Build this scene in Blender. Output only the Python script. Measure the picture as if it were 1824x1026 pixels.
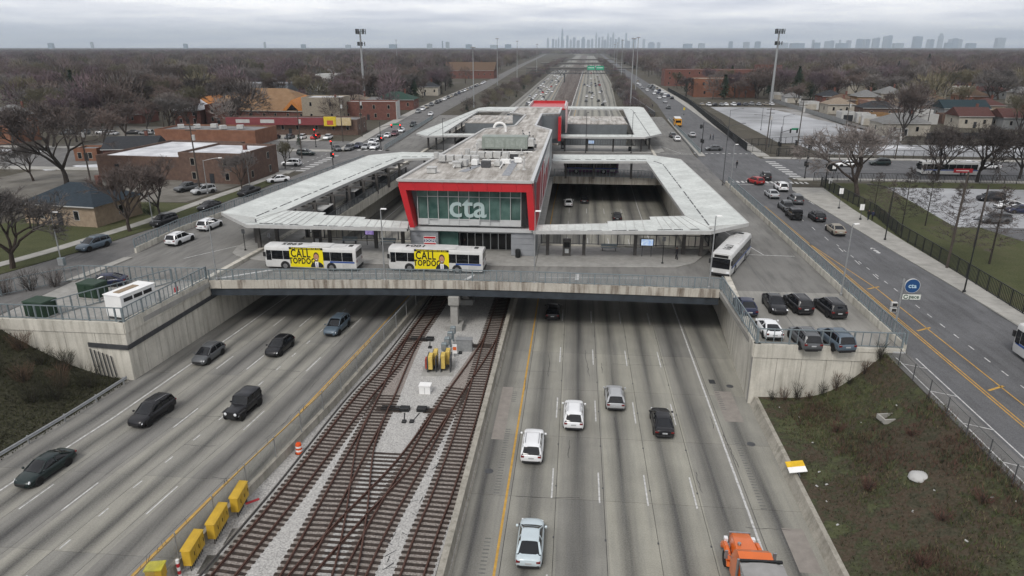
import bpy, bmesh, math, random
from mathutils import Vector, Matrix, Quaternion
PI = math.pi
R = math.radians
for o in list(bpy.data.objects): bpy.data.objects.remove(o)
SC = bpy.context.scene
COL = SC.collection

# ------------------------------------------------------------------ camera, sky, sun, exposure
cam_d = bpy.data.cameras.new('camera'); cam = bpy.data.objects.new('camera', cam_d); COL.objects.link(cam)
cam.location = (0, 0, 32.8); cam.rotation_euler = (R(90-19.228), 0, R(5.2195))
cam_d.sensor_width = 36; cam_d.lens = 36*1230/1824; cam_d.clip_start = 0.5; cam_d.clip_end = 60000
SC.camera = cam
W = bpy.data.worlds.new('World'); SC.world = W; W.use_nodes = True
SUN_EL, SUN_AZ = 48, 200          # degrees; azimuth clockwise from +Y
def sky():
    nt = W.node_tree; N = nt.nodes; L = nt.links; N.clear()
    out = N.new('ShaderNodeOutputWorld'); bg = N.new('ShaderNodeBackground'); bg.inputs['Strength'].default_value = 0.1
    s = N.new('ShaderNodeTexSky'); s.sky_type = 'NISHITA'; s.sun_disc = False
    s.sun_elevation = R(SUN_EL); s.sun_rotation = R(SUN_AZ); s.air_density = 1.4; s.dust_density = 3.0
    # a closed layer of stratus: noise over a flat cloud deck, seen by direction
    tc = N.new('ShaderNodeTexCoord'); sx = N.new('ShaderNodeSeparateXYZ'); L.new(tc.outputs['Generated'], sx.inputs[0])
    az = N.new('ShaderNodeMath'); az.operation = 'ABSOLUTE'; L.new(sx.outputs['Z'], az.inputs[0])
    ad = N.new('ShaderNodeMath'); ad.operation = 'ADD'; L.new(az.outputs[0], ad.inputs[0]); ad.inputs[1].default_value = 0.055
    dx = N.new('ShaderNodeMath'); dx.operation = 'DIVIDE'; L.new(sx.outputs['X'], dx.inputs[0]); L.new(ad.outputs[0], dx.inputs[1])
    dy = N.new('ShaderNodeMath'); dy.operation = 'DIVIDE'; L.new(sx.outputs['Y'], dy.inputs[0]); L.new(ad.outputs[0], dy.inputs[1])
    cb = N.new('ShaderNodeCombineXYZ'); L.new(dx.outputs[0], cb.inputs[0]); L.new(dy.outputs[0], cb.inputs[1])
    n1 = N.new('ShaderNodeTexNoise'); n1.inputs['Scale'].default_value = 0.42; n1.inputs['Detail'].default_value = 6; n1.inputs['Roughness'].default_value = 0.55
    L.new(cb.outputs[0], n1.inputs['Vector'])
    cr = N.new('ShaderNodeValToRGB'); L.new(n1.outputs['Fac'], cr.inputs[0])
    e = cr.color_ramp.elements
    e[0].position = 0.36; e[0].color = (3.7, 3.8, 4.25, 1)
    e[1].position = 0.62; e[1].color = (7.0, 6.85, 6.75, 1)
    # thinner, brighter cloud low over the horizon all the way round
    hm = N.new('ShaderNodeMapRange'); L.new(az.outputs[0], hm.inputs['Value']); hm.inputs['From Min'].default_value = 0; hm.inputs['From Max'].default_value = .2; hm.inputs['To Min'].default_value = 2.0; hm.inputs['To Max'].default_value = 1.0
    ml = N.new('ShaderNodeVectorMath'); ml.operation = 'SCALE'; L.new(cr.outputs[0], ml.inputs[0]); L.new(hm.outputs[0], ml.inputs['Scale'])
    mx = N.new('ShaderNodeMix'); mx.data_type = 'RGBA'; mx.inputs['Factor'].default_value = 0.93
    L.new(s.outputs[0], mx.inputs['A']); L.new(ml.outputs[0], mx.inputs['B'])
    L.new(mx.outputs['Result'], bg.inputs['Color']); L.new(bg.outputs[0], out.inputs[0])
sky()
sun_d = bpy.data.lights.new('sun', 'SUN'); sun_d.energy = 1.4; sun_d.angle = R(18); sun_d.color = (1, 0.965, 0.92)
sun = bpy.data.objects.new('sun', sun_d); COL.objects.link(sun)
_d = Vector((math.sin(R(SUN_AZ))*math.cos(R(SUN_EL)), math.cos(R(SUN_AZ))*math.cos(R(SUN_EL)), math.sin(R(SUN_EL))))
sun.rotation_euler = _d.to_track_quat('Z', 'Y').to_euler(); sun.location = (0, 0, 300)
SC.view_settings.view_transform = 'Standard'; SC.view_settings.look = 'None'; SC.view_settings.gamma = 1
SC.view_settings.exposure = 0.56
SC.render.engine = 'CYCLES'
SC.cycles.max_bounces = 6; SC.cycles.diffuse_bounces = 3; SC.cycles.glossy_bounces = 3; SC.cycles.volume_bounces = 2; SC.cycles.transparent_max_bounces = 12
SC.render.resolution_x = 1024; SC.render.resolution_y = 576

# ------------------------------------------------------------------ helpers
class MB:
    def __init__(s): s.v = []; s.f = []; s.m = []; s.lat = None
    def add(s, vs, fs, mi=0):
        o = len(s.v); s.v += [tuple(p) for p in vs]; s.f += [tuple(i+o for i in f) for f in fs]; s.m += [mi]*len(fs); return s
    def hexa(s, p, mi=0):      # 8 points, bottom ring then top ring
        return s.add(p, [(3,2,1,0),(4,5,6,7),(0,1,5,4),(1,2,6,5),(2,3,7,6),(3,0,4,7)], mi)
    def box(s, x0, x1, y0, y1, z0, z1, mi=0):
        return s.hexa([(x0,y0,z0),(x1,y0,z0),(x1,y1,z0),(x0,y1,z0),(x0,y0,z1),(x1,y0,z1),(x1,y1,z1),(x0,y1,z1)], mi)
    def bar(s, p, q, w, h, mi=0, up=(0,0,1)):
        p = Vector(p); q = Vector(q); d = (q-p); d.normalize(); u = Vector(up)
        if abs(d.dot(u)) > .99: u = Vector((0,1,0))
        sd = d.cross(u).normalized()*w/2; u = sd.cross(d).normalized()*h/2
        return s.hexa([p-sd-u, p+sd-u, q+sd-u, q-sd-u, p-sd+u, p+sd+u, q+sd+u, q-sd+u], mi)
    def tube(s, p, q, r0, r1=None, n=8, mi=0, cap=True):
        if r1 is None: r1 = r0
        p = Vector(p); q = Vector(q); d = (q-p)
        if d.length < 1e-6: return s
        d.normalize(); u = Vector((0,0,1)) if abs(d.z) < .9 else Vector((1,0,0))
        a = d.cross(u).normalized(); b = d.cross(a)
        vs = []
        for c, r in ((p, r0), (q, r1)):
            for i in range(n):
                t = 2*PI*i/n; vs.append(c+a*math.cos(t)*r+b*math.sin(t)*r)
        fs = [(i, i+n, (i+1) % n+n, (i+1) % n) for i in range(n)]
        if cap: fs += [tuple(range(n)), tuple(range(2*n-1, n-1, -1))]
        return s.add(vs, fs, mi)
    def path(s, pts, r, n=8, mi=0):
        for a, b in zip(pts, pts[1:]): s.tube(a, b, r, r, n, mi)
        return s
    def prism(s, poly, z0, z1, mi=0, top=None):
        n = len(poly)
        zb = z0 if hasattr(z0, '__len__') else [z0]*n; zt = z1 if hasattr(z1, '__len__') else [z1]*n
        ar = sum(poly[i][0]*poly[(i+1) % n][1]-poly[(i+1) % n][0]*poly[i][1] for i in range(n))
        if ar < 0: poly = poly[::-1]; zb = zb[::-1]; zt = zt[::-1]
        vs = [(p[0], p[1], z) for p, z in zip(poly, zb)]+[(p[0], p[1], z) for p, z in zip(poly, zt)]
        s.add(vs, [tuple(range(n-1, -1, -1))]+[(i, (i+1) % n, (i+1) % n+n, i+n) for i in range(n)], mi)
        s.add(vs[n:], [tuple(range(n))], mi if top is None else top); return s
    def poly(s, pts, mi=0): return s.add(pts, [tuple(range(len(pts)))], mi)
    def lathe(s, prof, c=(0,0,0), n=16, mi=0, ax='z'):
        vs = []
        for r, z in prof:
            for i in range(n):
                t = 2*PI*i/n; a = r*math.cos(t); b = r*math.sin(t)
                vs.append((c[0]+a, c[1]+b, c[2]+z) if ax == 'z' else ((c[0]+z, c[1]+a, c[2]+b) if ax == 'x' else (c[0]+a, c[1]+z, c[2]+b)))
        fs = []
        for k in range(len(prof)-1):
            for i in range(n): fs.append((k*n+i, k*n+(i+1) % n, (k+1)*n+(i+1) % n, (k+1)*n+i))
        fs += [tuple(range(n-1, -1, -1)), tuple(range((len(prof)-1)*n, len(prof)*n))]
        return s.add(vs, fs, mi)
    def loft(s, rings, mi=0, cap=True):
        n = len(rings[0]); vs = [p for r in rings for p in r]; fs = []
        for k in range(len(rings)-1):
            for i in range(n): fs.append((k*n+i, k*n+(i+1) % n, (k+1)*n+(i+1) % n, (k+1)*n+i))
        if cap: fs += [tuple(range(n-1, -1, -1)), tuple(range((len(rings)-1)*n, len(rings)*n))]
        return s.add(vs, fs, mi)
    def mesh(s, name, mats, smooth=None, bevel=0):
        me = bpy.data.meshes.new(name); me.from_pydata(s.v, [], s.f)
        for m in (mats if isinstance(mats, (list, tuple)) else [mats]): me.materials.append(m)
        me.polygons.foreach_set('material_index', s.m)
        if s.lat: 
            at = me.attributes.new('lat', 'FLOAT', 'POINT'); at.data.foreach_set('value', s.lat)
        bm = bmesh.new(); bm.from_mesh(me)
        if not s.lat: bmesh.ops.remove_doubles(bm, verts=bm.verts, dist=1e-5)
        bmesh.ops.recalc_face_normals(bm, faces=bm.faces)
        if bevel: bmesh.ops.bevel(bm, geom=bm.edges[:], offset=bevel, segments=1, affect='EDGES', clamp_overlap=True)
        bm.to_mesh(me); bm.free()
        if smooth is not None:
            me.polygons.foreach_set('use_smooth', [True]*len(me.polygons))
            try: me.set_sharp_from_angle(angle=R(smooth))
            except Exception: pass
        me.update(); return me
    def build(s, name, mats, parent=None, smooth=None, bevel=0, loc=None, rz=0):
        return link(name, s.mesh(name, mats, smooth, bevel), parent, loc, rz)
def link(name, data, parent=None, loc=None, rz=0, rot=None):
    o = bpy.data.objects.new(name, data); COL.objects.link(o)
    if parent: o.parent = parent
    if loc is not None: o.location = loc
    if rot is not None: o.rotation_euler = rot
    elif rz: o.rotation_euler = (0, 0, rz)
    return o
def thing(name, label, cat, loc=(0,0,0), rz=0, group=None):
    o = bpy.data.objects.new(name, None); COL.objects.link(o); o.location = loc; o.rotation_euler = (0, 0, rz); o.empty_display_size = .3
    return tag(o, label, cat, group)
def tag(o, label, cat, group=None):
    o['label'] = label; o['category'] = cat
    if group: o['group'] = group
    return o
def struct(o): o['kind'] = 'structure'; return o
def stuff(o): o['kind'] = 'stuff'; return o
def copy_tree(o, parent=None):
    c = o.copy(); COL.objects.link(c); c.parent = parent
    for ch in list(o.children): copy_tree(ch, c)
    return c
def dup(o, loc, rz=0, label=None, group=None, scale=None):
    c = copy_tree(o); c.location = loc; c.rotation_euler = (0, 0, rz)
    if label: c['label'] = label
    if group: c['group'] = group
    if scale: c.scale = scale if hasattr(scale, '__len__') else (scale,)*3
    return c
def lerp(K, y):
    if y <= K[0][0]:
        (a, b), (c, d) = K[0], K[1]
    elif y >= K[-1][0]:
        (a, b), (c, d) = K[-2], K[-1]
    else:
        for (a, b), (c, d) in zip(K, K[1:]):
            if a <= y <= c: break
    return b+(d-b)*(y-a)/(c-a)
def along(pts, step):           # points every step metres along a polyline, with heading
    out = []; rest = 0.0
    for p, q in zip(pts, pts[1:]):
        p = Vector(p); q = Vector(q); L = (q-p).length; t = rest
        while t < L: out.append((p+(q-p)*(t/L), math.atan2(q.y-p.y, q.x-p.x))); t += step
        rest = t-L
    return out

# ------------------------------------------------------------------ materials (all procedural)
MATS = {}
def mat(name, c, rough=.75, var=.18, scale=2.0, metal=0, bump=0.0, spec=.3, detail=5, c2=None, stretch=(1,1,1), coat=0, emit=0, alpha=1, world=False, bscale=None):
    if name in MATS: return MATS[name]
    m = bpy.data.materials.new(name); m.use_nodes = True; nt = m.node_tree; N = nt.nodes; L = nt.links
    b = N['Principled BSDF']; b.inputs['Roughness'].default_value = rough; b.inputs['Metallic'].default_value = metal
    b.inputs['Specular IOR Level'].default_value = spec
    if coat: b.inputs['Coat Weight'].default_value = coat; b.inputs['Coat Roughness'].default_value = .08
    if alpha < 1: b.inputs['Alpha'].default_value = alpha
    tc = N.new('ShaderNodeTexCoord'); mp = N.new('ShaderNodeMapping'); mp.inputs['Scale'].default_value = stretch
    if world:
        g = N.new('ShaderNodeNewGeometry'); L.new(g.outputs['Position'], mp.inputs[0])
    else: L.new(tc.outputs['Object'], mp.inputs[0])
    n = N.new('ShaderNodeTexNoise'); n.inputs['Scale'].default_value = scale; n.inputs['Detail'].default_value = detail; n.inputs['Roughness'].default_value = .6
    L.new(mp.outputs[0], n.inputs['Vector'])
    r = N.new('ShaderNodeValToRGB'); L.new(n.outputs['Fac'], r.inputs[0])
    if c2 is None: lo = [x*(1-var) for x in c]; hi = [min(1, x*(1+var)) for x in c]
    else: lo = c; hi = c2
    r.color_ramp.elements[0].position = .32; r.color_ramp.elements[1].position = .68
    r.color_ramp.elements[0].color = (*lo, 1); r.color_ramp.elements[1].color = (*hi, 1)
    L.new(r.outputs[0], b.inputs['Base Color'])
    if emit: L.new(r.outputs[0], b.inputs['Emission Color']); b.inputs['Emission Strength'].default_value = emit
    if bump:
        bp = N.new('ShaderNodeBump'); bp.inputs['Strength'].default_value = bump; bp.inputs['Distance'].default_value = .05
        if bscale:
            n2 = N.new('ShaderNodeTexNoise'); n2.inputs['Scale'].default_value = bscale; n2.inputs['Detail'].default_value = 3; L.new(mp.outputs[0], n2.inputs['Vector']); L.new(n2.outputs['Fac'], bp.inputs['Height'])
        else: L.new(n.outputs['Fac'], bp.inputs['Height'])
        L.new(bp.outputs[0], b.inputs['Normal'])
    MATS[name] = m; return m
def ramp(N, L, fac, stops):
    r = N.new('ShaderNodeValToRGB'); L.new(fac, r.inputs[0]); e = r.color_ramp.elements
    while len(e) < len(stops): e.new(.5)
    for k, (p, c) in enumerate(stops): e[k].position = p; e[k].color = (*c, 1) if len(c) == 3 else c
    return r.outputs[0]
def noise(N, L, vec, scale, detail=4, rough=.6):
    n = N.new('ShaderNodeTexNoise'); n.inputs['Scale'].default_value = scale; n.inputs['Detail'].default_value = detail; n.inputs['Roughness'].default_value = rough
    if vec is not None: L.new(vec, n.inputs['Vector'])
    return n.outputs['Fac']
def mixc(N, L, fac, a, b, mode='MIX'):
    m = N.new('ShaderNodeMix'); m.data_type = 'RGBA'; m.blend_type = mode
    for sock, v in ((m.inputs['Factor'], fac), (m.inputs['A'], a), (m.inputs['B'], b)):
        if isinstance(v, (int, float)): sock.default_value = v
        elif isinstance(v, tuple): sock.default_value = (*v, 1) if len(v) == 3 else v
        else: L.new(v, sock)
    return m.outputs['Result']
def math_(N, L, op, a, b=None, c=None):
    m = N.new('ShaderNodeMath'); m.operation = op
    for i, v in enumerate((a, b, c)):
        if v is None: continue
        if isinstance(v, (int, float)): m.inputs[i].default_value = v
        else: L.new(v, m.inputs[i])
    return m.outputs[0]
def newmat(name, rough=.85, spec=.25):
    m = bpy.data.materials.new(name); m.use_nodes = True; b = m.node_tree.nodes['Principled BSDF']
    b.inputs['Roughness'].default_value = rough; b.inputs['Specular IOR Level'].default_value = spec
    MATS[name] = m; return m, m.node_tree.nodes, m.node_tree.links, b
def posn(N, stretch=(1,1,1), L=None):
    g = N.new('ShaderNodeNewGeometry'); mp = N.new('ShaderNodeMapping'); mp.inputs['Scale'].default_value = stretch; L.new(g.outputs['Position'], mp.inputs[0]); return mp.outputs[0]

def highway_mat(name, base, phase, lane):
    m, N, L, b = newmat(name, .85, .25)
    at = N.new('ShaderNodeAttribute'); at.attribute_name = 'lat'
    P = posn(N, L=L); PS = posn(N, (1.6, .05, 1), L)
    # oil and rubber: a wandering dark band down the middle of each lane
    w = math_(N, L, 'MULTIPLY', noise(N, L, posn(N, (.5, .03, 1), L), 1.0, 2), .5)
    u = math_(N, L, 'FRACT', math_(N, L, 'DIVIDE', math_(N, L, 'ADD', math_(N, L, 'ADD', at.outputs['Fac'], w), phase-.25), lane))
    d = math_(N, L, 'ABSOLUTE', math_(N, L, 'SUBTRACT', u, .5))
    band = math_(N, L, 'SUBTRACT', 1.0, math_(N, L, 'SMOOTH_MIN', math_(N, L, 'MULTIPLY', d, 3.4), 1.0, .25))
    band = math_(N, L, 'MULTIPLY', math_(N, L, 'MAXIMUM', band, 0), noise(N, L, PS, .8, 3))
    c = ramp(N, L, noise(N, L, P, .22, 6), [(.3, tuple(x*.84 for x in base)), (.7, tuple(x*1.12 for x in base))])
    c = mixc(N, L, math_(N, L, 'MULTIPLY', band, 1.7), c, (.06, .059, .057))
    c = mixc(N, L, ramp(N, L, noise(N, L, posn(N, (2.2, .12, 1), L), 1.2, 5), [(.45, (0,0,0)), (.75, (.42,.42,.42))]), c, (.13, .13, .128))
    c = mixc(N, L, .1, c, ramp(N, L, noise(N, L, P, 9, 3), [(.4, (.05,.05,.05)), (.6, (.4,.4,.4))]))
    wn = N.new('ShaderNodeTexWhiteNoise'); wn.noise_dimensions = '1D'; L.new(math_(N, L, 'FLOOR', math_(N, L, 'DIVIDE', math_(N, L, 'ADD', at.outputs['Fac'], phase-.35), lane)), wn.inputs['W'])
    c = mixc(N, L, 1.0, c, ramp(N, L, wn.outputs['Value'], [(0, (.82,.82,.83)), (1, (1.08,1.08,1.05))]), 'MULTIPLY')
    oi = N.new('ShaderNodeObjectInfo'); c = mixc(N, L, 1.0, c, ramp(N, L, oi.outputs['Random'], [(0, (.88,.88,.89)), (1, (1.1,1.09,1.06))]), 'MULTIPLY')
    L.new(c, b.inputs['Base Color'])
    bp = N.new('ShaderNodeBump'); bp.inputs['Strength'].default_value = .15; bp.inputs['Distance'].default_value = .02; L.new(noise(N, L, P, 25, 2), bp.inputs['Height']); L.new(bp.outputs[0], b.inputs['Normal'])
    return m
M_HWR = highway_mat('highway_concrete_east', (.262, .256, .226), 4.53, 3.64)
M_HWL = highway_mat('highway_concrete_west', (.25, .244, .222), 19.3, 3.3)
def ground_mat(name, stops, s1=.05, s2=.6, extra=None):
    m, N, L, b = newmat(name, .95, .1); P = posn(N, L=L)
    f = math_(N, L, 'ADD', math_(N, L, 'MULTIPLY', noise(N, L, P, s1, 5), .62), math_(N, L, 'MULTIPLY', noise(N, L, P, s2, 5, .7), .38))
    c = ramp(N, L, f, stops)
    c = mixc(N, L, .3, c, ramp(N, L, noise(N, L, P, 5, 4, .75), [(.35, (.012,.012,.01)), (.65, (.13,.12,.095))]))
    if extra: c = extra(N, L, P, c)
    L.new(c, b.inputs['Base Color'])
    bp = N.new('ShaderNodeBump'); bp.inputs['Strength'].default_value = .6; bp.inputs['Distance'].default_value = .15; L.new(noise(N, L, P, 3, 6, .7), bp.inputs['Height']); L.new(bp.outputs[0], b.inputs['Normal'])
    return m
M_GROUND = ground_mat('town_ground', [(.3, (.05,.046,.038)), (.42, (.09,.08,.066)), (.5, (.066,.06,.045)), (.58, (.11,.10,.088)), (.7, (.17,.165,.155))], .035, .3)
M_LAWN = ground_mat('winter_lawn', [(.3, (.04,.05,.018)), (.5, (.062,.074,.026)), (.7, (.09,.086,.042))], .1, .8)
M_BANK = ground_mat('weedy_bank', [(.36, (.026,.028,.016)), (.44, (.05,.048,.03)), (.485, (.07,.048,.034)), (.53, (.042,.047,.025)), (.58, (.075,.088,.036)), (.66, (.06,.045,.032))], .13, .9)
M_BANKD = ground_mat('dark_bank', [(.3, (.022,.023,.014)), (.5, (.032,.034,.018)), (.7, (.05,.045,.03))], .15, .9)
M_SNOW = mat('frosted_gravel', (.19,.195,.20), .9, c2=(.40,.41,.43), scale=.05, detail=8, world=True)
M_BALLAST = mat('ballast', (.20,.197,.19), .95, c2=(.52,.51,.49), scale=9, detail=6, bump=1.0, world=True)
def asphalt(name, base, sc=.25):
    m, N, L, b = newmat(name, .85, .25); P = posn(N, L=L)
    c = ramp(N, L, noise(N, L, P, sc, 6), [(.3, tuple(x*.8 for x in base)), (.7, tuple(x*1.2 for x in base))])
    c = mixc(N, L, ramp(N, L, noise(N, L, posn(N, (1,.15,1), L), 1.1, 4), [(.45, (0,0,0)), (.72, (.8,.8,.8))]), c, tuple(x*.55 for x in base))
    c = mixc(N, L, .12, c, ramp(N, L, noise(N, L, P, 14, 2), [(.4, (.03,.03,.03)), (.6, (.3,.3,.3))]))
    L.new(c, b.inputs['Base Color']); return m
M_DECKL = asphalt('pale_deck_concrete', (.27, .262, .24), .12); M_ASPH = asphalt('asphalt_road', (.10, .101, .106)); M_ASPH2 = asphalt('old_asphalt', (.135, .132, .128))
M_DECK = asphalt('deck_concrete', (.175, .171, .16), .12)
M_WALK = mat('pavement_concrete', (.25,.245,.225), .85, c2=(.36,.35,.325), scale=.6, detail=6, world=True)
def stained(name, base, dark, streak=.9):
    m, N, L, b = newmat(name, .88, .2); P = posn(N, L=L)
    c = ramp(N, L, noise(N, L, P, .35, 6), [(.3, tuple(x*.8 for x in base)), (.7, tuple(x*1.12 for x in base))])
    s = ramp(N, L, noise(N, L, posn(N, (1.7, 1.7, .12), L), .9, 5, .65), [(.46, (0,0,0)), (.68, (streak,)*3)])
    c = mixc(N, L, s, c, dark); c = mixc(N, L, .1, c, ramp(N, L, noise(N, L, P, 6, 4), [(.4, (.06,.06,.06)), (.6, (.4,.4,.4))]))
    L.new(c, b.inputs['Base Color']); return m
M_WALL = stained('retaining_concrete', (.56,.535,.47), (.25,.235,.195), .7)
M_PARA = stained('stained_parapet', (.46,.43,.375), (.12,.09,.065), 1.0)
M_BARR = stained('barrier_concrete', (.33,.31,.265), (.15,.14,.11), .7)
M_CONC = mat('plain_concrete', (.27,.265,.25), .85, .15, 1.2, world=True)
M_WHITEP = mat('worn_white_paint', (.27,.27,.265), .7, c2=(.62,.62,.61), scale=3, world=True)
M_YELP = mat('worn_yellow_paint', (.33,.19,.045), .7, c2=(.52,.31,.06), scale=2, world=True)
M_RAILST = mat('galvanised_railing', (.20,.235,.25), .5, .15, 6, metal=.35)
M_BLACKST = mat('black_painted_steel', (.016,.017,.018), .5, .2, 5)
M_DARKST = mat('dark_grey_steel', (.06,.062,.066), .5, .2, 3)
M_GIRDER = mat('girder_steel', (.035,.042,.05), .6, .25, 1.0)
M_POLE = mat('grey_lamp_pole', (.30,.31,.315), .45, .12, 3, metal=.4)
M_BRONZE = mat('brown_steel_column', (.075,.07,.066), .6, .15, 3)
M_RED = mat('red_cladding', (.42,.012,.018), .35, .1, .4, spec=.5)
def roof_mat():
    m, N, L, b = newmat('white_roof_membrane', .85, .2); P = posn(N, L=L)
    c = ramp(N, L, noise(N, L, P, .3, 6), [(.3, (.34,.32,.295)), (.7, (.58,.56,.53))])
    c = mixc(N, L, ramp(N, L, noise(N, L, posn(N, (1.0,.10,1), L), .8, 5, .7), [(.40, (0,0,0)), (.62, (.9,.9,.9))]), c, (.19,.172,.15))
    c = mixc(N, L, ramp(N, L, noise(N, L, P, 1.5, 5), [(.58, (0,0,0)), (.72, (.5,.5,.5))]), c, (.62,.61,.60))
    L.new(c, b.inputs['Base Color']); return m
M_ROOFM = roof_mat()
M_CANOPY = stained('canopy_membrane', (.57,.595,.575), (.36,.385,.37), .5)
M_FASCIA = mat('fascia_metal', (.40,.40,.39), .45, .1, 1.5, world=True)
M_SOFFIT = mat('canopy_soffit', (.10,.10,.10), .7)
M_GREYP = mat('grey_metal_panel', (.16,.175,.185), .45, .1, .8, metal=.2)
M_SPAND = mat('white_spandrel', (.46,.47,.47), .35, .06, 1)
M_GLASSG = mat('green_glass', (.022,.06,.052), .06, c2=(.10,.17,.15), scale=.42, spec=.5, detail=7)
M_GLASSD = mat('dark_glass', (.008,.009,.011), .06, .3, 1, spec=.5)
M_REDGL = mat('red_glass', (.22,.012,.018), .45, c2=(.30,.03,.04), scale=.5, spec=.2)
M_RUST = mat('rusty_rail', (.05,.024,.018), .6, c2=(.095,.047,.034), scale=2, world=True)
M_TIE = mat('creosoted_tie', (.022,.017,.015), .9, c2=(.06,.046,.038), scale=3, world=True)
M_WHITE = mat('white_enamel', (.74,.74,.73), .4, .06, 1)
M_BUSW = mat('bus_white', (.52,.52,.51), .4, .1, .7, coat=.15)
M_BUSBLUE = mat('bus_blue', (.03,.075,.26), .35, .1, 1)
M_ADY = mat('advert_yellow', (.72,.60,.01), .45, .05, 1)
M_BLACKP = mat('black_print', (.01,.01,.01), .6, .1, 2)
M_TYRE = mat('tyre_rubber', (.014,.014,.014), .9, .2, 4)
M_RIM = mat('alloy_rim', (.35,.35,.36), .35, .15, 4, metal=.8)
M_LENS = mat('lamp_lens', (.72,.74,.76), .1, .05, 4, spec=.7)
M_TAIL = mat('tail_lens', (.15,.01,.01), .2, .1, 4, spec=.6)
M_TRIM = mat('dark_trim', (.02,.02,.021), .6, .2, 4)
M_PLATE = mat('number_plate', (.38,.39,.40), .5, .05, 4)
def paint(name, c, rough=.3, metal=.1): return mat('paint_'+name, c, rough, .06, .8, metal=metal, coat=.22, spec=.35)
def mesh_fence(name, c, a):
    m = bpy.data.materials.new(name); m.use_nodes = True; N = m.node_tree.nodes; L = m.node_tree.links
    b = N['Principled BSDF']; b.inputs['Base Color'].default_value = (*c, 1); b.inputs['Roughness'].default_value = .6
    t = N.new('ShaderNodeBsdfTransparent'); x = N.new('ShaderNodeMixShader'); P = posn(N, L=L)
    f = ramp(N, L, noise(N, L, P, 3, 2), [(.3, (a*.8,)*3), (.7, (a*1.2,)*3)])
    L.new(f, x.inputs[0]); L.new(t.outputs[0], x.inputs[1]); L.new(b.outputs[0], x.inputs[2]); L.new(x.outputs[0], N['Material Output'].inputs[0]); MATS[name] = m; return m
M_CHAIN = mesh_fence('chain_link', (.22,.225,.2), .34)
M_CHAINB = mesh_fence('black_mesh', (.02,.02,.02), .62)
def text_mesh(s, size, mat_, extrude=.01, offset=0, align='CENTER', spc=1.0):
    c = bpy.data.curves.new('lettering', 'FONT'); c.body = s; c.size = size; c.extrude = extrude; c.offset = offset; c.space_character = spc; c.align_x = align; c.align_y = 'CENTER'; c.resolution_u = 3
    o = bpy.data.objects.new('lettering', c); COL.objects.link(o); bpy.context.view_layer.update()
    me = bpy.data.meshes.new_from_object(o.evaluated_get(bpy.context.evaluated_depsgraph_get()))
    bpy.data.objects.remove(o); bpy.data.curves.remove(c); me.materials.clear(); me.materials.append(mat_); return me

# ================================================================== SETTING
KA = [(20,-27.3),(42.6,-24.75),(53.6,-23.1),(74.6,-21.15),(90,-20.0),(120,-18.9),(200,-17.6),(465,-15.35),(708,-15.0),(1100,-12.5),(3000,14)]
def aL(y): return lerp(KA, y)
def bR(y): return 0.0 if y < 130 else (.0157*(y-150) if y > 170 else .0157*20*((y-130)/40)**2)
def WL(y): return aL(y)-22.7
KWR = [(60,17.35),(86,18.9),(140,19.6),(290,22.2),(415,22.4),(712,32),(1074,37.5),(3000,62)]
def WR(y): return 18.4 if y < 61.7 else lerp(KWR, y)
SL = 5.9      # street level of the town; decks and roads lie on it
# ---- terrain
def terrain(side):
    m = MB(); rows = []
    if side < 0:
        ys = [-3000,-60,61.05] + [61.2,75,90,120,150,200,245,290] + [290.5,330,420,560,710,900,1100,1500,2000,3000]
        for y in ys:
            yy = max(y, -60)
            if 61.1 < y <= 290: t = b = WL(yy)-.02
            elif y < 61.1: t = b = -59.5
            else:
                b = WL(yy)-.8; t = b-14
            rows.append([(-26000,y,SL),(-3000,y,SL),(-400,y,SL),(t,y,SL),(b,y,SL if t == b else 0)])
    else:
        ys = [-3000,-60,61.6] + [61.7,75,90,120,150,200,245,290] + [290.5,330,420,560,710,900,1100,1500,2000,3000]
        for y in ys:
            yy = max(y, -60)
            if 61.65 < y <= 290: t = b = WR(yy)+.02
            elif y < 61.65: t = b = 29.2
            else: b = WR(yy)+.5; t = b+11
            rows.append([(26000,y,SL),(3000,y,SL),(400,y,SL),(t,y,SL),(b,y,SL if t == b else 0)])
    n = 5; vs = [p for r in rows for p in r]
    fs = []
    for k in range(len(rows)-1):
        for i in range(n-1): fs.append((k*n+i, k*n+i+1, (k+1)*n+i+1, (k+1)*n+i))
    m.add(vs, fs); return m
struct(terrain(-1).build('ground_west', M_GROUND)); struct(terrain(1).build('ground_east', M_GROUND))
m = MB(); m.poly([(-26000,3000,SL),(26000,3000,SL),(26000,26000,SL),(-26000,26000,SL)]); struct(m.build('ground_north', M_GROUND))
def bank(name, x0f, z0, x1f, z1, y0, y1, mt, nx=26, ny=60, amp=.25, seed=1, pw=1.0):
    rnd = random.Random(seed); m = MB(); vs = []
    from mathutils import noise as mn
    for j in range(ny+1):
        y = y0+(y1-y0)*j/ny
        for i in range(nx+1):
            t = i/nx; x = x0f(y)+(x1f(y)-x0f(y))*t; e = min(1, t*6, (1-t)*6)
            vs.append((x, y, z0+(z1-z0)*(t**(pw(y) if callable(pw) else pw))+e*amp*mn.fractal(Vector((x*.18, y*.18, seed*7.1)), 1, 2, 5)))
    m.add(vs, [(j*(nx+1)+i, j*(nx+1)+i+1, (j+1)*(nx+1)+i+1, (j+1)*(nx+1)+i) for j in range(ny) for i in range(nx)])
    return m, vs
mb, BANK_R = bank('bank', lambda y: 18.2, .75, lambda y: 29.25, SL, -60, 61.85, M_BANK, seed=3, ny=90, pw=lambda y: lerp([(30,1.0),(46,1.15),(61,3.2)], max(30, min(y, 61.5))))
bank_east = struct(mb.build('embankment_east', M_BANK, smooth=60))
mb, BANK_L = bank('bank', lambda y: aL(y)-23.5, .02, lambda y: -59.55, SL, -60, 61.3, M_BANKD, seed=5, ny=80, pw=1.7)
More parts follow.
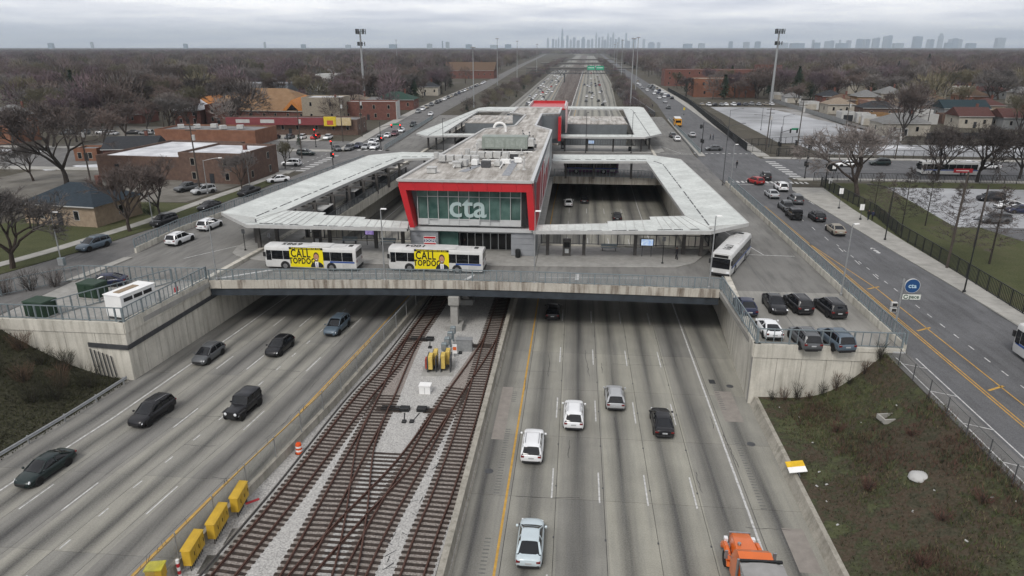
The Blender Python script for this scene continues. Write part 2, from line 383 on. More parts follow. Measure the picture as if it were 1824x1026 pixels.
bank_west = struct(mb.build('embankment_west', M_BANKD, smooth=60))

# ---- highway: concrete slabs near, one sheet beyond
def road_sheet(name, xf, lats, ys, z, mt, parent=None):
    m = MB(); vs = []; lat = []; n = len(lats)
    for y in ys:
        for l in lats: vs.append((xf(y, l), y, z)); lat.append(l)
    m.add(vs, [(k*n+i, k*n+i+1, (k+1)*n+i+1, (k+1)*n+i) for k in range(len(ys)-1) for i in range(n-1)]); m.lat = lat
    return m.build(name, mt, parent)
def roadway(name, xf, lats, mt, y0, y1, step, joint):
    base = struct(road_sheet(name, xf, lats, [-60, y0, 40, 60, 80, y1], -.06, M_TRIM))
    for c, (l0, l1) in enumerate(zip(lats, lats[1:])):
        y = y0
        while y < y1-.1:
            ye = min(y+step, y1); g = joint
            m = MB(); p = [(xf(y+g, l0+g), y+g), (xf(y+g, l1-g), y+g), (xf(ye-g, l1-g), ye-g), (xf(ye-g, l0+g), ye-g)]
            m.hexa([(a, b, -.08) for a, b in p]+[(a, b, 0) for a, b in p]); m.lat = [l0, l1, l1, l0]*2
            m.build('slab', mt, base); y += step
    return base
fR = lambda y, l: l+bR(y); fL = lambda y, l: aL(y)+l
LATR = [-7.35,-4.2,-.72,2.95,6.6,10.25,14.0,19.2]; LATL = [-24.0,-19.6,-16.2,-12.8,-9.6,-6.3,-2.9,.2]
hwR = roadway('highway_northbound', fR, LATR, M_HWR, 9, 99, 9.0, .018)
hwL = roadway('highway_southbound', fL, LATL, M_HWL, 9, 99, 9.0, .015)
YF = [99,130,150,170,200,260,330,420,560,710,900,1100,1500,2200,3000]
LATF = [-7.35,-2.6,1,4.6,8.3,12,20.5]
def fRf(y, l):
    if l > 17 and y > 290: return WR(y)+.6
    return fR(y, l)
struct(road_sheet('highway_northbound_far', fRf, LATF, YF, 0, M_HWR)); struct(road_sheet('highway_southbound_far', fL, [-24.0,-16.2,-9.6,-2.9,.2], YF, 0, M_HWL))
# markings
def strip(name, f, l0, l1, ys, z, mt, parent):
    m = MB(); vs = []
    for y in ys: vs += [(f(y, l0), y, z), (f(y, l1), y, z)]
    m.add(vs, [(2*k, 2*k+1, 2*k+3, 2*k+2) for k in range(len(ys)-1)]); return m.build(name, mt, parent)
YS = [9,20,30,42.6,53.6,64,74.6,90,105,120,150,200,300,465,700,1100,2000]
strip('edge_line', fR, -4.62, -4.44, YS, .005, M_YELP, hwR); strip('edge_line', fR, 13.57, 13.74, YS, .005, M_WHITEP, hwR)
strip('edge_line', fL, -19.38, -19.22, YS, .005, M_WHITEP, hwL); strip('edge_line', fL, -2.6, -2.45, YS, .005, M_YELP, hwL)
for l, ph in ((-1.05,47.2),(2.62,46.9),(6.28,46.9),(9.92,46.9)):
    y = ph-2.2-12.2*3
    while y < 330:
        ye = y+(4.0 if y < 100 else 4.6); strip('lane_dash', fR, l-.06, l+.06, [y, ye], .005, M_WHITEP, hwR); y += 12.2
for l, ph, st, ln in ((-15.85,40.0,12.2,3.2),(-12.55,40.1,12.2,3.6),(-9.3,36.2,3.55,.95),(-6.0,40.3,12.2,3.5)):
    y = ph-st*2
    while y < (150 if st < 5 else 330): strip('lane_dash', fL, l-.06, l+.06, [y, y+ln], .005, M_WHITEP, hwL); y += st
_mk = MB().box(-.06,.06,-.09,.09,0,.02).mesh('lane_marker', M_DARKST)
for l in (-1.05,2.62,6.28,9.92):
    for k in range(12): y = 40.5+k*6.1; link('lane_marker', _mk, hwR, (fR(y, l+.3), y, .002))
M_TAR = mat('crack_sealant', (.045,.044,.043), .7, .2, 2, world=True); rt_ = random.Random(17)
def tar(f, par, l, y, length, along_y):
    m = MB(); a, b = [], []; u = 0; d = 0
    while u < length:
        d += rt_.uniform(-.09,.09); w = rt_.uniform(.012,.032); px, py = (f(y+u, l+d), y+u) if along_y else (f(y+d, l+u), y+d)
        a.append((px-(w if along_y else 0), py-(0 if along_y else w), .0065)); b.append((px+(w if along_y else 0), py+(0 if along_y else w), .0065)); u += .35
    n = len(a); m.add(a+b, [(i, i+1, n+i+1, n+i) for i in range(n-1)]); m.build('crack_seal', M_TAR, par)
for k in range(15): tar(fR, hwR, rt_.uniform(-6.5,15), rt_.uniform(34,78), rt_.uniform(1.5,7), k % 3 > 0)
for k in range(13): tar(fL, hwL, rt_.uniform(-22,-3), rt_.uniform(34,72), rt_.uniform(1.5,6), k % 3 > 0)
# patches, scuffs, rumble strips and covers on the carriageways
M_PATCH = mat('pinkish_patch', (.225,.205,.185), .9, .12, 1.5, world=True); M_RUMB = mat('milled_groove', (.125,.125,.118), .9, .3, 3, world=True)
def patch(x0, x1, y0, y1, mt, parent, z=.006): MB().poly([(x0,y0,z),(x1,y0,z),(x1,y1,z),(x0,y1,z)]).build('patch', mt, parent)
patch(15.6,17.1,38.5,43.0, M_PATCH, hwR); patch(-6.7,-5.6,53,63, M_PATCH, hwR); patch(14.6,16.3,58,64, M_PATCH, hwR)
for l, f, par, y0, y1 in ((-5.35,fR,hwR,30,62),(14.9,fR,hwR,42,66),(-20.6,fL,hwL,30,70)):
    m = MB(); y = y0; rnd = random.Random(int(l*7))
    while y < y1:
        x = f(y, l)
        if int(y/5) % 3 != 2: m.poly([(x-.22,y,.007),(x+.22,y,.007),(x+.22,y+.13,.007),(x-.22,y+.13,.007)])
        y += .38
    stuff(m.build('rumble_strip', M_RUMB, par))
for x, y in ((-6.29,48.12),(16.06,54.25),(16.45,65.25)):
    tag(MB().lathe([(.36,0),(.36,.012),(.3,.016)], (x, y, 0), 14).build('manhole_cover', M_DARKST), {0:'a'}.get(1, '')+'round iron manhole cover on the %s' % ('left shoulder beside the yellow line' if x < 0 else ('right shoulder near the retaining wall' if y > 58 else 'right shoulder beside the low barrier')), 'manhole')
gx, gy = (14.81,65.22)
g = thing('drain_grate', 'black square drain grate in the shoulder below the tall wall', 'drain', (gx, gy+.9, 0)); MB().box(-.3,.3,-.45,.45,0,.012).build('frame', M_BLACKST, g)
for k in range(5): MB().box(-.26,.26,-.4+.17*k,-.33+.17*k,.012,.02).build('bar', M_DARKST, g)

# ---- barriers along the carriageways
def barrier(name, label, f, y0, y1, prof, step, mt, cat='barrier'):
    t = thing(name, label, cat, (0, 0, 0)); y = y0
    while y < y1-.1:
        ye = min(y+step, y1); rings = [[(f(q)+dx, q, dz) for dx, dz in prof] for q in (y+.012, ye-.012)]
        MB().loft(rings).build('segment', mt, t); y += step
    return t
JER = [(-.4,0),(.4,0),(.4,.1),(.18,.35),(.13,1.0),(-.13,1.0),(-.18,.35),(-.4,.1)]
barrier('concrete_barrier', 'low concrete barrier between the right shoulder and the weedy slope', lambda y: 17.98, 3, 61.6, [(-.42,-.05),(.42,-.05),(.3,.85),(-.05,.85),(-.2,.4)], 8.0, M_BARR)
barrier('median_barrier', 'tan topped concrete wall between the rail tracks and the northbound lanes', lambda y: -7.72+bR(y), 3, 330, [(-.35,-.1),(.42,-.1),(.42,.08),(.22,.35),(.16,1.15),(-.3,1.15)], 9.0, M_BARR, 'wall')
barrier('median_barrier', 'grey concrete base wall under the chain link fence beside the tracks', lambda y: aL(y)+.32, 3, 330, [(-.22,-.1),(.25,-.1),(.2,1.0),(-.15,1.0)], 9.0, M_BARR, 'wall')
# chain link fence with yellow conduit on the west median wall
cf = thing('chain_link_fence', 'tall chain link fence with a yellow conduit between southbound lanes and tracks', 'fence', (0,0,0))
y = 3
ys_f = []
while y < 90: ys_f.append(y); y += 4.0
for a, b in zip(ys_f, ys_f[1:]):
    MB().poly([(aL(a)+.35,a,1.0),(aL(b)+.35,b,1.0),(aL(b)+.35,b,2.75),(aL(a)+.35,a,2.75)]).build('mesh_panel', M_CHAIN, cf)
    MB().tube((aL(a)+.35,a,.9),(aL(a)+.35,a,3.0),.045,n=6).build('post', M_POLE, cf)
    MB().bar((aL(a)+.33,a,2.78),(aL(b)+.33,b,2.78),.09,.09).build('conduit', mat('conduit_yellow', (.46,.30,.08), .7, c2=(.30,.22,.12), scale=1.2, world=True) if a < 66 else M_POLE, cf)
rnd = random.Random(5); m = MB()
for a in range(60):
    y = 8+rnd.random()*70; x = aL(y)+.35
    m.bar((x, y, 2.8), (x+rnd.uniform(-.1,.1), y+rnd.uniform(-.3,.3), 3.0+rnd.random()*.25), .02, .02)
stuff(m.build('barbed_wire', M_DARKST, cf))
# guard rail on the west
gr = thing('guard_rail', 'galvanised steel guard rail at the foot of the dark grassy slope', 'guard rail', (0,0,0))
y = 3
while y < 60.2:
    a, b = y, min(y+3.8, 60.4); xa, xb = aL(a)-23.0, aL(b)-23.0
    m = MB(); m.loft([[(x+dx, q, z) for dx, z in ((.0,.45),(.07,.5),(.0,.6),(.07,.7),(.0,.78),(-.03,.78),(-.03,.45))] for x, q in ((xa,a),(xb,b))]); m.build('beam', M_POLE, gr)
    MB().box(xa-.16,xa-.04,a-.06,a+.06,0,.8).build('post', M_POLE, gr); y += 3.8

struct(MB().box(-60,90,2999,3001,-.5,5.95).build('cutting_end', M_CONC))
# ---- tracks
ballast = struct(road_sheet('ballast_bed', lambda y, l: (aL(y)+.12)*(1-l)+(-7.4+bR(y))*l, [0,.25,.5,.75,1], [-60,9,20,30,42,53,64,75,90], .265, M_BALLAST))
struct(road_sheet('ballast_bed_far', lambda y, l: (aL(y)+.12)*(1-l)+(-7.4+bR(y))*l, [0,.25,.5,.75,1], [90,120,150,200,330,465,710,1100,2000,3000], .265, mat('far_ballast', (.06,.046,.04), .95, c2=(.15,.13,.115), scale=.9, stretch=(1,.06,1), world=True)))
_tie = MB().box(-1.3,1.3,-.13,.13,0,.15).mesh('tie', M_TIE)
_tieL = MB().box(-1.95,1.95,-.13,.13,0,.15).mesh('tie', M_TIE)
def rail_mesh(pts, off, name, parent, mt=M_RUST, w=.1, z=.31, h=.19):
    rings = []
    P = [Vector((p[0], p[1], 0)) for p in pts]
    for i, p in enumerate(P):
        d = (P[min(i+1, len(P)-1)]-P[max(i-1, 0)]).normalized(); s = Vector((d.y, -d.x, 0)); c = p+s*off
        rings.append([(c+s*dx+Vector((0,0,z+dz)))[:] for dx, dz in ((-.07,0),(.07,0),(.02,.05),(w/2,h-.04),(w/2,h),(-w/2,h),(-w/2,h-.04),(-.02,.05))])
    return MB().loft(rings).build(name, mt, parent)
def smooth_pts(pts, n=6):
    out = []
    for i in range(len(pts)-1):
        p0 = Vector(pts[max(i-1,0)]); p1 = Vector(pts[i]); p2 = Vector(pts[i+1]); p3 = Vector(pts[min(i+2,len(pts)-1)])
        for k in range(n):
            t = k/n; out.append((.5*((2*p1)+(p2-p0)*t+(2*p0-5*p1+4*p2-p3)*t*t+(3*p1-p0-3*p2+p3)*t**3))[:])
    out.append(pts[-1]); return out
TRACKS = []; M_BALD = mat('rust_dusted_ballast', (.105,.085,.074), .95, c2=(.34,.31,.285), scale=7, detail=6, bump=1.0, world=True)
def track(label, pts, y_ties=None, third=0, zt=.155, far=None, tie_wide=False):
    t = thing('railway_track', label, 'railway track', (0,0,0)); pts = smooth_pts(pts)
    rail_mesh(pts, -.76, 'rail', t); rail_mesh(pts, .76, 'rail', t)
    if third:
        rail_mesh([p for p in pts if p[1] < 300], third*1.55, 'third_rail', t, M_BRONZE, .09, .3, .12)
    n = 0
    for p, h in along([(q[0], q[1], 0) for q in pts], .56):
        if y_ties and not (y_ties[0] <= p.y <= y_ties[1]): continue
        if p.y > 95 or n >= 295: break
        link('tie', _tie, t, (p.x, p.y, zt+(.004 if y_ties else 0)), rot=(0, 0, h-PI/2)); n += 1
    if not y_ties or True:
        near = [p for p in pts if p[1] < 96]; m = MB(); vs = []
        for i, p in enumerate(near):
            q = near[min(i+1, len(near)-1)]; o_ = near[max(i-1, 0)]; d = Vector((q[0]-o_[0], q[1]-o_[1], 0)).normalized(); s_ = Vector((d.y, -d.x, 0))*1.22; zz = .271+.0015*len(TRACKS); vs += [(p[0]-s_.x, p[1]-s_.y, zz), (p[0]+s_.x, p[1]+s_.y, zz)]
        m.add(vs, [(2*k, 2*k+1, 2*k+3, 2*k+2) for k in range(len(near)-1)]); m.build('track_ballast', M_BALD, t)
    TRACKS.append(t); return t
track('leftmost rail track beside the yellow cabinets and chain link fence', [(-23.9,8),(-22.6,26),(-21.93,34.66),(-21.03,43.98),(-20.15,57.47),(-19.06,66.6),(-18.35,76.69),(-17.5,95),(-15.6,150),(-14.2,300),(-10.6,465),(-9,710),(-6,1100)], third=-1)
track('second rail track from the left, leading into the crossing', [(-17.6,8),(-17.5,35.06),(-17.6,44.3),(-17.75,57.7),(-18.15,66.0),(-18.38,72),(-18.35,76.69)], y_ties=(8,60))
track('third rail track from the left, ending in the right switch', [(-14.0,8),(-13.5,35.4),(-12.6,47),(-11.55,58.3),(-10.1,68.0),(-9.45,73.5),(-9.3,77)], y_ties=(8,62))
track('rightmost rail track along the tan median wall', [(-9.9,8),(-9.76,35.8),(-9.39,45),(-9.15,58.3),(-9.3,77),(-9.2,95),(-9.0,150),(-6.5,300),(-4.6,465),(-.5,710),(4,1100)], third=1)
x1 = thing('crossover_track', 'rusty crossover rails running from the left switch across to the third track', 'railway track', (0,0,0))
xp = smooth_pts([(-17.75,57.0),(-17.2,50),(-15.0,40),(-14.0,33),(-13.9,22)]); rail_mesh(xp, -.76, 'rail', x1, z=.325); rail_mesh(xp, .76, 'rail', x1, z=.325)
x2 = thing('crossover_track', 'rusty crossover rails running from the right switch across to the second track', 'railway track', (0,0,0))
xp2 = smooth_pts([(-11.7,57.6),(-13.3,48),(-15.6,40),(-17.2,33),(-17.6,22)]); rail_mesh(xp2, -.76, 'rail', x2, z=.325); rail_mesh(xp2, .76, 'rail', x2, z=.325)
for k in range(58):          # long timbers under the crossing
    y = 22+k*.56; xa = lerp([(22,-13.9),(33,-14.0),(40,-15.0),(50,-17.2),(57,-17.7)], y); xb = lerp([(22,-17.6),(33,-17.2),(40,-15.6),(48,-13.3),(57,-11.8)], y)
    if y < 50: link('tie', _tieL, x1, ((xa+xb)/2, y, .152))
m = MB(); m.box(-2.4,2.4,0,.12,.3,.36); _rod = m
def switch(label, x, y, s):
    t = thing('switch_machine', label, 'track switch', (x, y, .16))
    MB().box(-1.3,1.3,-.5,.5,.0,.12).build('base_timber', M_TIE, t); MB().box(s*1.5-.45,s*1.5+.45,-.35,.35,.05,.45).build('motor_box', M_BLACKST, t, bevel=.03)
    for k in (-.3,.05,.35): MB().bar((-.8,k,.3),(s*1.5,k,.3),.07,.07).build('throw_rod', M_BLACKST, t)
    MB().tube((s*1.6,-.5,.05),(s*1.9,-2.0,.05),.09,n=6).build('cable_pipe', M_BLACKST, t); MB().box(s*1.95-.2,s*1.95+.2,-2.4,-2.0,0,.3).build('junction_box', M_BLACKST, t, bevel=.03)
switch('black switch machine on the second track, left of the white box', -16.9, 56.9, 1); switch('black switch machine by the white box, on the right tracks', -12.3, 57.0, -1)
switch('black switch machine on the left track nearest the bridge', -17.9, 73.5, 1); switch('black switch machine on the right track nearest the bridge', -10.3, 72.3, -1)
rnd = random.Random(8); m = MB()
for k in range(60):
    y = 34+rnd.random()*22; x = -11.2+rnd.uniform(-.7,.7)+(56-y)*-.03
    p = Vector((x, y, .25)); q = p+Vector((rnd.uniform(-.8,.8), rnd.uniform(-.8,.8), rnd.uniform(-.04,.1))); m.bar(p, q, .04, .04)
stuff(m.build('loose_cable', M_DARKST, TRACKS[3]))

# ---- retaining walls (panels with recessed joints, cap proud)
def panel_wall(name, label, pts, zb, zt, thick, cap, step, mt=M_WALL, capmt=None, zbf=None):
    t = thing(name, label, 'retaining wall', (pts[0][0], pts[0][1], 0)); ox, oy = pts[0]
    for (ax, ay), (bx, by) in zip(pts, pts[1:]):
        L = math.hypot(bx-ax, by-ay); dx, dy = (bx-ax)/L, (by-ay)/L; nx, ny = dy, -dx      # outward normal to the right of travel
        n = max(1, round(L/step)); w = L/n
        def q(s, o): return (ax+dx*s+nx*o-ox, ay+dy*s+ny*o-oy)
        for k in range(n):
            s0, s1 = k*w+.022, (k+1)*w-.022; pp = [q(s0,0), q(s1,0), q(s1,-thick), q(s0,-thick)]
            MB().prism(pp, zb, zt-cap).build('panel', mt, t)
        MB().prism([q(0,-.06), q(L,-.06), q(L,-thick), q(0,-thick)], zb, zt-cap-.01).build('core', M_CONC, t)
        n2 = max(1, round(L/6)); w2 = L/n2
        for k in range(n2):
            s0, s1 = k*w2+.008, (k+1)*w2-.008; pp = [q(s0,.09), q(s1,.09), q(s1,-thick), q(s0,-thick)]
            MB().prism(pp, zt-cap, zt).build('cap', capmt or mt, t)
    return t
panel_wall('retaining_wall', 'tall concrete retaining wall under the parking deck, facing the northbound lanes', [(17.4,61.8),(18.95,86),(19.6,140),(22.2,290)][::-1], -.1, 6.3, .6, 1.35, 2.6)
panel_wall('retaining_wall', 'pale concrete end wall of the parking deck facing the weedy slope', [(31.0,61.75),(17.4,61.75)][::-1], -.1, 6.3, .5, 1.35, 2.3)
panel_wall('retaining_wall', 'tall stained retaining wall beside the southbound lanes under the fenced lot', [(WL(61),61.0),(WL(75),75),(WL(90),90),(WL(120),120),(WL(150),150),(WL(200),200),(WL(290),290)], -.1, 6.45, .6, 1.2, 2.3)
panel_wall('retaining_wall', 'concrete end wall of the fenced equipment lot above dark bushes', [(-72,61.0),(WL(61),61.0)], -.1, 6.45, .5, 1.2, 3.3)
# cable rack on the west wall
cr = thing('cable_rack', 'dark bundle of cables racked along the west retaining wall', 'cable rack', (WL(61),61,0))
for a, b in ((61,68),(68,75),(75,90),(90,110)):
    za, zb_ = 3.55+(a-61)*.02, 3.55+(b-61)*.02
    for k in range(4): MB().bar((WL(a)+.13-WL(61),a-61,za+.13*k),(WL(b)+.13-WL(61),b-61,zb_+.13*k),.1,.1).build('cable', M_DARKST, cr)
for k in range(4): MB().bar((-4.2,-.12,3.75+.13*k-.02),(.12,-.12,3.55+.13*k),.1,.1).build('cable', M_DARKST, cr)
for k in range(6): MB().bar((-4.1+.42*k,-.15,3.5-.15*k),(-3.9+.42*k,-.15,.4),.09,.09).build('conduit', M_DARKST, cr)

# ---- decks at street level (z = 6): butted plates
def deck(name, poly, mt=M_DECK, z0=5.45, z1=6.0): return struct(MB().prism(poly, z0, z1).build(name, mt))
deck('bus_deck_south', [(-60.2,75.7),(-43.4,75.7),(-14.3,77.4),(17.1,78.0),(30.9,78.0),(30.9,95),(-60.2,95)])
deck('equipment_lot', [(-60.2,61.2),(-45.05,61.2),(-43.45,75.68),(-60.2,75.68)], M_CONC)
deck('parking_deck', [(17.5,61.9),(30.9,61.9),(30.9,77.98),(17.1,77.98)], M_DECKL)
deck('bus_lane_west', [(-60.2,95.02),(-39.2,95.02),(-37.3,151),(-55.4,151),(-57.6,122)])
deck('bus_lane_east', [(18.9,95.02),(30.9,95.02),(30.9,151),(19.6,151)])
deck('station_floor', [(-23.1,95.02),(-4.7,95.02),(-4.7,151),(-23.1,151)], M_CONC)
deck('street_bridge', [(-55.4,151.02),(31,151.02),(31,187),(-52,187)], M_ASPH2)
deck('bus_deck_north', [(-52,187.02),(31,187.02),(32,203),(-52.6,203)])
deck('bus_deck_north_back', [(-55.5,262),(33.8,262),(34.5,292),(-57,292)])
deck('bus_lane_north_west', [(-52.6,203.02),(-36.6,203.02),(-36.6,261.98),(-55.5,261.98)]); deck('bus_lane_north_east', [(17,203.02),(32,203.02),(33.8,261.98),(17,261.98)])
# bridge fascia: parapet and girder on the south face
br = thing('bridge_parapet', 'rust streaked concrete parapet along the front of the bus bridge', 'bridge', (0,0,0))
BR = [(-43.6,75.55),(-33.8,76.2),(-24,76.85),(-14.3,77.3),(-4,77.45),(6.5,77.6),(17.15,77.75)]
CR = [0,.12,.22,.28,.24,.14,.0]
for i, (a, b) in enumerate(zip(BR, BR[1:])):
    n = 5
    for k in range(n):
        s, e = k/n, (k+1)/n; pa = (a[0]+(b[0]-a[0])*s+.006, a[1]+(b[1]-a[1])*s); pb = (a[0]+(b[0]-a[0])*e-.006, a[1]+(b[1]-a[1])*e)
        za = CR[i]+(CR[i+1]-CR[i])*s; ze = CR[i]+(CR[i+1]-CR[i])*e
        MB().hexa([(pa[0],pa[1]-.28,5.2+za),(pb[0],pb[1]-.28,5.2+ze),(pb[0],pb[1]+.2,5.2+ze),(pa[0],pa[1]+.2,5.2+za),(pa[0],pa[1]-.28,6.2+za),(pb[0],pb[1]-.28,6.2+ze),(pb[0],pb[1]+.2,6.2+ze),(pa[0],pa[1]+.2,6.2+za)]).build('parapet_block', M_PARA, br)
    MB().hexa([(a[0],a[1]-.12,4.35+CR[i]),(b[0],b[1]-.12,4.35+CR[i+1]),(b[0],b[1]+.1,4.35+CR[i+1]),(a[0],a[1]+.1,4.35+CR[i]),(a[0],a[1]-.12,5.2+CR[i]),(b[0],b[1]-.12,5.2+CR[i+1]),(b[0],b[1]+.1,5.2+CR[i+1]),(a[0],a[1]+.1,5.2+CR[i])]).build('girder', M_GIRDER, br)
    MB().hexa([(a[0],a[1]-.36,4.35+CR[i]),(b[0],b[1]-.36,4.35+CR[i+1]),(b[0],b[1]-.1,4.35+CR[i+1]),(a[0],a[1]-.1,4.35+CR[i]),(a[0],a[1]-.36,4.4+CR[i]),(b[0],b[1]-.36,4.4+CR[i+1]),(b[0],b[1]-.1,4.4+CR[i+1]),(a[0],a[1]-.1,4.4+CR[i])]).build('flange', M_GIRDER, br)
for x, y, c in ((-42.6,75.6,.02),(-22.3,76.9,.23),(-4.4,77.4,.24),(15.9,77.7,.02)): MB().box(x-.45,x+.45,y-.36,y+.1,5.25+c,6.26+c).build('lamp_pedestal', M_PARA, br)
for k in range(9):      # inner girders
    yg = 79+k*2.0; MB().box(-42.9,17.6,yg-.12,yg+.12,4.5,5.44).build('inner_girder', M_GIRDER, br)
pi_ = thing('bridge_pier', 'grey concrete bridge pier standing among the tracks under the bridge front', 'pier', (-14.05,77.3,.1))
MB().box(-.45,.45,-.5,.5,0,3.4).build('shaft', M_CONC, pi_, bevel=.05); MB().box(-.65,.65,-.75,.7,3.4,4.5).build('pier_cap', M_CONC, pi_, bevel=.05); MB().box(-1.0,1.0,-.9,.9,0,.9).build('footing', M_CONC, pi_, bevel=.05)
for k in range(1, 8): dup(pi_, (-14.05, 77.3+9*k, .1), 0, 'concrete bridge pier hidden in the shade under the deck, among the tracks', 'piers under the deck')
# side walls of the street bridge seen in the pits
for nm, pts in (('right', [(-4.7,151),(19.6,151)]), ('left', [(-37.3,151),(-23.1,151)])):
    t = thing('bridge_girder', 'long concrete edge beam of the street bridge at the back of the %s pit' % nm, 'bridge', (pts[0][0],151,0))
    w = pts[1][0]-pts[0][0]; n = 4
    for k in range(n): MB().box(w*k/n+.01,w*(k+1)/n-.01,-.35,.0,4.6,6.15).build('beam_segment', M_PARA, t)
for lab, p, q in (('concrete edge of the right pit below the east canopy', (18.95,95),(19.5,151)), ('concrete edge of the left pit below the west canopy', (-39.3,95),(-37.4,151))):
    t = thing('pit_edge', lab, 'wall', (0,0,0)); s = -1 if p[0] > 0 else 1
    for k in range(7):
        a = [p[i]+(q[i]-p[i])*k/7 for i in (0,1)]; b = [p[i]+(q[i]-p[i])*(k+1)/7 for i in (0,1)]
        MB().prism([(a[0],a[1]+.01),(b[0],b[1]-.01),(b[0]+s*.3,b[1]-.01),(a[0]+s*.3,a[1]+.01)], 4.9, 6.5).build('edge_block', M_WALL, t)
# back and front pit walls
deckwall = thing('pit_edge', 'concrete edge of both pits behind the bus platforms', 'wall', (0,0,0))
for a, b in ((-39.2,-23.2),(-4.6,18.9)):
    for k in range(4): x = a+(b-a)*k/4; MB().box(x+.01,x+(b-a)/4-.01,94.95,95.2,4.9,6.35).build('edge_block', M_WALL, deckwall)

# ---- streets
def street(name, lx, rx, z, mt, ys): 
    m = MB(); vs = []
    for y in ys: vs += [(lx(y), y, z), (rx(y), y, z)]
    m.add(vs, [(2*k, 2*k+1, 2*k+3, 2*k+2) for k in range(len(ys)-1)]); return struct(m.build(name, mt))
KRL = [(-60,31.2),(151,31.2),(187,31.5),(277,35.2),(362,39.8),(604,44),(901,49),(1322,58),(3000,85)]; KRR = [(-60,46.2),(68,45.5),(82,45),(102,44.1),(140,42.9),(151,46),(187,47),(258,48.8),(403,53.3),(604,56),(901,60),(1322,68),(3000,95)]
RL = lambda y: lerp(KRL, y); RR = lambda y: lerp(KRR, y)
road_e = street('road_east', RL, RR, 5.97, M_ASPH, [-60,40,68,82,102,120,140,151]); street('road_east_north', RL, RR, 5.97, M_ASPH, [187,258,277,362,403,604,901,1322,3000])
KLL = [(-60,-106),(76,-71.1),(86,-68.2),(96,-66.3),(103,-65),(123,-63.6),(133,-62.5),(151,-61.5),(187,-62),(202,-63.8),(334,-71.4),(546,-74.5),(790,-83),(1180,-95),(3000,-140)]
KLR = [(-60,-61.5),(75,-60.3),(88,-60.2),(124,-57.2),(151,-54.9),(187,-51.9),(280,-57),(336,-58.5),(546,-64),(790,-73),(1180,-85),(3000,-128)]
LL = lambda y: lerp(KLL, y); LR = lambda y: lerp(KLR, y)
road_w = street('road_west', LL, LR, 5.965, M_ASPH2, [-60,20,61,76,86,96,103,123,133,151]); street('road_west_north', LL, LR, 5.965, M_ASPH2, [187,202,280,334,546,790,1180,3000])
st = struct(MB().poly([(31,154.5,5.975),(420,154.5,5.975),(420,182,5.975),(31,182,5.975)]).build('cross_street_east', M_ASPH)); struct(MB().poly([(-420,153.5,5.97),(-54,153.5,5.97),(-52,184,5.97),(-420,184,5.97)]).build('cross_street_west', M_ASPH2))
for x0, x1, y0, y1 in ((31,46,151,154.5),(31.4,47,182,187)): struct(MB().poly([(x0,y0,5.972),(x1,y0,5.972),(x1,y1,5.972),(x0,y1,5.972)]).build('junction', M_ASPH))
for x0, x1, y0, y1 in ((-61.5,-54,151,153.5),(-62,-51.9,184,187)): struct(MB().poly([(x0,y0,5.968),(x1,y0,5.968),(x1,y1,5.968),(x0,y1,5.968)]).build('junction', M_ASPH2))
# pavements (kerb step), built of slabs where they can be told apart
def pavement(name, lf, rf, y0, y1, step, z=6.09, mt=M_WALK, slabs=True):
    base = street(name, lf, rf, z-.06, M_CONC, [y0+(y1-y0)*k/8 for k in range(9)])
    if not slabs: 
        m = MB(); ys = [y0+(y1-y0)*k/8 for k in range(9)]
        for a, b in zip(ys, ys[1:]): m.prism([(lf(a),a),(rf(a),a),(rf(b),b),(lf(b),b)], z-.2, z)
        m.build('paving', mt, base); return base
    y = y0
    while y < y1-.1:
        e = min(y+step, y1); MB().prism([(lf(y+.02),y+.02),(rf(y+.02),y+.02),(rf(e-.02),e-.02),(lf(e-.02),e-.02)], z-.2, z).build('paving_slab', mt, base); y += step
    return base
pavement('pavement_east', lambda y: RR(y), lambda y: RR(y)+lerp([(-60,2.6),(75,2.8),(106,4.2),(140,6)], y), -30, 143, 2.4)
pavement('pavement_east_north', lambda y: RR(y), lambda y: RR(y)+3.2, 186, 560, 20, slabs=False)
pavement('pavement_west', lambda y: LL(y)-5.2, lambda y: LL(y)-3.2, 30, 150, 2.4); pavement('pavement_west_north', lambda y: LL(y)-3.5, lambda y: LL(y), 187, 560, 20, slabs=False)
struct(MB().box(47.5,400,151.6,154.4,5.8,6.07).build('pavement_cross_east', M_WALK)); struct(MB().box(48,400,182.1,184.6,5.8,6.07).build('pavement_cross_north', M_WALK)); struct(MB().box(-400,-64,149.8,153.4,5.8,6.07).build('pavement_cross_west', M_WALK)); struct(MB().box(-400,-66,184.1,187.5,5.8,6.07).build('pavement_cross_north_west', M_WALK))
# lawns
street('lawn_west_verge', lambda y: LL(y)-3.18, lambda y: LL(y)-.02, 6.03, M_LAWN, [-20,61,76,86,96,103,123,140]); street('lawn_west', lambda y: LL(y)-26, lambda y: LL(y)-5.22, 5.99, M_LAWN, [-20,61,76,86,96,103,118])
street('park_lawn', lambda y: RR(y)+lerp([(-60,2.6),(75,2.8),(106,4.2),(140,6)], y)+.02, lambda y: 66 if y < 105 else 62, 5.99, M_LAWN, [-30,40,68,82,102,120,140,149]); struct(MB().poly([(62,145,5.992),(160,145,5.992),(160,151.5,5.992),(62,151.5,5.992)]).build('park_lawn_edge', M_LAWN))
struct(MB().poly([(60,112,5.995),(140,112,5.995),(140,144.9,5.995),(63,144.9,5.995)]).build('car_park_east', M_SNOW)); struct(MB().poly([(63,80,5.985),(150,80,5.985),(150,111.9,5.985),(64,111.9,5.985)]).build('playground_asphalt', M_ASPH))
struct(MB().poly([(66,192,5.95),(150,188,5.95),(150,213,5.95),(64,213,5.95)]).build('vacant_lot_south', M_SNOW)); struct(MB().poly([(60,214,5.951),(95,214,5.951),(100,235,5.951),(88,345,5.951),(63,345,5.951)]).build('vacant_lot', M_SNOW))
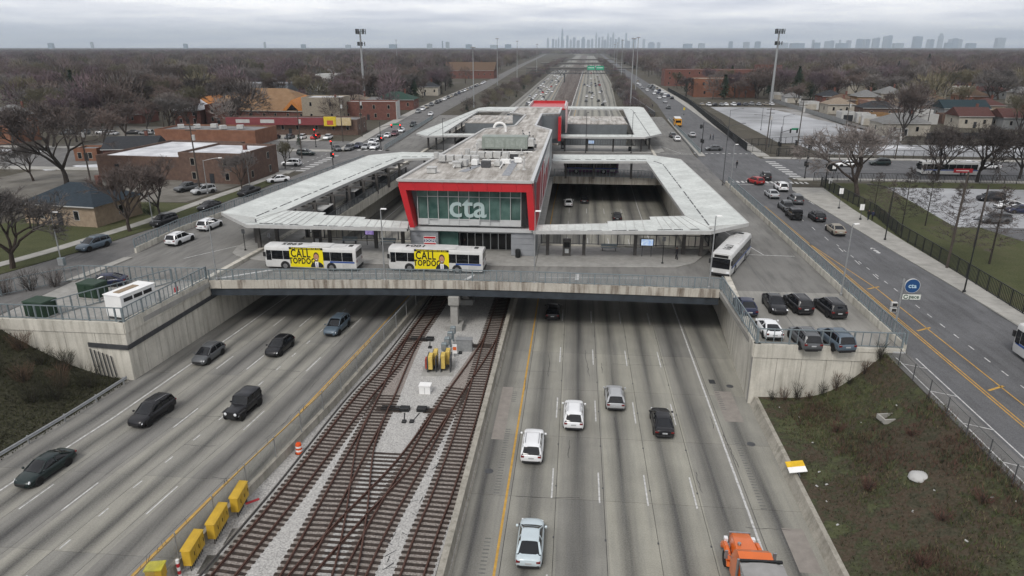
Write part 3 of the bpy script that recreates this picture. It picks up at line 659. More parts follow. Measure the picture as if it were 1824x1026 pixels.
struct(MB().poly([(95,214,5.948),(99,246,5.948),(100,345,5.948),(88,345,5.948),(100,235,5.948)]).build('bare_lot', mat('muddy_frost', (.10,.088,.07), .95, c2=(.30,.30,.30), scale=.12, detail=8, world=True)))
struct(MB().poly([(-140,188,5.95),(-67,188,5.95),(-66,206,5.95),(-140,206,5.95)]).build('car_park_west', M_ASPH2)); struct(MB().poly([(-105,206,5.95),(-78,206,5.95),(-78,222,5.95),(-105,222,5.95)]).build('shop_forecourt', M_WALK)); struct(MB().poly([(-125,112,5.94),(-71,119,5.94),(-67,149,5.94),(-125,149,5.94)]).build('alley_yard', mat('dirt_yard', (.085,.078,.066), .95, c2=(.19,.18,.16), scale=.18, detail=7, world=True)))
struct(MB().poly([(-170,212,5.945),(-108,212,5.945),(-108,240,5.945),(-170,240,5.945)]).build('yard_west', MATS['dirt_yard']))
# street markings
def mk(pts, mt, parent=st, name='road_marking', z=6.006): return MB().poly([(p[0], p[1], z) for p in pts]).build(name, mt, parent)
def line(p, q, w, mt, z=5.985, parent=st):
    d = Vector((q[0]-p[0], q[1]-p[1], 0)).normalized(); s = Vector((d.y, -d.x, 0))*w/2
    return mk([(p[0]-s.x,p[1]-s.y),(p[0]+s.x,p[1]+s.y),(q[0]+s.x,q[1]+s.y),(q[0]-s.x,q[1]-s.y)], mt, parent, z=z)
for x in (34.0,34.28): line((x+.25,-10),(x-.35,125), .12, M_YELP, parent=road_e)
for x in (36.3,): line((x+.3,-10),(x-.55,80), .12, M_YELP, parent=road_e); line((x-.55,80),(34.0,100), .12, M_YELP, parent=road_e)
for y in (30,42,54.5,67.3,80): line((34.6,y),(36.3,y+1), .22, M_YELP, parent=road_e)
for k in range(34): y = 8+k*2.75; line((37.8,y),(37.8,y+1.0), .12, M_WHITEP, parent=road_e)
for k in range(10): y = 84+k*6; line((37.4,y),(37.5,y+2.0), .12, M_WHITEP, parent=road_e)
for x in (29.75,31.5): line((x,-5),(x,60.5), .11, M_WHITEP, z=5.986, parent=road_e)
for k in range(12): line((29.75,2+k*5.2),(31.45,1.2+k*5.2), .11, M_WHITEP, z=5.987, parent=road_e)
struct(MB().poly([(29.25,-60,5.955),(31.25,-60,5.955),(31.25,61.6,5.955),(29.25,61.6,5.955)]).build('cycle_lane', M_ASPH2))
for k in range(16): x = 33+k*1.0; line((x,148.6),(x+.5,148.6), 2.2, M_WHITEP, parent=road_e)
for k in range(14): x = 30+k*1.5; line((x,190.3),(x+.7,190.3), .9, M_WHITEP, parent=road_e)
line((31.5,145.8),(43,145.6), .3, M_WHITEP, parent=road_e)
for k in range(9): y = 153+k*2.9; line((48.2,y),(48.2,y+1.3), 2.4, M_WHITEP); line((-62.8,y),(-62.8,y+1.2), 2.2, M_WHITEP)
for k in range(20): x = 52+k*5; line((x,168),(x+2.2,168), .12, M_WHITEP)
for k in range(8): line((-66-k*.01,156+k*3.3),(-66,157.4+k*3.3), .2, M_WHITEP)
for k in range(5): x = -60+k*2; line((x,187.8),(x+1,187.8), 2.0, M_WHITEP, z=6.0)
# bus deck markings
line((18.6,93.5),(30.0,93.0), .15, M_WHITEP, 6.006); line((22.3,110),(26.0,93.2), .15, M_WHITEP, 6.006); line((-52,84.5),(-44.5,96), .15, M_WHITEP, 6.006)
line((-43,77.0),(-37.5,81.2), .45, M_WHITEP, 6.006); line((-37.5,79.6),(-12,81.2), .1, M_WHITEP, 6.006); line((-4,80.8),(8.5,81.6), .1, M_WHITEP, 6.006)
line((-13.1,78.6),(-12.2,80.9), .45, M_WHITEP, 6.006); line((.6,80.2),(.7,83), .45, M_WHITEP, 6.006)
line((22,188.3),(31,188.2), .18, M_WHITEP, 6.006); line((24,204),(28,189), .15, M_WHITEP, 6.006)
# expansion joints of the deck
for x in (-38,-27,-9,9,22.5): line((x,61.5 if x > 18 else 78),(x+.6,94.5), .05, M_DARKST, 6.007)
# cycle symbols painted on the lane
for (cx, cy) in ((42.08,96.46),(43.25,128.12)):
    for s in (-.35,.35):
        mk([(cx+.28*math.cos(k*PI/5), cy+s*1.3+.42*math.sin(k*PI/5)) for k in range(10)], M_WHITEP, road_e, z=5.987)
    line((cx-.1,cy-.4),(cx+.3,cy+.3), .14, M_WHITEP, 5.988, road_e); line((cx-.3,cy+1.2),(cx,cy+1.9), .2, M_WHITEP, 5.988, road_e); line((cx+.3,cy+1.2),(cx,cy+1.9), .2, M_WHITEP, 5.989, road_e)
# raised bus platforms (kerbed islands) and medians
def island(name, poly, z=6.15, mt=M_CONC): return struct(MB().prism(poly, 5.99, z).build(name, mt, bevel=.03))
island('bus_platform_west', [(-47.4,90.5),(-46.6,87.4),(-44.3,85.3),(-38.7,83.6),(-23.2,84.3),(-23.2,94.9),(-40.0,94.9),(-38.2,150),(-44,150)])
island('bus_platform_front', [(-23.15,84.3),(-4.75,85.1),(-4.75,94.9),(-23.15,94.9)])
island('bus_platform_east', [(-4.7,85.1),(13.2,86.2),(16,88.4),(18.2,93),(20.4,98),(20.4,150),(19.3,150),(18.7,94.9),(-4.7,94.9)])
island('bus_platform_north', [(-42,188.5),(22,188.5),(24,192),(24,202),(-42,202)])
mw = thing('median_wall', 'low concrete wall carrying the railing between parking deck and east road', 'wall', (30.95,62,0))
for k in range(13):
    y0_, y1_ = k*6.4, (k+1)*6.4-.02; MB().prism([(0,y0_),(.28,y0_),(.28,y1_),(0,y1_)], 5.9, 6.75).build('wall_segment', M_WALL, mw)
mw2 = thing('median_wall', 'low concrete wall carrying the railing between the bus lane and west road', 'wall', (0,0,0))
FW = [(-59.78,86.33), (-59.91,97.63), (-56.63,122.68), (-54.37,139.86), (-51.15,165.42)]
for (ax, ay), (bx, by) in zip(FW, FW[1:]):
    for k in range(4):
        a = (ax+(bx-ax)*k/4, ay+(by-ay)*k/4+.01); b = (ax+(bx-ax)*(k+1)/4, ay+(by-ay)*(k+1)/4-.01); MB().prism([a, b, (b[0]-.3,b[1]), (a[0]-.3,a[1])], 5.9, 6.8).build('wall_segment', M_WALL, mw2)
island('kerb_median_west', [(-61.2,74),(-59.9,74),(-58.9,84),(-60.1,84)], 6.14, M_WALK)
island('traffic_island', [(31.9,184.5),(33.6,184.5),(36.2,280),(35.2,280)], 6.2, M_WALK)

# ================================================================== RAILINGS
_pk = {}
def railing(label, pts, z, h=1.5, step=.72, post=2.9, mt=None, parts=True, infill=None, name='steel_railing', w=.075, cat='railing', zf=None):
    mt = mt or M_RAILST; ox, oy = pts[0]; t = thing(name, label, cat, (ox, oy, 0))
    P = [(x-ox, y-oy, (zf(i) if zf else z)) for i, (x, y) in enumerate(pts)]
    key = (round(h,2), round(w,3), mt.name)
    if key not in _pk:
        _pk[key] = (MB().box(-w*.4,w*.4,-w*.4,w*.4,.08,h-.04).mesh('picket', mt), MB().box(-w*.9,w*.9,-w*.9,w*.9,-.05,h+.02).mesh('post', mt))
    pk, ps = _pk[key]; m = MB(); allp = MB()
    for a, b in zip(P, P[1:]):
        for zz, hh in ((h, w*1.3), (.12, w)):
            m2 = MB().bar((a[0],a[1],a[2]+zz),(b[0],b[1],b[2]+zz), w*1.2, hh); m2.build('top_rail' if zz > 1 else 'bottom_rail', mt, t)
        if infill: MB().poly([(a[0],a[1]+.02,a[2]+.12),(b[0],b[1]+.02,b[2]+.12),(b[0],b[1]+.02,b[2]+h),(a[0],a[1]+.02,a[2]+h)]).build('mesh_infill', infill, t)
    tot = sum((Vector(b)-Vector(a)).length for a, b in zip(P, P[1:])); step = tot/max(1, round(tot/step)); npost = max(1, round(post/step))
    for i, (p, hd) in enumerate(along(P, step)):
        if i % npost == 0: link('post', ps, t, p, rot=(0,0,hd))
        elif parts: link('picket', pk, t, p, rot=(0,0,hd))
        else: allp.box(p.x-w*.4,p.x+w*.4,p.y-w*.4,p.y+w*.4,p.z+.08,p.z+h-.04)
    link('post', ps, t, P[-1])
    if allp.v: o = allp.build('pickets', mt, t); stuff(o)
    return t
M_INF = mesh_fence('railing_mesh_infill', (.25,.31,.34), .17)
railing('grey steel railing along the front of the bus bridge', [(x, y-.05) for x, y in BR], 6.2, zf=lambda i: 6.2+CR[i], infill=M_INF, h=1.35)
railing('grey railing on the inner edge of the equipment lot, above the west retaining wall', [(WL(61)+.0,61.2),(WL(75.2),75.3)], 6.45, infill=M_INF)
railing('grey railing along the front edge of the equipment lot, above the dark bushes', [(-72,61.2),(WL(61)-.1,61.2)], 6.45)
railing('grey railing along the far side of the equipment lot beside the west road', [(-70,61.6),(-59.6,74.8),(-43.9,75.2)], 6.1, h=1.7)
railing('grey dividing railing inside the equipment lot between green cabinets and white tank', [(-54.8,62.4),(-47.9,74.8)], 6.0, h=1.7)
railing('grey railing on top of the parking deck wall beside the northbound lanes', [(17.6,62.0),(17.3,77.6)], 6.3, infill=M_INF)
railing('grey railing on the end wall of the parking deck above the weedy slope', [(17.7,61.95),(30.8,61.95)], 6.3)
railing('long grey railing between the parking deck and the east road', [(31.1,62),(31.1,100),(31.1,143)], 6.75, h=1.25, parts=True, infill=M_INF)
railing('long grey railing between the west bus lane and the west road', [(x-.15, y) for x, y in FW], 6.8, h=1.2, parts=False, infill=M_INF)
railing('dark railing round the left pit under the west canopy', [(-39.15,95.4),(-37.3,150.6)], 6.5, h=1.2, parts=False, mt=M_DARKST, infill=M_INF)
railing('dark railing at the back of the left platform beside the pit', [(-39.0,95.1),(-23.4,95.1)], 6.35, h=1.6, mt=M_DARKST, step=.9)
railing('dark railing at the back of the right platform beside the pit', [(-4.5,95.1),(18.8,95.1)], 6.35, h=1.6, mt=M_DARKST, step=.9)
railing('grey railing at the far end of the right pit below the canopy', [(-4.5,150.8),(10.5,150.8),(19.4,149.2)], 6.15, h=1.6, step=.75)
railing('dark railing along the right pit beside the east bus lane', [(18.95,95.5),(19.55,150)], 6.5, h=1.1, parts=False, mt=M_DARKST)
railing('dark railing behind the north platform, right of the red core', [(-4.5,203.2),(17,203.2)], 6.1, h=1.5, parts=False, mt=M_DARKST)
railing('grey rail on the traffic island north of the crossing', [(32.8,188),(35.5,277)], 6.2, h=1.1, parts=False, infill=M_INF)
railing('grey rail along the west road north of the crossing', [(-52.6,189),(-56.8,276)], 6.1, h=1.2, parts=False, infill=M_INF)
BFZ = [(49.98,144.97),(50.34,118.14),(48.54,105.17),(48.18,87.99),(47.76,72.72),(48.6,40),(48.8,10)]
def black_fence(label, pts, h, step=2.4): return railing(label, pts, 6.05, h=h, step=.3, post=step, mt=M_BLACKST, parts=False, name='iron_fence', w=.06, cat='fence')
black_fence('black iron fence between the east pavement and the park lawn', BFZ, 1.9)
black_fence('black iron fence around the park lawn along the cross street', [(50.5,151.2),(70,151.3),(100,151.4),(150,151.4)], 1.7)
black_fence('tall black fence screening the vacant lot along the east road', [(57.82,187.28),(46.29,194.45),(49.80,264.21),(56.24,370.78),(58,470)], 2.2)
black_fence('black iron fence around the frosted lot along the cross street', [(52,186.4),(80,185.4),(150,185.2)], 2.0); black_fence('black iron fence dividing the two frosted vacant lots', [(48,205),(66,213.5),(100,213.5),(140,213)], 2.0)
t = thing('privacy_screen', 'black mesh screen on the fence of the vacant lot beside the east road', 'fence', (0,0,0))
for a, b in zip([(46.3,206),(51.5,258)], [(51.5,258),(56.3,362)]): MB().poly([(a[0]-.12,a[1],6.1),(b[0]-.12,b[1],6.1),(b[0]-.12,b[1],8.2),(a[0]-.12,a[1],8.2)]).build('mesh_panel', M_CHAINB, t)
# chain link fence on top of the weedy slope
cf2 = thing('chain_link_fence', 'sagging chain link fence at the top of the weedy slope beside the cycle lane', 'fence', (0,0,0))
for a, b in zip(range(2, 61, 3), range(5, 64, 3)):
    b = min(b, 61.5); x = lerp([(0,28.6),(38,28.9),(49,29.1),(58,29.3)], a); x2 = lerp([(0,28.6),(38,28.9),(49,29.1),(58,29.3)], b)
    MB().tube((x,a,5.7),(x,a,7.5),.04,n=6).build('post', M_DARKST, cf2); MB().poly([(x,a,5.85),(x2,b,5.85),(x2,b,7.4),(x,a,7.4)]).build('mesh_panel', mesh_fence('chain_thin', (.16,.16,.15), .13) if 'chain_thin' not in MATS else MATS['chain_thin'], cf2)
    MB().tube((x,a,7.42),(x2,b,7.42),.02,n=5).build('top_wire', M_DARKST, cf2)

# ================================================================== STATION
stn = thing('station_building', 'transit station hall with red portal frame and white roof over the tracks', 'station', (-14.1, 88, 0))
ox, oy = -14.1, 88
def sp(name, m, mt, parent=stn, **k):
    for i, v in enumerate(m.v): m.v[i] = (v[0]-ox, v[1]-oy, v[2])
    return m.build(name, mt, parent, **k)
# upper hall body and roof
ROOF = [(-22.9,87.6),(-5.45,87.6),(-5.2,146.4),(-8.95,154.8),(-9.05,183.2),(-4.6,186),(-4.4,203.7),(-16.7,203.7),(-17.0,186),(-13.0,180),(-13.4,154.4),(-19.2,147.2)]
m = MB().prism(ROOF, 16.05, 16.42); roof = sp('roof', m, M_ROOFM)
for a, b in zip(ROOF[1:]+ROOF[:1], ROOF[2:]+ROOF[:2]):
    sp('parapet', MB().bar((a[0],a[1],16.5),(b[0],b[1],16.5),.45,.3), M_SPAND if a[0] > -10 else M_FASCIA, roof)
body = [(-22.0,90.2),(-5.0,90.2),(-5.0,146.2),(-8.8,154.6),(-8.9,183),(-4.7,186),(-4.6,203.5),(-16.5,203.5),(-16.8,186),(-13.2,180),(-13.5,154.5),(-19.4,147)]
sp('hall_wall', MB().prism([(x, y) for x, y in body], 10.0, 16.04), M_GREYP)
sp('hall_floor_slab', MB().prism([(x*1.0, y) for x, y in [(-22.6,89.0),(-4.9,89.0),(-4.9,150.5),(-22.6,150.5)]], 9.45, 9.98), M_SPAND)
# red portal frame: top band and two raked legs
yf0, yf1 = 87.55, 90.25
for k in range(9):
    u0, u1 = k/9, (k+1)/9; xa = lambda u, z: (-22.4+16.8*u)*(1-z)+(-22.95+17.55*u)*z
    q = [(xa(u0,0)+.012,15.2),(xa(u1,0)-.012,15.2),(xa(u1,1)-.012,16.38),(xa(u0,1)+.012,16.38)]
    sp('portal_panel', MB().hexa([(q[0][0],yf0,15.2),(q[1][0],yf0,15.2),(q[1][0],yf1,15.2),(q[0][0],yf1,15.2),(q[3][0],yf0,16.38),(q[2][0],yf0,16.38),(q[2][0],yf1,16.38),(q[3][0],yf1,16.38)]), M_RED)
sp('portal_leg', MB().hexa([(-21.6,yf0+.02,10.2),(-20.95,yf0+.02,10.2),(-20.95,yf1,10.2),(-21.6,yf1,10.2),(-22.93,yf0+.02,15.98),(-21.9,yf0+.02,15.19),(-21.9,yf1,15.19),(-22.93,yf1,15.98)]), M_RED)
sp('portal_leg', MB().hexa([(-5.75,yf0+.02,10.2),(-4.9,yf0+.02,10.2),(-4.9,yf1,10.2),(-5.75,yf1,10.2),(-6.15,yf0+.02,15.19),(-5.38,yf0+.02,15.98),(-5.38,yf1,15.98),(-6.15,yf1,15.19)]), M_RED)
# glazing: ten bays, three rows of panes set in mullions
gx0, gx1 = -20.75, -6.95; gw = (gx1-gx0)/10
for k in range(10):
    for r, (z0, z1, mt) in enumerate(((10.32,11.1,M_SPAND),(11.1,14.15,M_GLASSG),(14.15,15.25,M_GLASSG))):
        o = sp('pane', MB().box(gx0+gw*k+.03,gx0+gw*(k+1)-.03,89.0,89.06,z0+.03,z1-.03), mt)
        o.rotation_euler = (random.Random(k*3+r).uniform(-.02,.012), 0, random.Random(k*5+r).uniform(-.012,.012))
for k in range(11): sp('mullion', MB().box(gx0+gw*k-.035,gx0+gw*k+.035,88.94,89.1,10.3,15.28), M_SPAND)
for z in (10.3,11.1,14.15,15.25): sp('transom', MB().box(gx0,gx1,88.95,89.11,z-.035,z+.035), M_SPAND)
sp('reveal', MB().box(gx1+.04,-6.2,89.0,89.1,10.3,15.3), M_TRIM)
lt = text_mesh('cta', 4.25, mat('frosted_lettering', (.35,.44,.435), .5, .06, 1), .012, .055)
o = link('letters_cta', lt, stn, (-14.05-ox, 88.93-oy, 12.75), rot=(PI/2, 0, 0)); o.scale = (1.0,1,1)
# red glass and metal flank on the east
def flank(yz, mt, name, x=-4.96): return sp(name, MB().add([(x, y, z) for y, z in yz]+[(x-.06, y, z) for y, z in yz], [tuple(range(len(yz))), tuple(range(2*len(yz)-1, len(yz)-1, -1))]+[(i, (i+1) % len(yz), (i+1) % len(yz)+len(yz), i+len(yz)) for i in range(len(yz))]), mt)
flank([(90.3,10.0),(98,10.0),(110,15.9),(90.3,15.9)], M_REDGL, 'red_glass_panel'); flank([(98.1,10.0),(104,10.0),(116,15.9),(110.1,15.9)], mat('pale_red_glass', (.36,.17,.18), .15, .15, .6, spec=.6), 'pale_glass_panel')
flank([(104.1,10.0),(124,10.0),(132,13.2),(111.5,13.2)], M_REDGL, 'red_glass_panel'); flank([(112,13.3),(132,13.3),(139,15.9),(116.1,15.9)], M_SPAND, 'white_flank_panel'); flank([(124.1,10.0),(146,10.0),(146,15.9),(139.1,15.9),(132.1,13.2)], M_GREYP, 'grey_flank_panel')
for k in range(6): y = 97+k*8; flank([(y,10.0),(y+.25,10.0),(y+5.25,15.95),(y+5.0,15.95)], M_SPAND, 'flank_fin', -4.9)
sp('red_core_panel', MB().box(-4.75,-4.0,184.5,188.5,9.5,15.6), M_RED)
# ground floor: piers and recessed entrance
sp('lower_wall', MB().box(-22.0,-18.2,89.4,94.9,6.0,9.44), M_GREYP); sp('lower_wall', MB().box(-8.3,-5.0,89.4,94.9,6.0,9.44), M_GREYP)
for x0, x1 in ((-22.0,-18.2),(-8.3,-5.0)):
    for k in range(4): sp('wall_cladding', MB().box(x0+.02,x1-.02,89.33,89.39,6.2+.8*k,6.97+.8*k), mat('cladding_grey', (.24,.25,.265), .5, .1, 1.0))
sp('entrance_back', MB().box(-18.2,-8.3,92.3,92.5,6.0,9.44), M_GLASSD)
for k in range(9):
    x = -17.9+k*1.08; sp('door_frame', MB().box(x-.05,x+.05,92.18,92.3,6.15,8.7), M_SPAND)
    if 1 <= k <= 6: sp('door_leaf', MB().box(x+.1,x+.98,92.22,92.28,6.2,8.3), M_GLASSD)
sp('door_head', MB().box(-18.2,-8.3,92.16,92.3,8.45,8.6), M_SPAND); sp('side_screen', MB().box(-18.15,-15.6,90.2,90.26,6.2,9.2), M_GLASSG)
sp('exit_sign', MB().box(-13.6,-12.3,91.9,92.0,8.8,9.15), M_WHITE)
sgn = thing('notice_board', 'small white and red notice reading SOON on the grey station wall', 'sign', (-19.35,89.28,8.0)); MB().box(-.85,.85,-.02,.02,-.6,.6).build('board', M_WHITE, sgn)
for z, h, mt in ((.42,.26,'r'),(0,.42,'n'),(-.42,.18,'r')): MB().box(-.8,.8,-.032,-.021,z-h/2,z+h/2).build('band', M_RED if mt == 'r' else mat('navy_print', (.03,.04,.12), .6), sgn)
link('letters_soon', text_mesh('SOON', .5, M_WHITE, .004, .008), sgn, (0,-.04,0), rot=(PI/2,0,0))
# roof plant
for k in range(17): sp('membrane_seam', MB().box(-21.5+.045*(90+3.2*k-90),-5.8,90+3.2*k,90.12+3.2*k,16.42,16.435), M_ROOFM, roof)
def roofthing(name, label, x, y, fn, cat='roof unit', group=None):
    t = thing(name, label, cat, (x, y, 16.42), 0, group); fn(t); return t
M_AHU = mat('grey_green_unit', (.22,.25,.225), .5, .1, 1); M_LGREY = mat('light_grey_metal', (.42,.42,.41), .5, .15, 2)
def ahu(t):
    MB().box(-4.0,3.6,-1.4,1.4,.35,2.4).build('casing', M_AHU, t, bevel=.05); MB().box(3.6,4.6,-1.1,1.1,.35,2.0).build('intake_hood', M_LGREY, t, bevel=.05); MB().box(-5.0,-4.0,-.9,.9,.35,1.7).build('duct', M_LGREY, t, bevel=.1)
    for k in range(4): MB().box(-3.5+1.75*k,-2.0+1.75*k,-1.43,-1.4,.6,2.1).build('access_door', mat('unit_door', (.26,.29,.265), .5), t)
    for k in (-3.6,0,3.3): MB().box(k-.1,k+.1,-1.3,1.3,0,.35).build('support', M_DARKST, t)
roofthing('air_handling_unit', 'large grey green air handling unit on the station roof', -11.6, 117, ahu)
def duct(t):
    for k in range(5): MB().box(-3+k*1.25,-2+k*1.25,-.6,.6,.3,1.2).build('duct_section', M_LGREY, t, bevel=.04)
    MB().tube((-3.4,0,.7),(-3.4,0,1.6),.4,n=10).build('vent', M_LGREY, t)
roofthing('roof_duct', 'pale zigzag duct in front of the green roof unit', -13.2, 106.5, duct); roofthing('roof_duct', 'short pale duct left of the green roof unit', -17.3, 102.5, duct)
rnd = random.Random(11)
for k, (x, y, lab) in enumerate(((-16.9,98.5,'small square roof vent near the left parapet'),(-7.2,97.3,'tall thin vent pipe near the front right of the station roof'),(-15.8,111,'thin vent pipe left of the green roof unit'),(-8.1,124,'cluster of vent pipes behind the green roof unit'),(-19.6,93.5,'low box on the front left of the station roof'),(-9.5,107.5,'black capped fan box right of the pale duct'),(-7.6,116.5,'dark louvred box beside the green roof unit'),(-12.2,128,'flat grey hatch in the middle of the roof'))):
    def f(t, k=k):
        if k in (1,2): MB().tube((0,0,0),(0,0,1.7),.12,n=8).build('pipe', M_LGREY, t); MB().lathe([(.3,0),(.3,.1),(.14,.25)], (0,0,0), 10).build('flashing', M_LGREY, t); MB().lathe([(.2,1.7),(.22,1.8),(.02,1.95)], (0,0,0), 10).build('cap', M_LGREY, t)
        elif k == 3:
            for q in range(6): a = rnd.uniform(-1.6,1.6); b = rnd.uniform(-2,2); hh = rnd.uniform(.7,2.2); MB().tube((a,b,0),(a,b,hh),.1,n=8).build('pipe', M_LGREY, t); MB().lathe([(.2,hh),(.02,hh+.2)], (a,b,0), 8).build('cap', M_DARKST, t)
        else:
            MB().box(-.6,.6,-.6,.6,.1,.8).build('casing', M_LGREY if k not in (5,6) else M_DARKST, t, bevel=.05); MB().box(-.7,.7,-.7,.7,.8,.9).build('lid', M_LGREY, t, bevel=.02); MB().box(-.5,.5,-.5,.5,0,.1).build('curb', M_CONC, t)
    roofthing('roof_vent', lab, x, y, f)
for x0, y0, x1, y1, lab in ((-9.3,92.5,-9.1,109,'long grey walkway pad on the right of the station roof'),(-15.6,95,-13.6,103,'short grey walkway pad in the middle of the station roof')):
    o = MB().bar((x0,y0,16.45),(x1,y1,16.45),1.1,.05).build('walkway_pad', mat('walkway_grey', (.25,.26,.28), .8)); tag(o, lab, 'roof pad')
rnd = random.Random(4)
for k in range(26):
    x = rnd.uniform(-18,-7); y = rnd.uniform(93,135); t = thing('roof_fitting', 'tiny pipe stub or fixing scattered on the white station roof', 'roof fitting', (x,y,16.42), rnd.uniform(0,3), 'small roof fittings')
    MB().tube((0,0,0),(0,0,rnd.uniform(.2,.6)),.1,n=6).build('stub', M_DARKST if k % 2 else M_LGREY, t); MB().box(-.25,.25,-.15,.15,0,.08).build('flashing', M_LGREY, t)
t = thing('roof_duct', 'curved white gooseneck vent at the back edge of the station roof', 'roof unit', (-15.6,143.5,16.42))
MB().path([(1.2*math.cos(a*PI/6), 0, .8+1.0*math.sin(a*PI/6)) for a in range(7)], .25, 8).build('gooseneck', M_WHITE, t); MB().tube((1.2,0,0),(1.2,0,.9),.25,n=8).build('riser', M_WHITE, t)
rnd = random.Random(14)
for k, (x, y) in enumerate(((-16.2,99.5),(-14.6,100.6),(-12.8,99.0),(-11.2,100.2),(-10.4,103.2),(-15.2,104.6),(-17.8,106.4),(-8.6,103.6),(-12.0,110.8),(-9.0,111.6),(-16.6,109.0),(-7.5,120.6),(-9.8,124.5),(-12.4,124.0))):
    t = thing('roof_unit', 'small pale plant box among the clutter on the station roof', 'roof unit', (x, y, 16.42), rnd.uniform(-.2,.2), 'plant boxes on the station roof'); w, d_, h_ = rnd.uniform(.35,.8), rnd.uniform(.3,.7), rnd.uniform(.5,1.1)
    MB().box(-w,w,-d_,d_,.12,h_).build('casing', (M_LGREY, M_WHITE, M_DARKST)[k % 3 if k % 5 else 0], t, bevel=.03); MB().box(-w*.9,w*.9,-d_*.9,d_*.9,0,.12).build('curb', M_DARKST, t); MB().tube((w*.5,0,h_),(w*.5,0,h_+.5),.07,n=6).build('pipe', M_LGREY, t)
for k, (a, b) in enumerate((((-18.5,100.5),(-9.5,101.2)),((-17.2,97),(-17.0,112)),((-14,104),(-7.5,104.4)),((-10.6,97),(-10.4,113)),((-15.5,112.8),(-7,113.2)))):
    t = thing('roof_pipe', ['front cross pipe on the station roof','left lengthwise pipe on the station roof','short cross pipe on the right of the station roof','right lengthwise pipe on the station roof','cross pipe just before the green roof unit'][k], 'pipe', (a[0],a[1],16.42)); MB().tube((0,0,.3),(b[0]-a[0],b[1]-a[1],.3),.09,n=6).build('pipe', M_WHITE, t)
    for u in (.1,.5,.9): MB().box((b[0]-a[0])*u-.1,(b[0]-a[0])*u+.1,(b[1]-a[1])*u-.1,(b[1]-a[1])*u+.1,0,.24).build('support', M_DARKST, t)
# glazed lantern and red box of the north hall
nh = thing('north_hall', 'red framed rooftop box of the north station hall', 'station', (-8.5,207,0))
MB().box(-5.2,5.2,.2,17.5,6.0,15.6).build('hall_wall', M_GREYP, nh)
MB().hexa([(-5.2,.1,15.6),(5.3,.1,15.6),(5.2,18,15.6),(-5.2,18,15.6),(-5.3,.1,16.0),(5.4,.1,16.0),(5.1,18,16.3),(-5.1,18,16.3)]).build('roof', M_RED, nh); MB().box(5.25,5.7,-3,18,9.4,16.5).build('portal_leg', mat('pinkish_panel', (.50,.36,.36), .5), nh)
for x0, x1 in ((-5.6,-5.2),(4.9,5.35)): MB().box(x0,x1,0,18,15.9,16.9).build('parapet', M_SPAND, nh)
MB().box(-5.2,4.9,17.6,18,15.9,16.9).build('parapet', M_RED, nh)
for x0, x1, y0, y1, lab in ((-4.0,16.0,226,251,'grey metal sided wing with pale roof right of the red hall'),(-36.0,-17.5,226,251,'grey metal sided wing with pale roof left of the red hall')):
    t = thing('station_wing', lab, 'station', ((x0+x1)/2,y0,0)); w = (x1-x0)/2
    n = 8
    for k in range(n): MB().box(-w+2*w*k/n+.02,-w+2*w*(k+1)/n-.02,-.06,0,2,9.6).build('wall_panel', M_GREYP, t)
    MB().box(-w,w,.01,y1-y0,0,9.55).build('wall', M_GREYP, t); MB().box(-w-.1,w+.1,-.1,y1-y0,9.6,9.85).build('roof', M_ROOFM, t)
    for k in range(10): x = rnd.uniform(-w+1,w-1); MB().box(x-.4,x+.4,5+k,5.8+k,9.85,10.5).build('roof_unit', M_LGREY, t, bevel=.03)
lan = thing('roof_lantern', 'glazed angled lantern on the narrow neck of the station roof', 'roof lantern', (-8.0,190,0))
MB().prism([(-.9,-6.7),(3.3,-3.8),(3.5,12),(3.1,12),(2.9,-3.6),(-.9,-6.2)], 11, 16.0).build('glass', M_GLASSG, lan)
MB().prism([(-1.0,-6.8),(3.4,-3.9),(3.6,12),(3.0,12),(2.8,-3.4),(-1.0,-6.1)], 16.0, 16.25).build('frame', M_SPAND, lan)

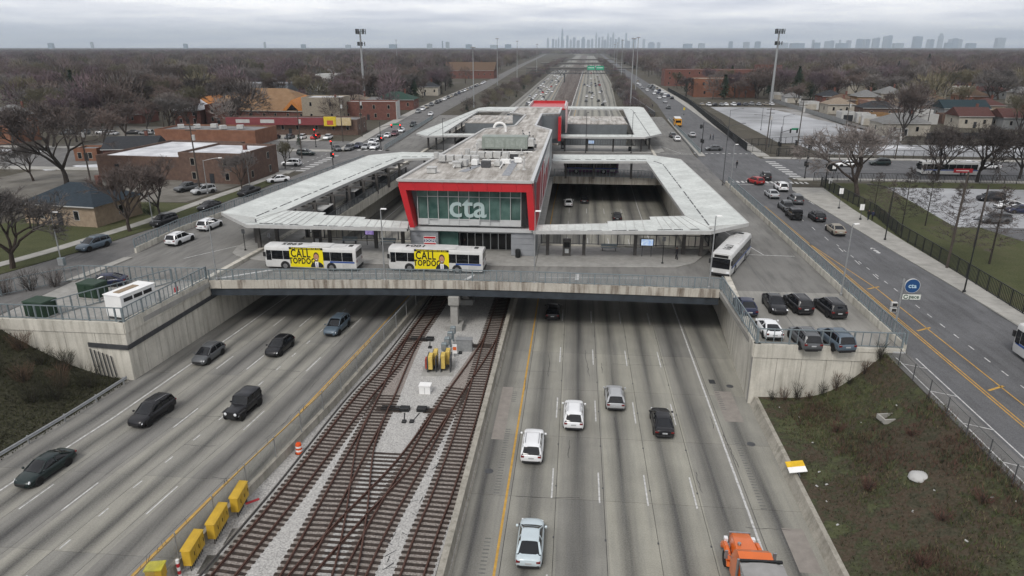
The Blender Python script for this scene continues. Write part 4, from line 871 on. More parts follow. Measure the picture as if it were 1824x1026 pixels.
# ================================================================== CANOPIES
def canopy(label, segs, cols, ribs, loc, plain=(2,3)):
    """segs: list of (outer pts, gutter pts, inner pts) strips; the roof falls to the gutter from both edges"""
    t = thing('platform_canopy', label, 'canopy', (loc[0], loc[1], 0)); lx, ly = loc
    for si, (outer, gut, inner) in enumerate(segs):
        rb_ = 5.6 if si in plain else ribs
        for i in range(len(outer)-1):
            for (A, za), (B, zb), nm in (((outer, 10.35), (gut, 9.95), 'roof_panel'), ((gut, 9.95), (inner, 10.3), 'roof_panel')):
                q = [(*A[i], za), (*A[i+1], za), (*B[i+1], zb), (*B[i], zb)]
                L = (Vector(A[i+1])-Vector(A[i])).length; n = max(1, round(L/rb_))
                for k in range(n):
                    g_ = .02/max(L/n,.1)/n; s, e = k/n+g_*.5, (k+1)/n-g_*.5
                    def P(u, side):
                        a = Vector(q[0]).lerp(Vector(q[1]), u) if side == 0 else Vector(q[3]).lerp(Vector(q[2]), u); return (a.x-lx, a.y-ly, a.z)
                    tp = [P(s,0), P(e,0), P(e,1), P(s,1)]
                    MB().hexa([(p[0],p[1],p[2]-.06) for p in tp]+tp).build(nm, M_CANOPY, t)
                    if k and si not in plain: a, b = P(k/n,0), P(k/n,1); MB().bar((a[0],a[1],a[2]+.02),(b[0],b[1],b[2]+.02),.05,.07).build('seam', M_FASCIA, t)
                bt = [(p[0]-lx,p[1]-ly,p[2]-.075) for p in q]; MB().hexa([(p[0],p[1],p[2]-.3) for p in bt]+bt).build('soffit', M_SOFFIT, t)
            for A, za in ((outer,10.35),(inner,10.3)):
                a, b = A[i], A[i+1]; MB().bar((a[0]-lx,a[1]-ly,za-.2),(b[0]-lx,b[1]-ly,za-.2),.12,.46).build('fascia', M_FASCIA, t)
            a, b = gut[i], gut[i+1]; L = (Vector(b)-Vector(a)).length
            for k in range(int(L/2.2)):
                u = (k*2.2+.5)/L; x, y = a[0]+(b[0]-a[0])*u-lx, a[1]+(b[1]-a[1])*u-ly; d = math.atan2(b[1]-a[1], b[0]-a[0])
                MB().bar((x,y,10.0),(x+math.cos(d)*(1.2 if k % 3 else 1.9),y+math.sin(d)*(1.2 if k % 3 else 1.9),10.0),.16,.06).build('gutter_grate', M_DARKST, t)
        
    for x, y in cols:
        MB().box(x-lx-.22,x-lx+.22,y-ly-.22,y-ly+.22,6.0,9.75).build('column', M_BRONZE, t, bevel=.02); MB().bar((x-lx-2.2,y-ly,9.72),(x-lx+2.2,y-ly,9.72),.2,.3).build('bracket', M_BRONZE, t)
    return t
canopy('white canopy around the left pit, west of the station hall', [
    ([(-43.6,86.5),(-35.6,86.54)], [(-43.4,88.9),(-35.6,88.4)], [(-41.9,95.4),(-35.6,94.6)]),
    ([(-43.6,86.5),(-50.5,93.2)], [(-43.4,88.9),(-45.2,92.4)], [(-41.9,95.4),(-41.92,95.45)]),
    ([(-50.5,93.2),(-47.9,121),(-45.2,149.6)], [(-45.2,92.4),(-42.5,117),(-39.8,142.4)], [(-41.92,95.45),(-40,115.7),(-36.8,144.6)]),
    ([(-45.2,149.6),(-39.2,155.2),(-29.3,154.6),(-22.3,154)], [(-39.8,142.4),(-38.6,150.2),(-29.3,151.2),(-21.6,150.8)], [(-36.8,144.6),(-36.6,145.5),(-29.3,147.4),(-19.8,147.4)]),
    ([(-35.6,86.54),(-29.0,86.57)], [(-35.6,88.4),(-29.0,88.1)], [(-35.6,93.1),(-29.0,92.3)]), ([(-29.0,86.57),(-21.8,86.6)], [(-29.0,88.1),(-22,87.9)], [(-29.0,91.2),(-22.4,90.4)])],
    [(-43.4,89.2),(-45.4,92.6),(-41.8,91.5),(-34.5,92.5),(-27.5,91.5),(-23.6,91.3),(-38.9,95.6)]+[(-42.9+k*.62,101+k*6.6) for k in range(7)]+[(-40.3+k*.58,103+k*6.6) for k in range(7)]+[(-33,150),(-26,150)], 1.15, (-40,92))
canopy('white canopy around the right pit, east of the station hall', [
    ([(10.6,88.0),(17.7,88.6)], [(10.6,90.0),(17.9,91.2)], [(10.6,96.2),(15.7,97.2)]),
    ([(17.7,88.6),(23.6,93.6)], [(17.9,91.2),(18.3,92.9)], [(15.7,97.2),(15.72,97.25)]),
    ([(23.6,93.6),(23.0,121),(22.2,150)], [(18.3,92.9),(18.2,119),(18.0,145.5)], [(15.72,97.25),(15.3,121),(14.85,146.7)]),
    ([(22.2,150),(16.2,155.9),(6,155),(-4.9,154.4)], [(18.0,145.5),(15.6,151.4),(6,150.4),(-4.8,149.8)], [(14.85,146.7),(14.8,146.75),(6,145.9),(-4.65,145)]),
    ([(-5.15,86.7),(4.6,87.5)], [(-5.2,88.0),(4.6,89.1)], [(-5.25,90.0),(4.6,91.8)]), ([(4.6,87.5),(10.6,88.0)], [(4.6,89.1),(10.6,90.0)], [(4.6,93.0),(10.6,94.4)])],
    [(17.2,91.5),(19.4,94.6),(8.4,91.2),(1.5,90.6),(-3.4,90.3),(15.0,92.3)]+[(19.9,101+k*6.8) for k in range(8)]+[(12,150.2),(4,149.5),(-2,149.3)], 1.15, (18,92))
canopy('distant white canopy left of the red north hall', [
    ([(-40.3,185.3),(-29,187.3),(-21,188)], [(-40,187.6),(-29,189),(-21,189.4)], [(-36.6,191.4),(-29,192),(-21,192)]),
    ([(-40.3,185.3),(-44,190.8)], [(-40,187.6),(-40.3,190)], [(-36.6,191.4),(-36.62,191.45)]),
    ([(-44,190.8),(-41,235),(-38.2,276)], [(-40.3,190),(-39.2,235),(-37.4,268)], [(-36.62,191.45),(-36.7,230),(-36.6,262)]),
    ([(-38.2,276),(-35,281),(-16,281)], [(-37.4,268),(-33,272),(-16,272)], [(-36.6,262),(-32,264),(-16,264)])],
    [(-40.5+k*.4,190+k*9) for k in range(9)]+[(-38,188.8),(-33,190),(-27,190),(-22,190.3)], 3.0, (-40,190))
canopy('distant white canopy right of the red north hall', [
    ([(-5.8,187),(6,187.1),(18.2,187.6)], [(-5.8,189.2),(6,189.4),(18.2,190)], [(-5.8,192.2),(6,192.6),(15.8,193.4)]),
    ([(18.2,187.6),(23.4,196.4)], [(18.2,190),(20,193.5)], [(15.8,193.4),(15.82,193.45)]),
    ([(23.4,196.4),(24.8,240),(26,283)], [(20,193.5),(20.6,235),(21.2,276)], [(15.82,193.45),(16.8,233),(17.7,274)]),
    ([(26,283),(25,287),(-6.2,286.6)], [(21.2,276),(20.5,281),(-6.2,281)], [(17.7,274),(17.6,276),(-6.2,276)])],
    [(20.3,197+k*10) for k in range(9)]+[(17.5,191),(10,190),(3,190),(-3,190)], 3.0, (18,190))
# platform furniture
def kiosk(label, x, y, rz=0):
    t = thing('ticket_kiosk', label, 'kiosk', (x,y,6.15), rz); MB().box(-.55,.55,-.3,.3,0,2.3).build('cabinet', M_BRONZE, t, bevel=.03); MB().box(-.4,.4,-.33,-.3,1.2,1.9).build('screen', M_GLASSD, t); MB().box(-.25,.25,-.33,-.3,.4,1.0).build('panel', M_SPAND, t); return t
kiosk('grey ticket kiosk under the right canopy next to the station hall', -.8, 90.2); kiosk('grey ticket kiosk under the left canopy beside a column', -36.2, 92.2); kiosk('dark grey kiosk under the north canopy by the hall', -3.6, 194)
def screen(label, x, y, c):
    t = thing('display_screen', label, 'screen', (x,y,6.15)); MB().box(-.9,.9,-.06,.06,1.45,2.5).build('housing', M_BLACKST, t, bevel=.02); MB().box(-.78,.78,-.075,-.06,1.55,2.4).build('display', mat('screen_'+c, {'blue':(.25,.42,.75),'purple':(.16,.10,.35)}[c], .3, c2={'blue':(.7,.8,.9),'purple':(.45,.35,.65)}[c], scale=2.2, emit=.35), t)
    for s in (-.6,.6): MB().tube((s,0,0),(s,0,1.5),.05,n=6).build('leg', M_DARKST, t)
screen('lit blue display screen under the right canopy', 9.9, 90.6, 'blue'); screen('lit purple display screen above the left bus', -28.6, 92.8, 'purple'); screen('small blue display screen under the north canopy', 4.2, 194, 'blue')
def bin_(label, x, y): 
    t = thing('litter_bin', label, 'bin', (x,y,6.15)); MB().lathe([(.3,0),(.36,.1),(.36,.9),(.33,1.0)], (0,0,0), 12).build('body', M_BLACKST, t, smooth=40); MB().lathe([(.36,1.0),(.36,1.06),(.2,1.15)], (0,0,0), 12).build('lid', M_BLACKST, t, smooth=40)
bin_('black litter bin right of the station doors', -7.3, 88.6); bin_('black litter bin at the right end of the north platform', 14.6, 192)
def bench(label, x, y, rz):
    t = thing('bench', label, 'bench', (x,y,6.15), rz)
    for k in range(3): MB().box(-1.1,1.1,-.3+.2*k,-.14+.2*k,.43,.48).build('slat', M_RAILST, t)
    for s in (-.9,.9): MB().box(s-.04,s+.04,-.28,.28,0,.43).build('leg', M_DARKST, t)
    MB().box(-1.1,1.1,.28,.33,.55,.9).build('backrest', M_RAILST, t)
bench('metal bench behind the left bus under the canopy', -32.0, 93.5, 0); bench('metal bench between the two ad buses', -26.3, 93.3, 0); bench('metal bench under the right canopy by the pit railing', 5.0, 93.0, 0)
def shelter(label, x, y, rz):
    t = thing('bus_shelter', label, 'shelter', (x,y,6.15), rz); MB().box(-2.4,2.4,-.9,.9,2.3,2.42).build('roof', M_FASCIA, t, bevel=.02); MB().box(-2.3,2.3,.8,.84,.3,2.2).build('glass_back', M_GLASSD, t)
    for s in (-2.3,2.3): MB().box(s-.05,s+.05,-.8,.8,.2,2.3).build('end_frame', M_DARKST, t)
for k in range(3): shelter(['low dark shelter by the left pit railing near the street bridge','low dark shelter by the left pit railing halfway along','low dark shelter by the left pit railing nearest the ad buses'][k], -40.2+.4*(2-k), 136-k*15, PI/2)
for k in range(3): shelter(['low shelter under the east canopy nearest the parked bus','low shelter under the east canopy halfway along','low shelter under the east canopy near the street bridge'][k], 20.6, 104+k*15, PI/2)
def post(label, x, y, h=2.6):
    t = thing('bus_stop_post', label, 'bus stop', (x,y,6.15)); MB().tube((0,0,0),(0,0,h),.05,n=8).build('pole', M_BLACKST, t); MB().box(-.22,.22,-.04,.04,h-.6,h).build('sign_plate', M_DARKST, t); MB().lathe([(.16,0),(.16,.1),(.06,.2)], (0,0,0), 10).build('foot', M_BLACKST, t)
post('thin black stop post left of the left ad bus', -40.2, 85.4, 3.4); post('thin black stop post near the right end of the front platform', 11.7, 87.6, 3.6); post('thin black stop post under the tip of the left canopy', -45.3, 88.6, 3.0)

# ================================================================== VEHICLES
def wheel_set(t, wx, yf, yr, r=.34, w=.23):
    ty = MB().lathe([(r*.6,-w/2),(r*.93,-w/2),(r,-w/2+.04),(r,w/2-.04),(r*.93,w/2),(r*.6,w/2)], (0,0,0), 16, ax='x').mesh('tyre', M_TYRE, 40)
    rm = MB().lathe([(r*.62,-w*.42),(r*.5,-w*.36),(r*.2,-w*.44),(r*.2,w*.44),(r*.5,w*.36),(r*.62,w*.42)], (0,0,0), 12, ax='x').mesh('rim', M_RIM, 30)
    for x in (-wx, wx):
        for y in (yf, yr):
            o = link('wheel', ty, t, (x, y, r)); link('rim', rm, o)
def spline(st, n):              # Catmull-Rom through the stations
    out = []; m = len(st)
    for i in range(m-1):
        p0, p1, p2, p3 = st[max(i-1,0)], st[i], st[i+1], st[min(i+2,m-1)]
        for k in range(n):
            t = k/n; out.append([.5*(2*b+(c-a)*t+(2*a-5*b+4*c-d)*t*t+(3*b-a-3*c+d)*t**3) for a, b, c, d in zip(p0, p1, p2, p3)])
            out[-1][0] = p1[0]+(p2[0]-p1[0])*t
    out.append(list(st[-1])); return out
def body_loft(st, n=3):
    rings = []
    for y, w, zb, zt in spline(st, n):
        h = zt-zb; half = [(w*.84,zb),(w*.95,zb+h*.12),(w*.99,zb+h*.32),(w,zb+h*.5),(w*.985,zb+h*.68),(w*.945,zb+h*.84),(w*.86,zt-.03),(w*.62,zt+.008),(w*.25,zt+.02)]
        rings.append([(x, y, z) for x, z in half]+[(-x, y, z) for x, z in half[::-1]])
    return MB().loft(rings)
def cabin_loft(st, n=4, grow=0, wb=.80, belt=.9):
    rings = []
    for y, w, zt, zb in spline(st, n):
        hh = [(wb,zb),(wb*.6+w*.4+.02,zb+(zt-zb)*.45),(w+.02,zb+(zt-zb)*.8),(w*.93,zt-.035),(w*.7,zt),(w*.3,zt+.012)]
        rings.append([(x, y, z) for x, z in hh]+[(-x, y, z) for x, z in hh[::-1]])
    return MB().loft(rings)
CARS = {
 'sedan': dict(body=[(-2.42,.55,.45,.70),(-2.37,.76,.36,.88),(-2.22,.86,.25,.97),(-1.8,.91,.2,1.0),(-1.1,.915,.18,.97),(.2,.915,.18,.95),(1.0,.91,.18,.93),(1.7,.88,.18,.85),(2.08,.8,.2,.76),(2.3,.64,.25,.64),(2.4,.42,.32,.52)],
   cabin=[(-1.95,.66,.99,.95),(-1.05,.60,1.38,.93),(-.35,.60,1.45,.92),(.25,.59,1.42,.92),(1.2,.66,.95,.91)], roof=(-1.12,.32,1.4), wh=(1.42,-1.38,.33), z=(.68,.78)),
 'coupe': dict(body=[(-2.25,.74,.42,.82),(-2.18,.86,.27,.95),(-1.7,.92,.2,.99),(-1.0,.93,.18,.95),(.2,.93,.18,.92),(1.0,.92,.18,.9),(1.7,.9,.18,.82),(2.1,.83,.2,.72),(2.26,.7,.26,.6),(2.3,.58,.33,.5)],
   cabin=[(-2.0,.62,.98,.93),(-.9,.56,1.3,.92),(-.35,.56,1.36,.9),(.15,.56,1.33,.9),(1.15,.66,.92,.88)], roof=(-.95,.2,1.31), wh=(1.38,-1.32,.34), z=(.66,.80)),
 'suv': dict(body=[(-2.38,.62,.48,.82),(-2.33,.82,.38,.98),(-2.2,.91,.28,1.07),(-1.7,.94,.26,1.08),(-.8,.945,.25,1.06),(.4,.945,.25,1.04),(1.1,.94,.25,1.03),(1.75,.91,.25,.98),(2.1,.83,.27,.88),(2.29,.68,.31,.74),(2.37,.46,.38,.58)],
   cabin=[(-2.3,.70,1.07,1.0),(-1.95,.66,1.60,1.0),(-.7,.67,1.70,1.0),(.25,.65,1.66,1.0),(1.22,.70,1.05,1.0)], roof=(-2.0,.34,1.66), wh=(1.42,-1.4,.37), z=(.78,.9)),
 'hatch': dict(body=[(-2.14,.58,.47,.8),(-2.09,.79,.38,.94),(-1.96,.88,.27,1.01),(-1.5,.92,.22,1.02),(-.7,.92,.2,1.0),(.4,.92,.2,.98),(1.0,.91,.2,.96),(1.6,.88,.2,.89),(1.93,.8,.22,.8),(2.11,.64,.27,.66),(2.19,.42,.35,.52)],
   cabin=[(-2.06,.66,1.02,.95),(-1.6,.62,1.44,.95),(-.6,.63,1.54,.95),(.25,.61,1.5,.95),(1.18,.68,.98,.93)], roof=(-1.66,.32,1.5), wh=(1.3,-1.28,.34), z=(.7,.82)),
 'jeep': dict(body=[(-2.0,.82,.5,1.1),(-1.95,.86,.45,1.16),(-1.0,.87,.42,1.16),(.3,.87,.42,1.15),(.75,.86,.42,1.13),(.95,.76,.45,1.12),(1.7,.72,.46,1.08),(2.02,.70,.5,1.05),(2.05,.66,.55,1.0)],
   cabin=[(-1.96,.80,1.14,1.12),(-1.9,.76,1.80,1.12),(-.8,.76,1.84,1.12),(.25,.74,1.82,1.12),(.62,.78,1.14,1.1)], roof=(-1.93,.3,1.8), wh=(1.45,-1.4,.42), z=(.82,.98)),
 'pickup': dict(body=[(-2.75,.88,.5,1.02),(-2.7,.92,.4,1.08),(-1.0,.94,.36,1.06),(-.2,.94,.34,1.05),(1.0,.94,.34,1.04),(1.6,.92,.34,1.03),(2.3,.9,.34,.98),(2.62,.84,.36,.86),(2.75,.74,.42,.7)],
   cabin=[(-.95,.72,1.06,1.0),(-.8,.68,1.66,1.0),(-.1,.69,1.74,1.0),(.6,.67,1.70,1.0),(1.45,.72,1.05,1.0)], roof=(-.85,.68,1.7), wh=(1.75,-1.7,.40), z=(.78,.92)),
}
PROTO = {}
def car_proto(kind):
    d = CARS[kind]; t = thing('parked_car', 'car', 'car'); P0 = paint('proto', (.3,.3,.3))
    bd = body_loft(d['body']).build('body', P0, t, smooth=35); L0, L1 = d['body'][0][0], d['body'][-1][0]; w = max(s[1] for s in d['body'])
    cabin_loft(d['cabin']).build('window_glass', M_GLASSD, t, smooth=30)
    a, b, z = d['roof']; C = d['cabin']
    rs = [s for s in spline(C, 6) if a <= s[0] <= b]
    hf = lambda s: [(s[1]+.035,s[2]-.1),(s[1]+.0,s[2]-.035),(s[1]*.74,s[2]+.014),(s[1]*.3,s[2]+.03)]
    rings = [[(x,s[0],z) for x, z in hf(s)]+[(-x,s[0],z) for x, z in hf(s)[::-1]] for s in rs]
    MB().loft(rings).build('roof', P0, t, smooth=40)
    f, r_ = C[-1], C[0]; tf, tr = rs[-1], rs[0]
    for s in (-1, 1):
        MB().bar((s*.775,f[0]-.08,f[2]-.02),(s*(tf[1]+.0),tf[0],tf[2]-.04),.07,.07).build('pillar', P0, t); MB().bar((s*.775,r_[0]+.1,r_[2]-.02),(s*(tr[1]+.01),tr[0],tr[2]-.05),.13,.1).build('pillar', P0, t)
        my = (f[0]+r_[0])/2-.05; MB().bar((s*.80,my,1.0 if kind != 'jeep' else 1.15),(s*(rs[len(rs)//2][1]+.02),my,rs[len(rs)//2][2]-.07),.05,.09).build('pillar', P0, t)
        if kind in ('suv','hatch'): MB().bar((s*.80,my-1.0,1.05),(s*(rs[len(rs)//4][1]+.02),my-1.0,rs[len(rs)//4][2]-.07),.05,.09).build('pillar', P0, t)
        hx = d['body'][-3][1]*.78
        MB().hexa([(s*hx-.17,L1-.26,.56),(s*hx+.15,L1-.36,.56),(s*hx+.16,L1-.44,.72),(s*hx-.15,L1-.3,.72),(s*hx-.17,L1-.1,.60),(s*hx+.13,L1-.22,.60),(s*hx+.15,L1-.36,.73),(s*hx-.15,L1-.24,.73)]).build('headlight', M_LENS, t)
        if kind == 'jeep': MB().lathe([(.14,0),(.14,.07),(.04,.1)], (s*.5,L1-.03,.86), 12, ax='y').build('headlight', M_LENS, t)
        MB().box(s*w*.74-.15,s*w*.74+.12,L0+.0,L0+.2,d['z'][0]+.02,d['z'][1]+.05).build('taillight', M_TAIL, t)
        MB().box(s*(w+.03)-.02 if s > 0 else s*(w+.03)-.16,s*(w+.03)+.16 if s > 0 else s*(w+.03)+.02,f[0]-.32,f[0]-.16,f[2]-.02,f[2]+.14).build('mirror', P0, t, bevel=.03)
        for y in d['wh'][:2]: MB().lathe([(d['wh'][2]+.07,-.02),(d['wh'][2]+.07,.02)], (s*(w-.015),y,d['wh'][2]+.02), 18, ax='x').build('wheel_arch', M_TRIM, t)
        if kind in ('suv','hatch'): MB().bar((s*.56,rs[2][0],rs[2][2]+.06),(s*.56,rs[-3][0],rs[-3][2]+.06),.045,.045).build('roof_rail', M_RIM, t)
    MB().box(-w*.8,w*.8,L0-.02,L0+.1,.3,.5).build('rear_bumper', M_TRIM, t, bevel=.03); MB().box(-.22,.22,L0-.03,L0+.02,.62 if kind != 'suv' else .7,.74 if kind != 'suv' else .82).build('number_plate', M_PLATE, t)
    MB().box(-.48,.48,L1-.16,L1+.01,.36,.58 if kind != 'jeep' else .95).build('grille', M_TRIM, t, bevel=.03)
    MB().box(-w*.95,w*.95,d['wh'][1]+.42,d['wh'][0]-.42,.12,.27).build('sill', M_TRIM, t); MB().box(-w*.6,w*.6,L0+.3,L1-.4,.1,.24).build('underbody_shade_plate', M_TRIM, t)  # unseen plate under the floor, added to deepen the car's contact shadow
    if kind == 'jeep':
        MB().lathe([(.2,-.12),(.4,-.1),(.4,.1),(.2,.12)], (0,L0-.16,.98), 16, ax='y').build('spare_wheel', M_TYRE, t)
        for s in (-1,1):
            for y in d['wh'][:2]: MB().box(s*.84-.13,s*.84+.13,y-.5,y+.5,.86,.93).build('mudguard', M_TRIM, t, bevel=.03)
    if kind == 'pickup': MB().box(-.78,.78,-2.62,-1.05,1.07,1.10).build('load_bed', M_TRIM, t)
    wheel_set(t, w-.10, *d['wh']); return t
COLS = dict(black=(.012,.012,.014), white=(.72,.73,.74), silver=(.36,.37,.38), grey=(.09,.095,.10), dkgreen=(.012,.022,.022), blue=(.035,.06,.11), red=(.32,.015,.015), gold=(.26,.235,.19), ltgrey=(.22,.23,.235), bluegrey=(.09,.12,.15), ice=(.48,.55,.58), maroon=(.10,.02,.03), navy=(.015,.02,.05))
PAINTED = ('body','roof','pillar','mirror')
def car(kind, colr, label, xy, z, rz, group=None, s=1.0, name=None):
    if kind not in PROTO: PROTO[kind] = [car_proto(kind), False]
    pr = PROTO[kind]
    if not pr[1]: t = pr[0]; pr[1] = True; t.location = (xy[0], xy[1], z); t.rotation_euler = (0,0,rz); t['label'] = label
    else: t = dup(pr[0], (xy[0], xy[1], z), rz, label)
    if group: t['group'] = group
    elif 'group' in t: del t['group']
    t.scale = (s,s,s); t.name = name or {'suv':'suv_car','jeep':'offroad_car','pickup':'pickup_truck','sedan':'sedan_car','coupe':'coupe_car','hatch':'hatchback_car'}[kind]
    t['category'] = {'pickup':'pickup truck'}.get(kind, 'car')
    for c in t.children:
        if c.name.split('.')[0] in PAINTED: c.material_slots[0].link = 'OBJECT'; c.material_slots[0].material = paint(colr, COLS[colr])
    return t
def hd(y): return PI-math.atan2(aL(y)-aL(y-4), 4)
def SB(xy): return hd(xy[1])
# southbound, nearest
for k, c, lab, xy in (('sedan','dkgreen','dark green sedan on the left, nearest to the guard rail',(-42.16,44.51)),('suv','black','black SUV with chrome wheels in the second lane from the guard rail',(-38.74,53.85)),('jeep','black','boxy black off-road car with round headlights on the southbound lanes',(-30.71,55.65)),
    ('hatch','grey','dark grey hatchback beside the west retaining wall',(-40.03,66.77)),('hatch','black','black hatchback in the middle of the southbound lanes',(-33.00,69.56)),('suv','bluegrey','blue grey SUV coming out from under the bridge',(-28.46,76.00))):
    car(k, c, lab, xy, 0, SB(xy))
for k, c, lab, xy in (('sedan','ice','silvery white sedan at the bottom, beside the yellow line',(-2.30,39.32)),('suv','white','white SUV behind the silvery sedan in the leftmost northbound lane',(-2.91,51.48)),('suv','white','white SUV in the second northbound lane from the left',(0.55,57.12)),
    ('hatch','silver','silver hatchback in the third northbound lane from the left',(4.52,60.85)),('sedan','black','black sedan with a dark glass roof in the fourth northbound lane',(8.58,56.59)),('hatch','black','black car entering the shade under the bus bridge, leftmost lane',(-2.30,83.42))):
    car(k, c, lab, xy, 0, 0)
for k, c, lab, xy in (('sedan','white','white car in the right pit, nearest to the station hall',(-1.19,149.66)),('sedan','black','dark car in the right pit, half in shade',(2.27,153.54)),('hatch','black','black car in the right pit, farthest to the right',(8.67,137.23))): car(k, c, lab, xy, 0, 0)
# parking deck
for k, c, lab, xy, rz in (('sedan','black','black sedan, leftmost of the back row on the parking deck',(21.98,72.43),PI+.0),('suv','black','black SUV in the middle of the back row on the parking deck',(24.43,72.64),.1),('suv','black','black SUV, rightmost of the back row on the parking deck',(27.47,71.71),.12),
    ('coupe','white','white coupe with a black roof on the parking deck',(19.60,65.35),.0),('suv','grey','dark grey SUV behind the end railing of the parking deck',(22.27,62.97),.06),('suv','bluegrey','grey blue SUV with a roof rack at the right end of the parking deck',(25.11,62.96),.15),('sedan','navy','dark blue car parked tight against the parking deck railing',(18.65,71.5),.0)):
    car(k, c, lab, xy, 6.0, rz)
# east road
for k, c, lab, xy, rz in (('hatch','red','red car at the crossing on the east road',(37.40,146.75),.35),('suv','black','black car turning at the crossing beside the red car',(40.86,152.49),-.1),('suv','white','white SUV waiting behind the crossing on the east road',(40.79,140.38),0),('sedan','silver','silver sedan in the left lane behind the red car',(37.25,133.29),0),
    ('suv','grey','dark grey SUV behind the white SUV on the east road',(40.18,128.45),0),('pickup','grey','dark grey pickup in the left lane of the east road',(36.82,121.99),0),('jeep','black','boxy black off-road car behind the dark pickup',(36.31,115.90),0),('hatch','black','black hatchback with lit red tail lamps on the east road',(39.76,115.04),0),('sedan','gold','pale gold sedan, nearest car on the east road',(39.81,106.49),0),
    ('hatch','grey','dark grey car left of the median rail north of the crossing',(30.22,224.77),.0),('sedan','white','white car beside the median rail north of the crossing',(30.50,216.29),.0),('sedan','silver','silver car between median rail and pavement, north of the crossing',(36.61,226.84),0),('sedan','grey','dark sedan coming up to the crossing near the pavement',(37.68,195.91),PI*.55),
    ('sedan','white','white saloon on the cross street behind the big bare tree',(64.20,171.19),PI/2),('suv','dkgreen','dark green SUV on the cross street right of the white saloon',(72.80,173.89),PI/2),('sedan','white','white car partly hidden behind the cross street bus',(96.11,170.81),PI/2),
    ('suv','black','black SUV parked in the lot behind the park trees',(76.49,133.29),PI/2+.1),('sedan','white','white sedan parked in the park lot, beside the black SUV',(76.14,126.95),PI/2+.1),('sedan','navy','dark blue sedan parked at the right edge of the park lot',(76.05,123.36),PI/2),('suv','grey','dark car behind the small bare tree in the park lot',(67.71,115.60),PI/2),
    ('sedan','white','white car in the far lane of the cross street, right edge',(92.63,173.79),PI/2)):
    car(k, c, lab, xy, 5.99, rz)
# west
for k, c, lab, xy, rz in (('suv','bluegrey','blue grey SUV on the west road beside the lawn',(-67.20,88.03),PI-.25),('suv','white','white SUV behind the end of the west railing, lower of the two',(-56.66,92.03),-.12),('suv','white','white SUV beside the west railing, upper of the two',(-56.59,100.48),-.1),('suv','black','black SUV parked by the kerb under the trees',(-65.31,102.29),PI-.2),
    ('sedan','black','black sedan parked on the west road above the black SUV',(-63.74,113.71),PI-.2),('pickup','black','black pickup parked by the brick building',(-62.40,126.40),PI-.15),('sedan','white','white sedan turning at the brick building corner',(-62.20,139.60),PI-.9),('suv','white','white SUV crossing the west junction',(-67.59,160.21),PI/2),('suv','dkgreen','dark green SUV on the far side of the west junction',(-70.44,177.08),-PI/2),
    ('suv','silver','silver SUV parked on the yard behind the lamp posts',(-71.67,126.67),PI-.6),('pickup','grey','dark pickup parked on the yard under bare trees',(-76.13,129.18),PI-.5),('sedan','navy','dark blue car behind the railing of the equipment lot',(-55.30,73.02),PI/2+.35),
    ('suv','grey','dark SUV first in the queue at the west junction, left lane',(-62.07,187.19),PI),('sedan','navy','dark blue sedan in the queue at the west junction, second row',(-61.22,192.64),PI),('sedan','silver','silver sedan first in the queue, middle lane',(-58.34,190.56),PI),('suv','white','white SUV first in the queue, right lane beside the rail',(-55.78,190.05),PI),('sedan','grey','dark sedan turning left of the waiting queue',(-65.33,186.50),PI+.6)):
    car(k, c, lab, xy, 5.99, rz)
for k, (px, cl) in enumerate((((-59.70,201.42),'white'),((-59.35,208.08),'silver'),((-59.19,216.61),'white'),((-58.02,221.22),'maroon'),((-58.17,230.76),'white'),((-58.24,248.52),'dkgreen'),((-60.47,290.31),'white'))):
    car(('sedan','suv')[k % 2], cl, ['white car, second in the right queue lane of the west road','silver car, third in the right queue lane of the west road','white car, fourth in the right queue lane of the west road','maroon car, fifth in the right queue lane of the west road','white car, sixth in the right queue lane of the west road','dark green car, last in the west road queue','white car alone on the west road beyond the queue'][k], px, 5.99, PI+.06)
# far cars: one mesh each, too small to show parts
def far_mesh(kind):
    d = CARS[kind]; m = body_loft(d['body'], 1); c = cabin_loft(d['cabin'], 1); m.add(c.v, c.f, 1); rs = [s for s in spline(d['cabin'], 4) if d['roof'][0] <= s[0] <= d['roof'][1]]
    q = MB().loft([[(s[1]+.02,s[0],s[2]-.07),(s[1]*.8,s[0],s[2]+.02),(-s[1]*.8,s[0],s[2]+.02),(-s[1]-.02,s[0],s[2]-.07)] for s in rs]); m.add(q.v, q.f, 0)
    for x in (-.82,.82):
        for y in d['wh'][:2]: w = MB().lathe([(.36,-.1),(.36,.1)], (x,y,.36), 8, ax='x'); m.add(w.v, w.f, 2)
    return m.mesh('far_car', [paint('proto', (.3,.3,.3)), M_GLASSD, M_TYRE], 35)
FAR = [far_mesh(k) for k in ('sedan','suv','hatch')]
rnd = random.Random(21)
def far_car(xy, z, rz, label, group, colr=None):
    o = link('distant_car', FAR[rnd.randrange(3)], None, (xy[0], xy[1], z), rz); tag(o, label, 'car', group)
    c = colr or rnd.choice(['black','black','white','white','silver','grey','grey','ltgrey','navy','red','gold','white']); o.material_slots[0].link = 'OBJECT'; o.material_slots[0].material = paint(c, COLS[c])
LCEN = [-17.6,-14.2,-10.9,-7.6,-4.3]; RCEN = [-2.8,.8,4.45,8.1,11.8]
placed = []
for k in range(104):            # dense southbound traffic beyond the station
    y = 300+1000*(k/104)**1.25+rnd.uniform(-3,3); l = rnd.choice(LCEN)
    if any(abs(y-q) < 9 and l == w for q, w in placed): continue
    placed.append((y, l)); far_car((aL(y)+l, y), 0, PI, 'tiny car in the crowded southbound lanes far beyond the station', 'distant southbound cars', 'white' if rnd.random() < .45 else None)
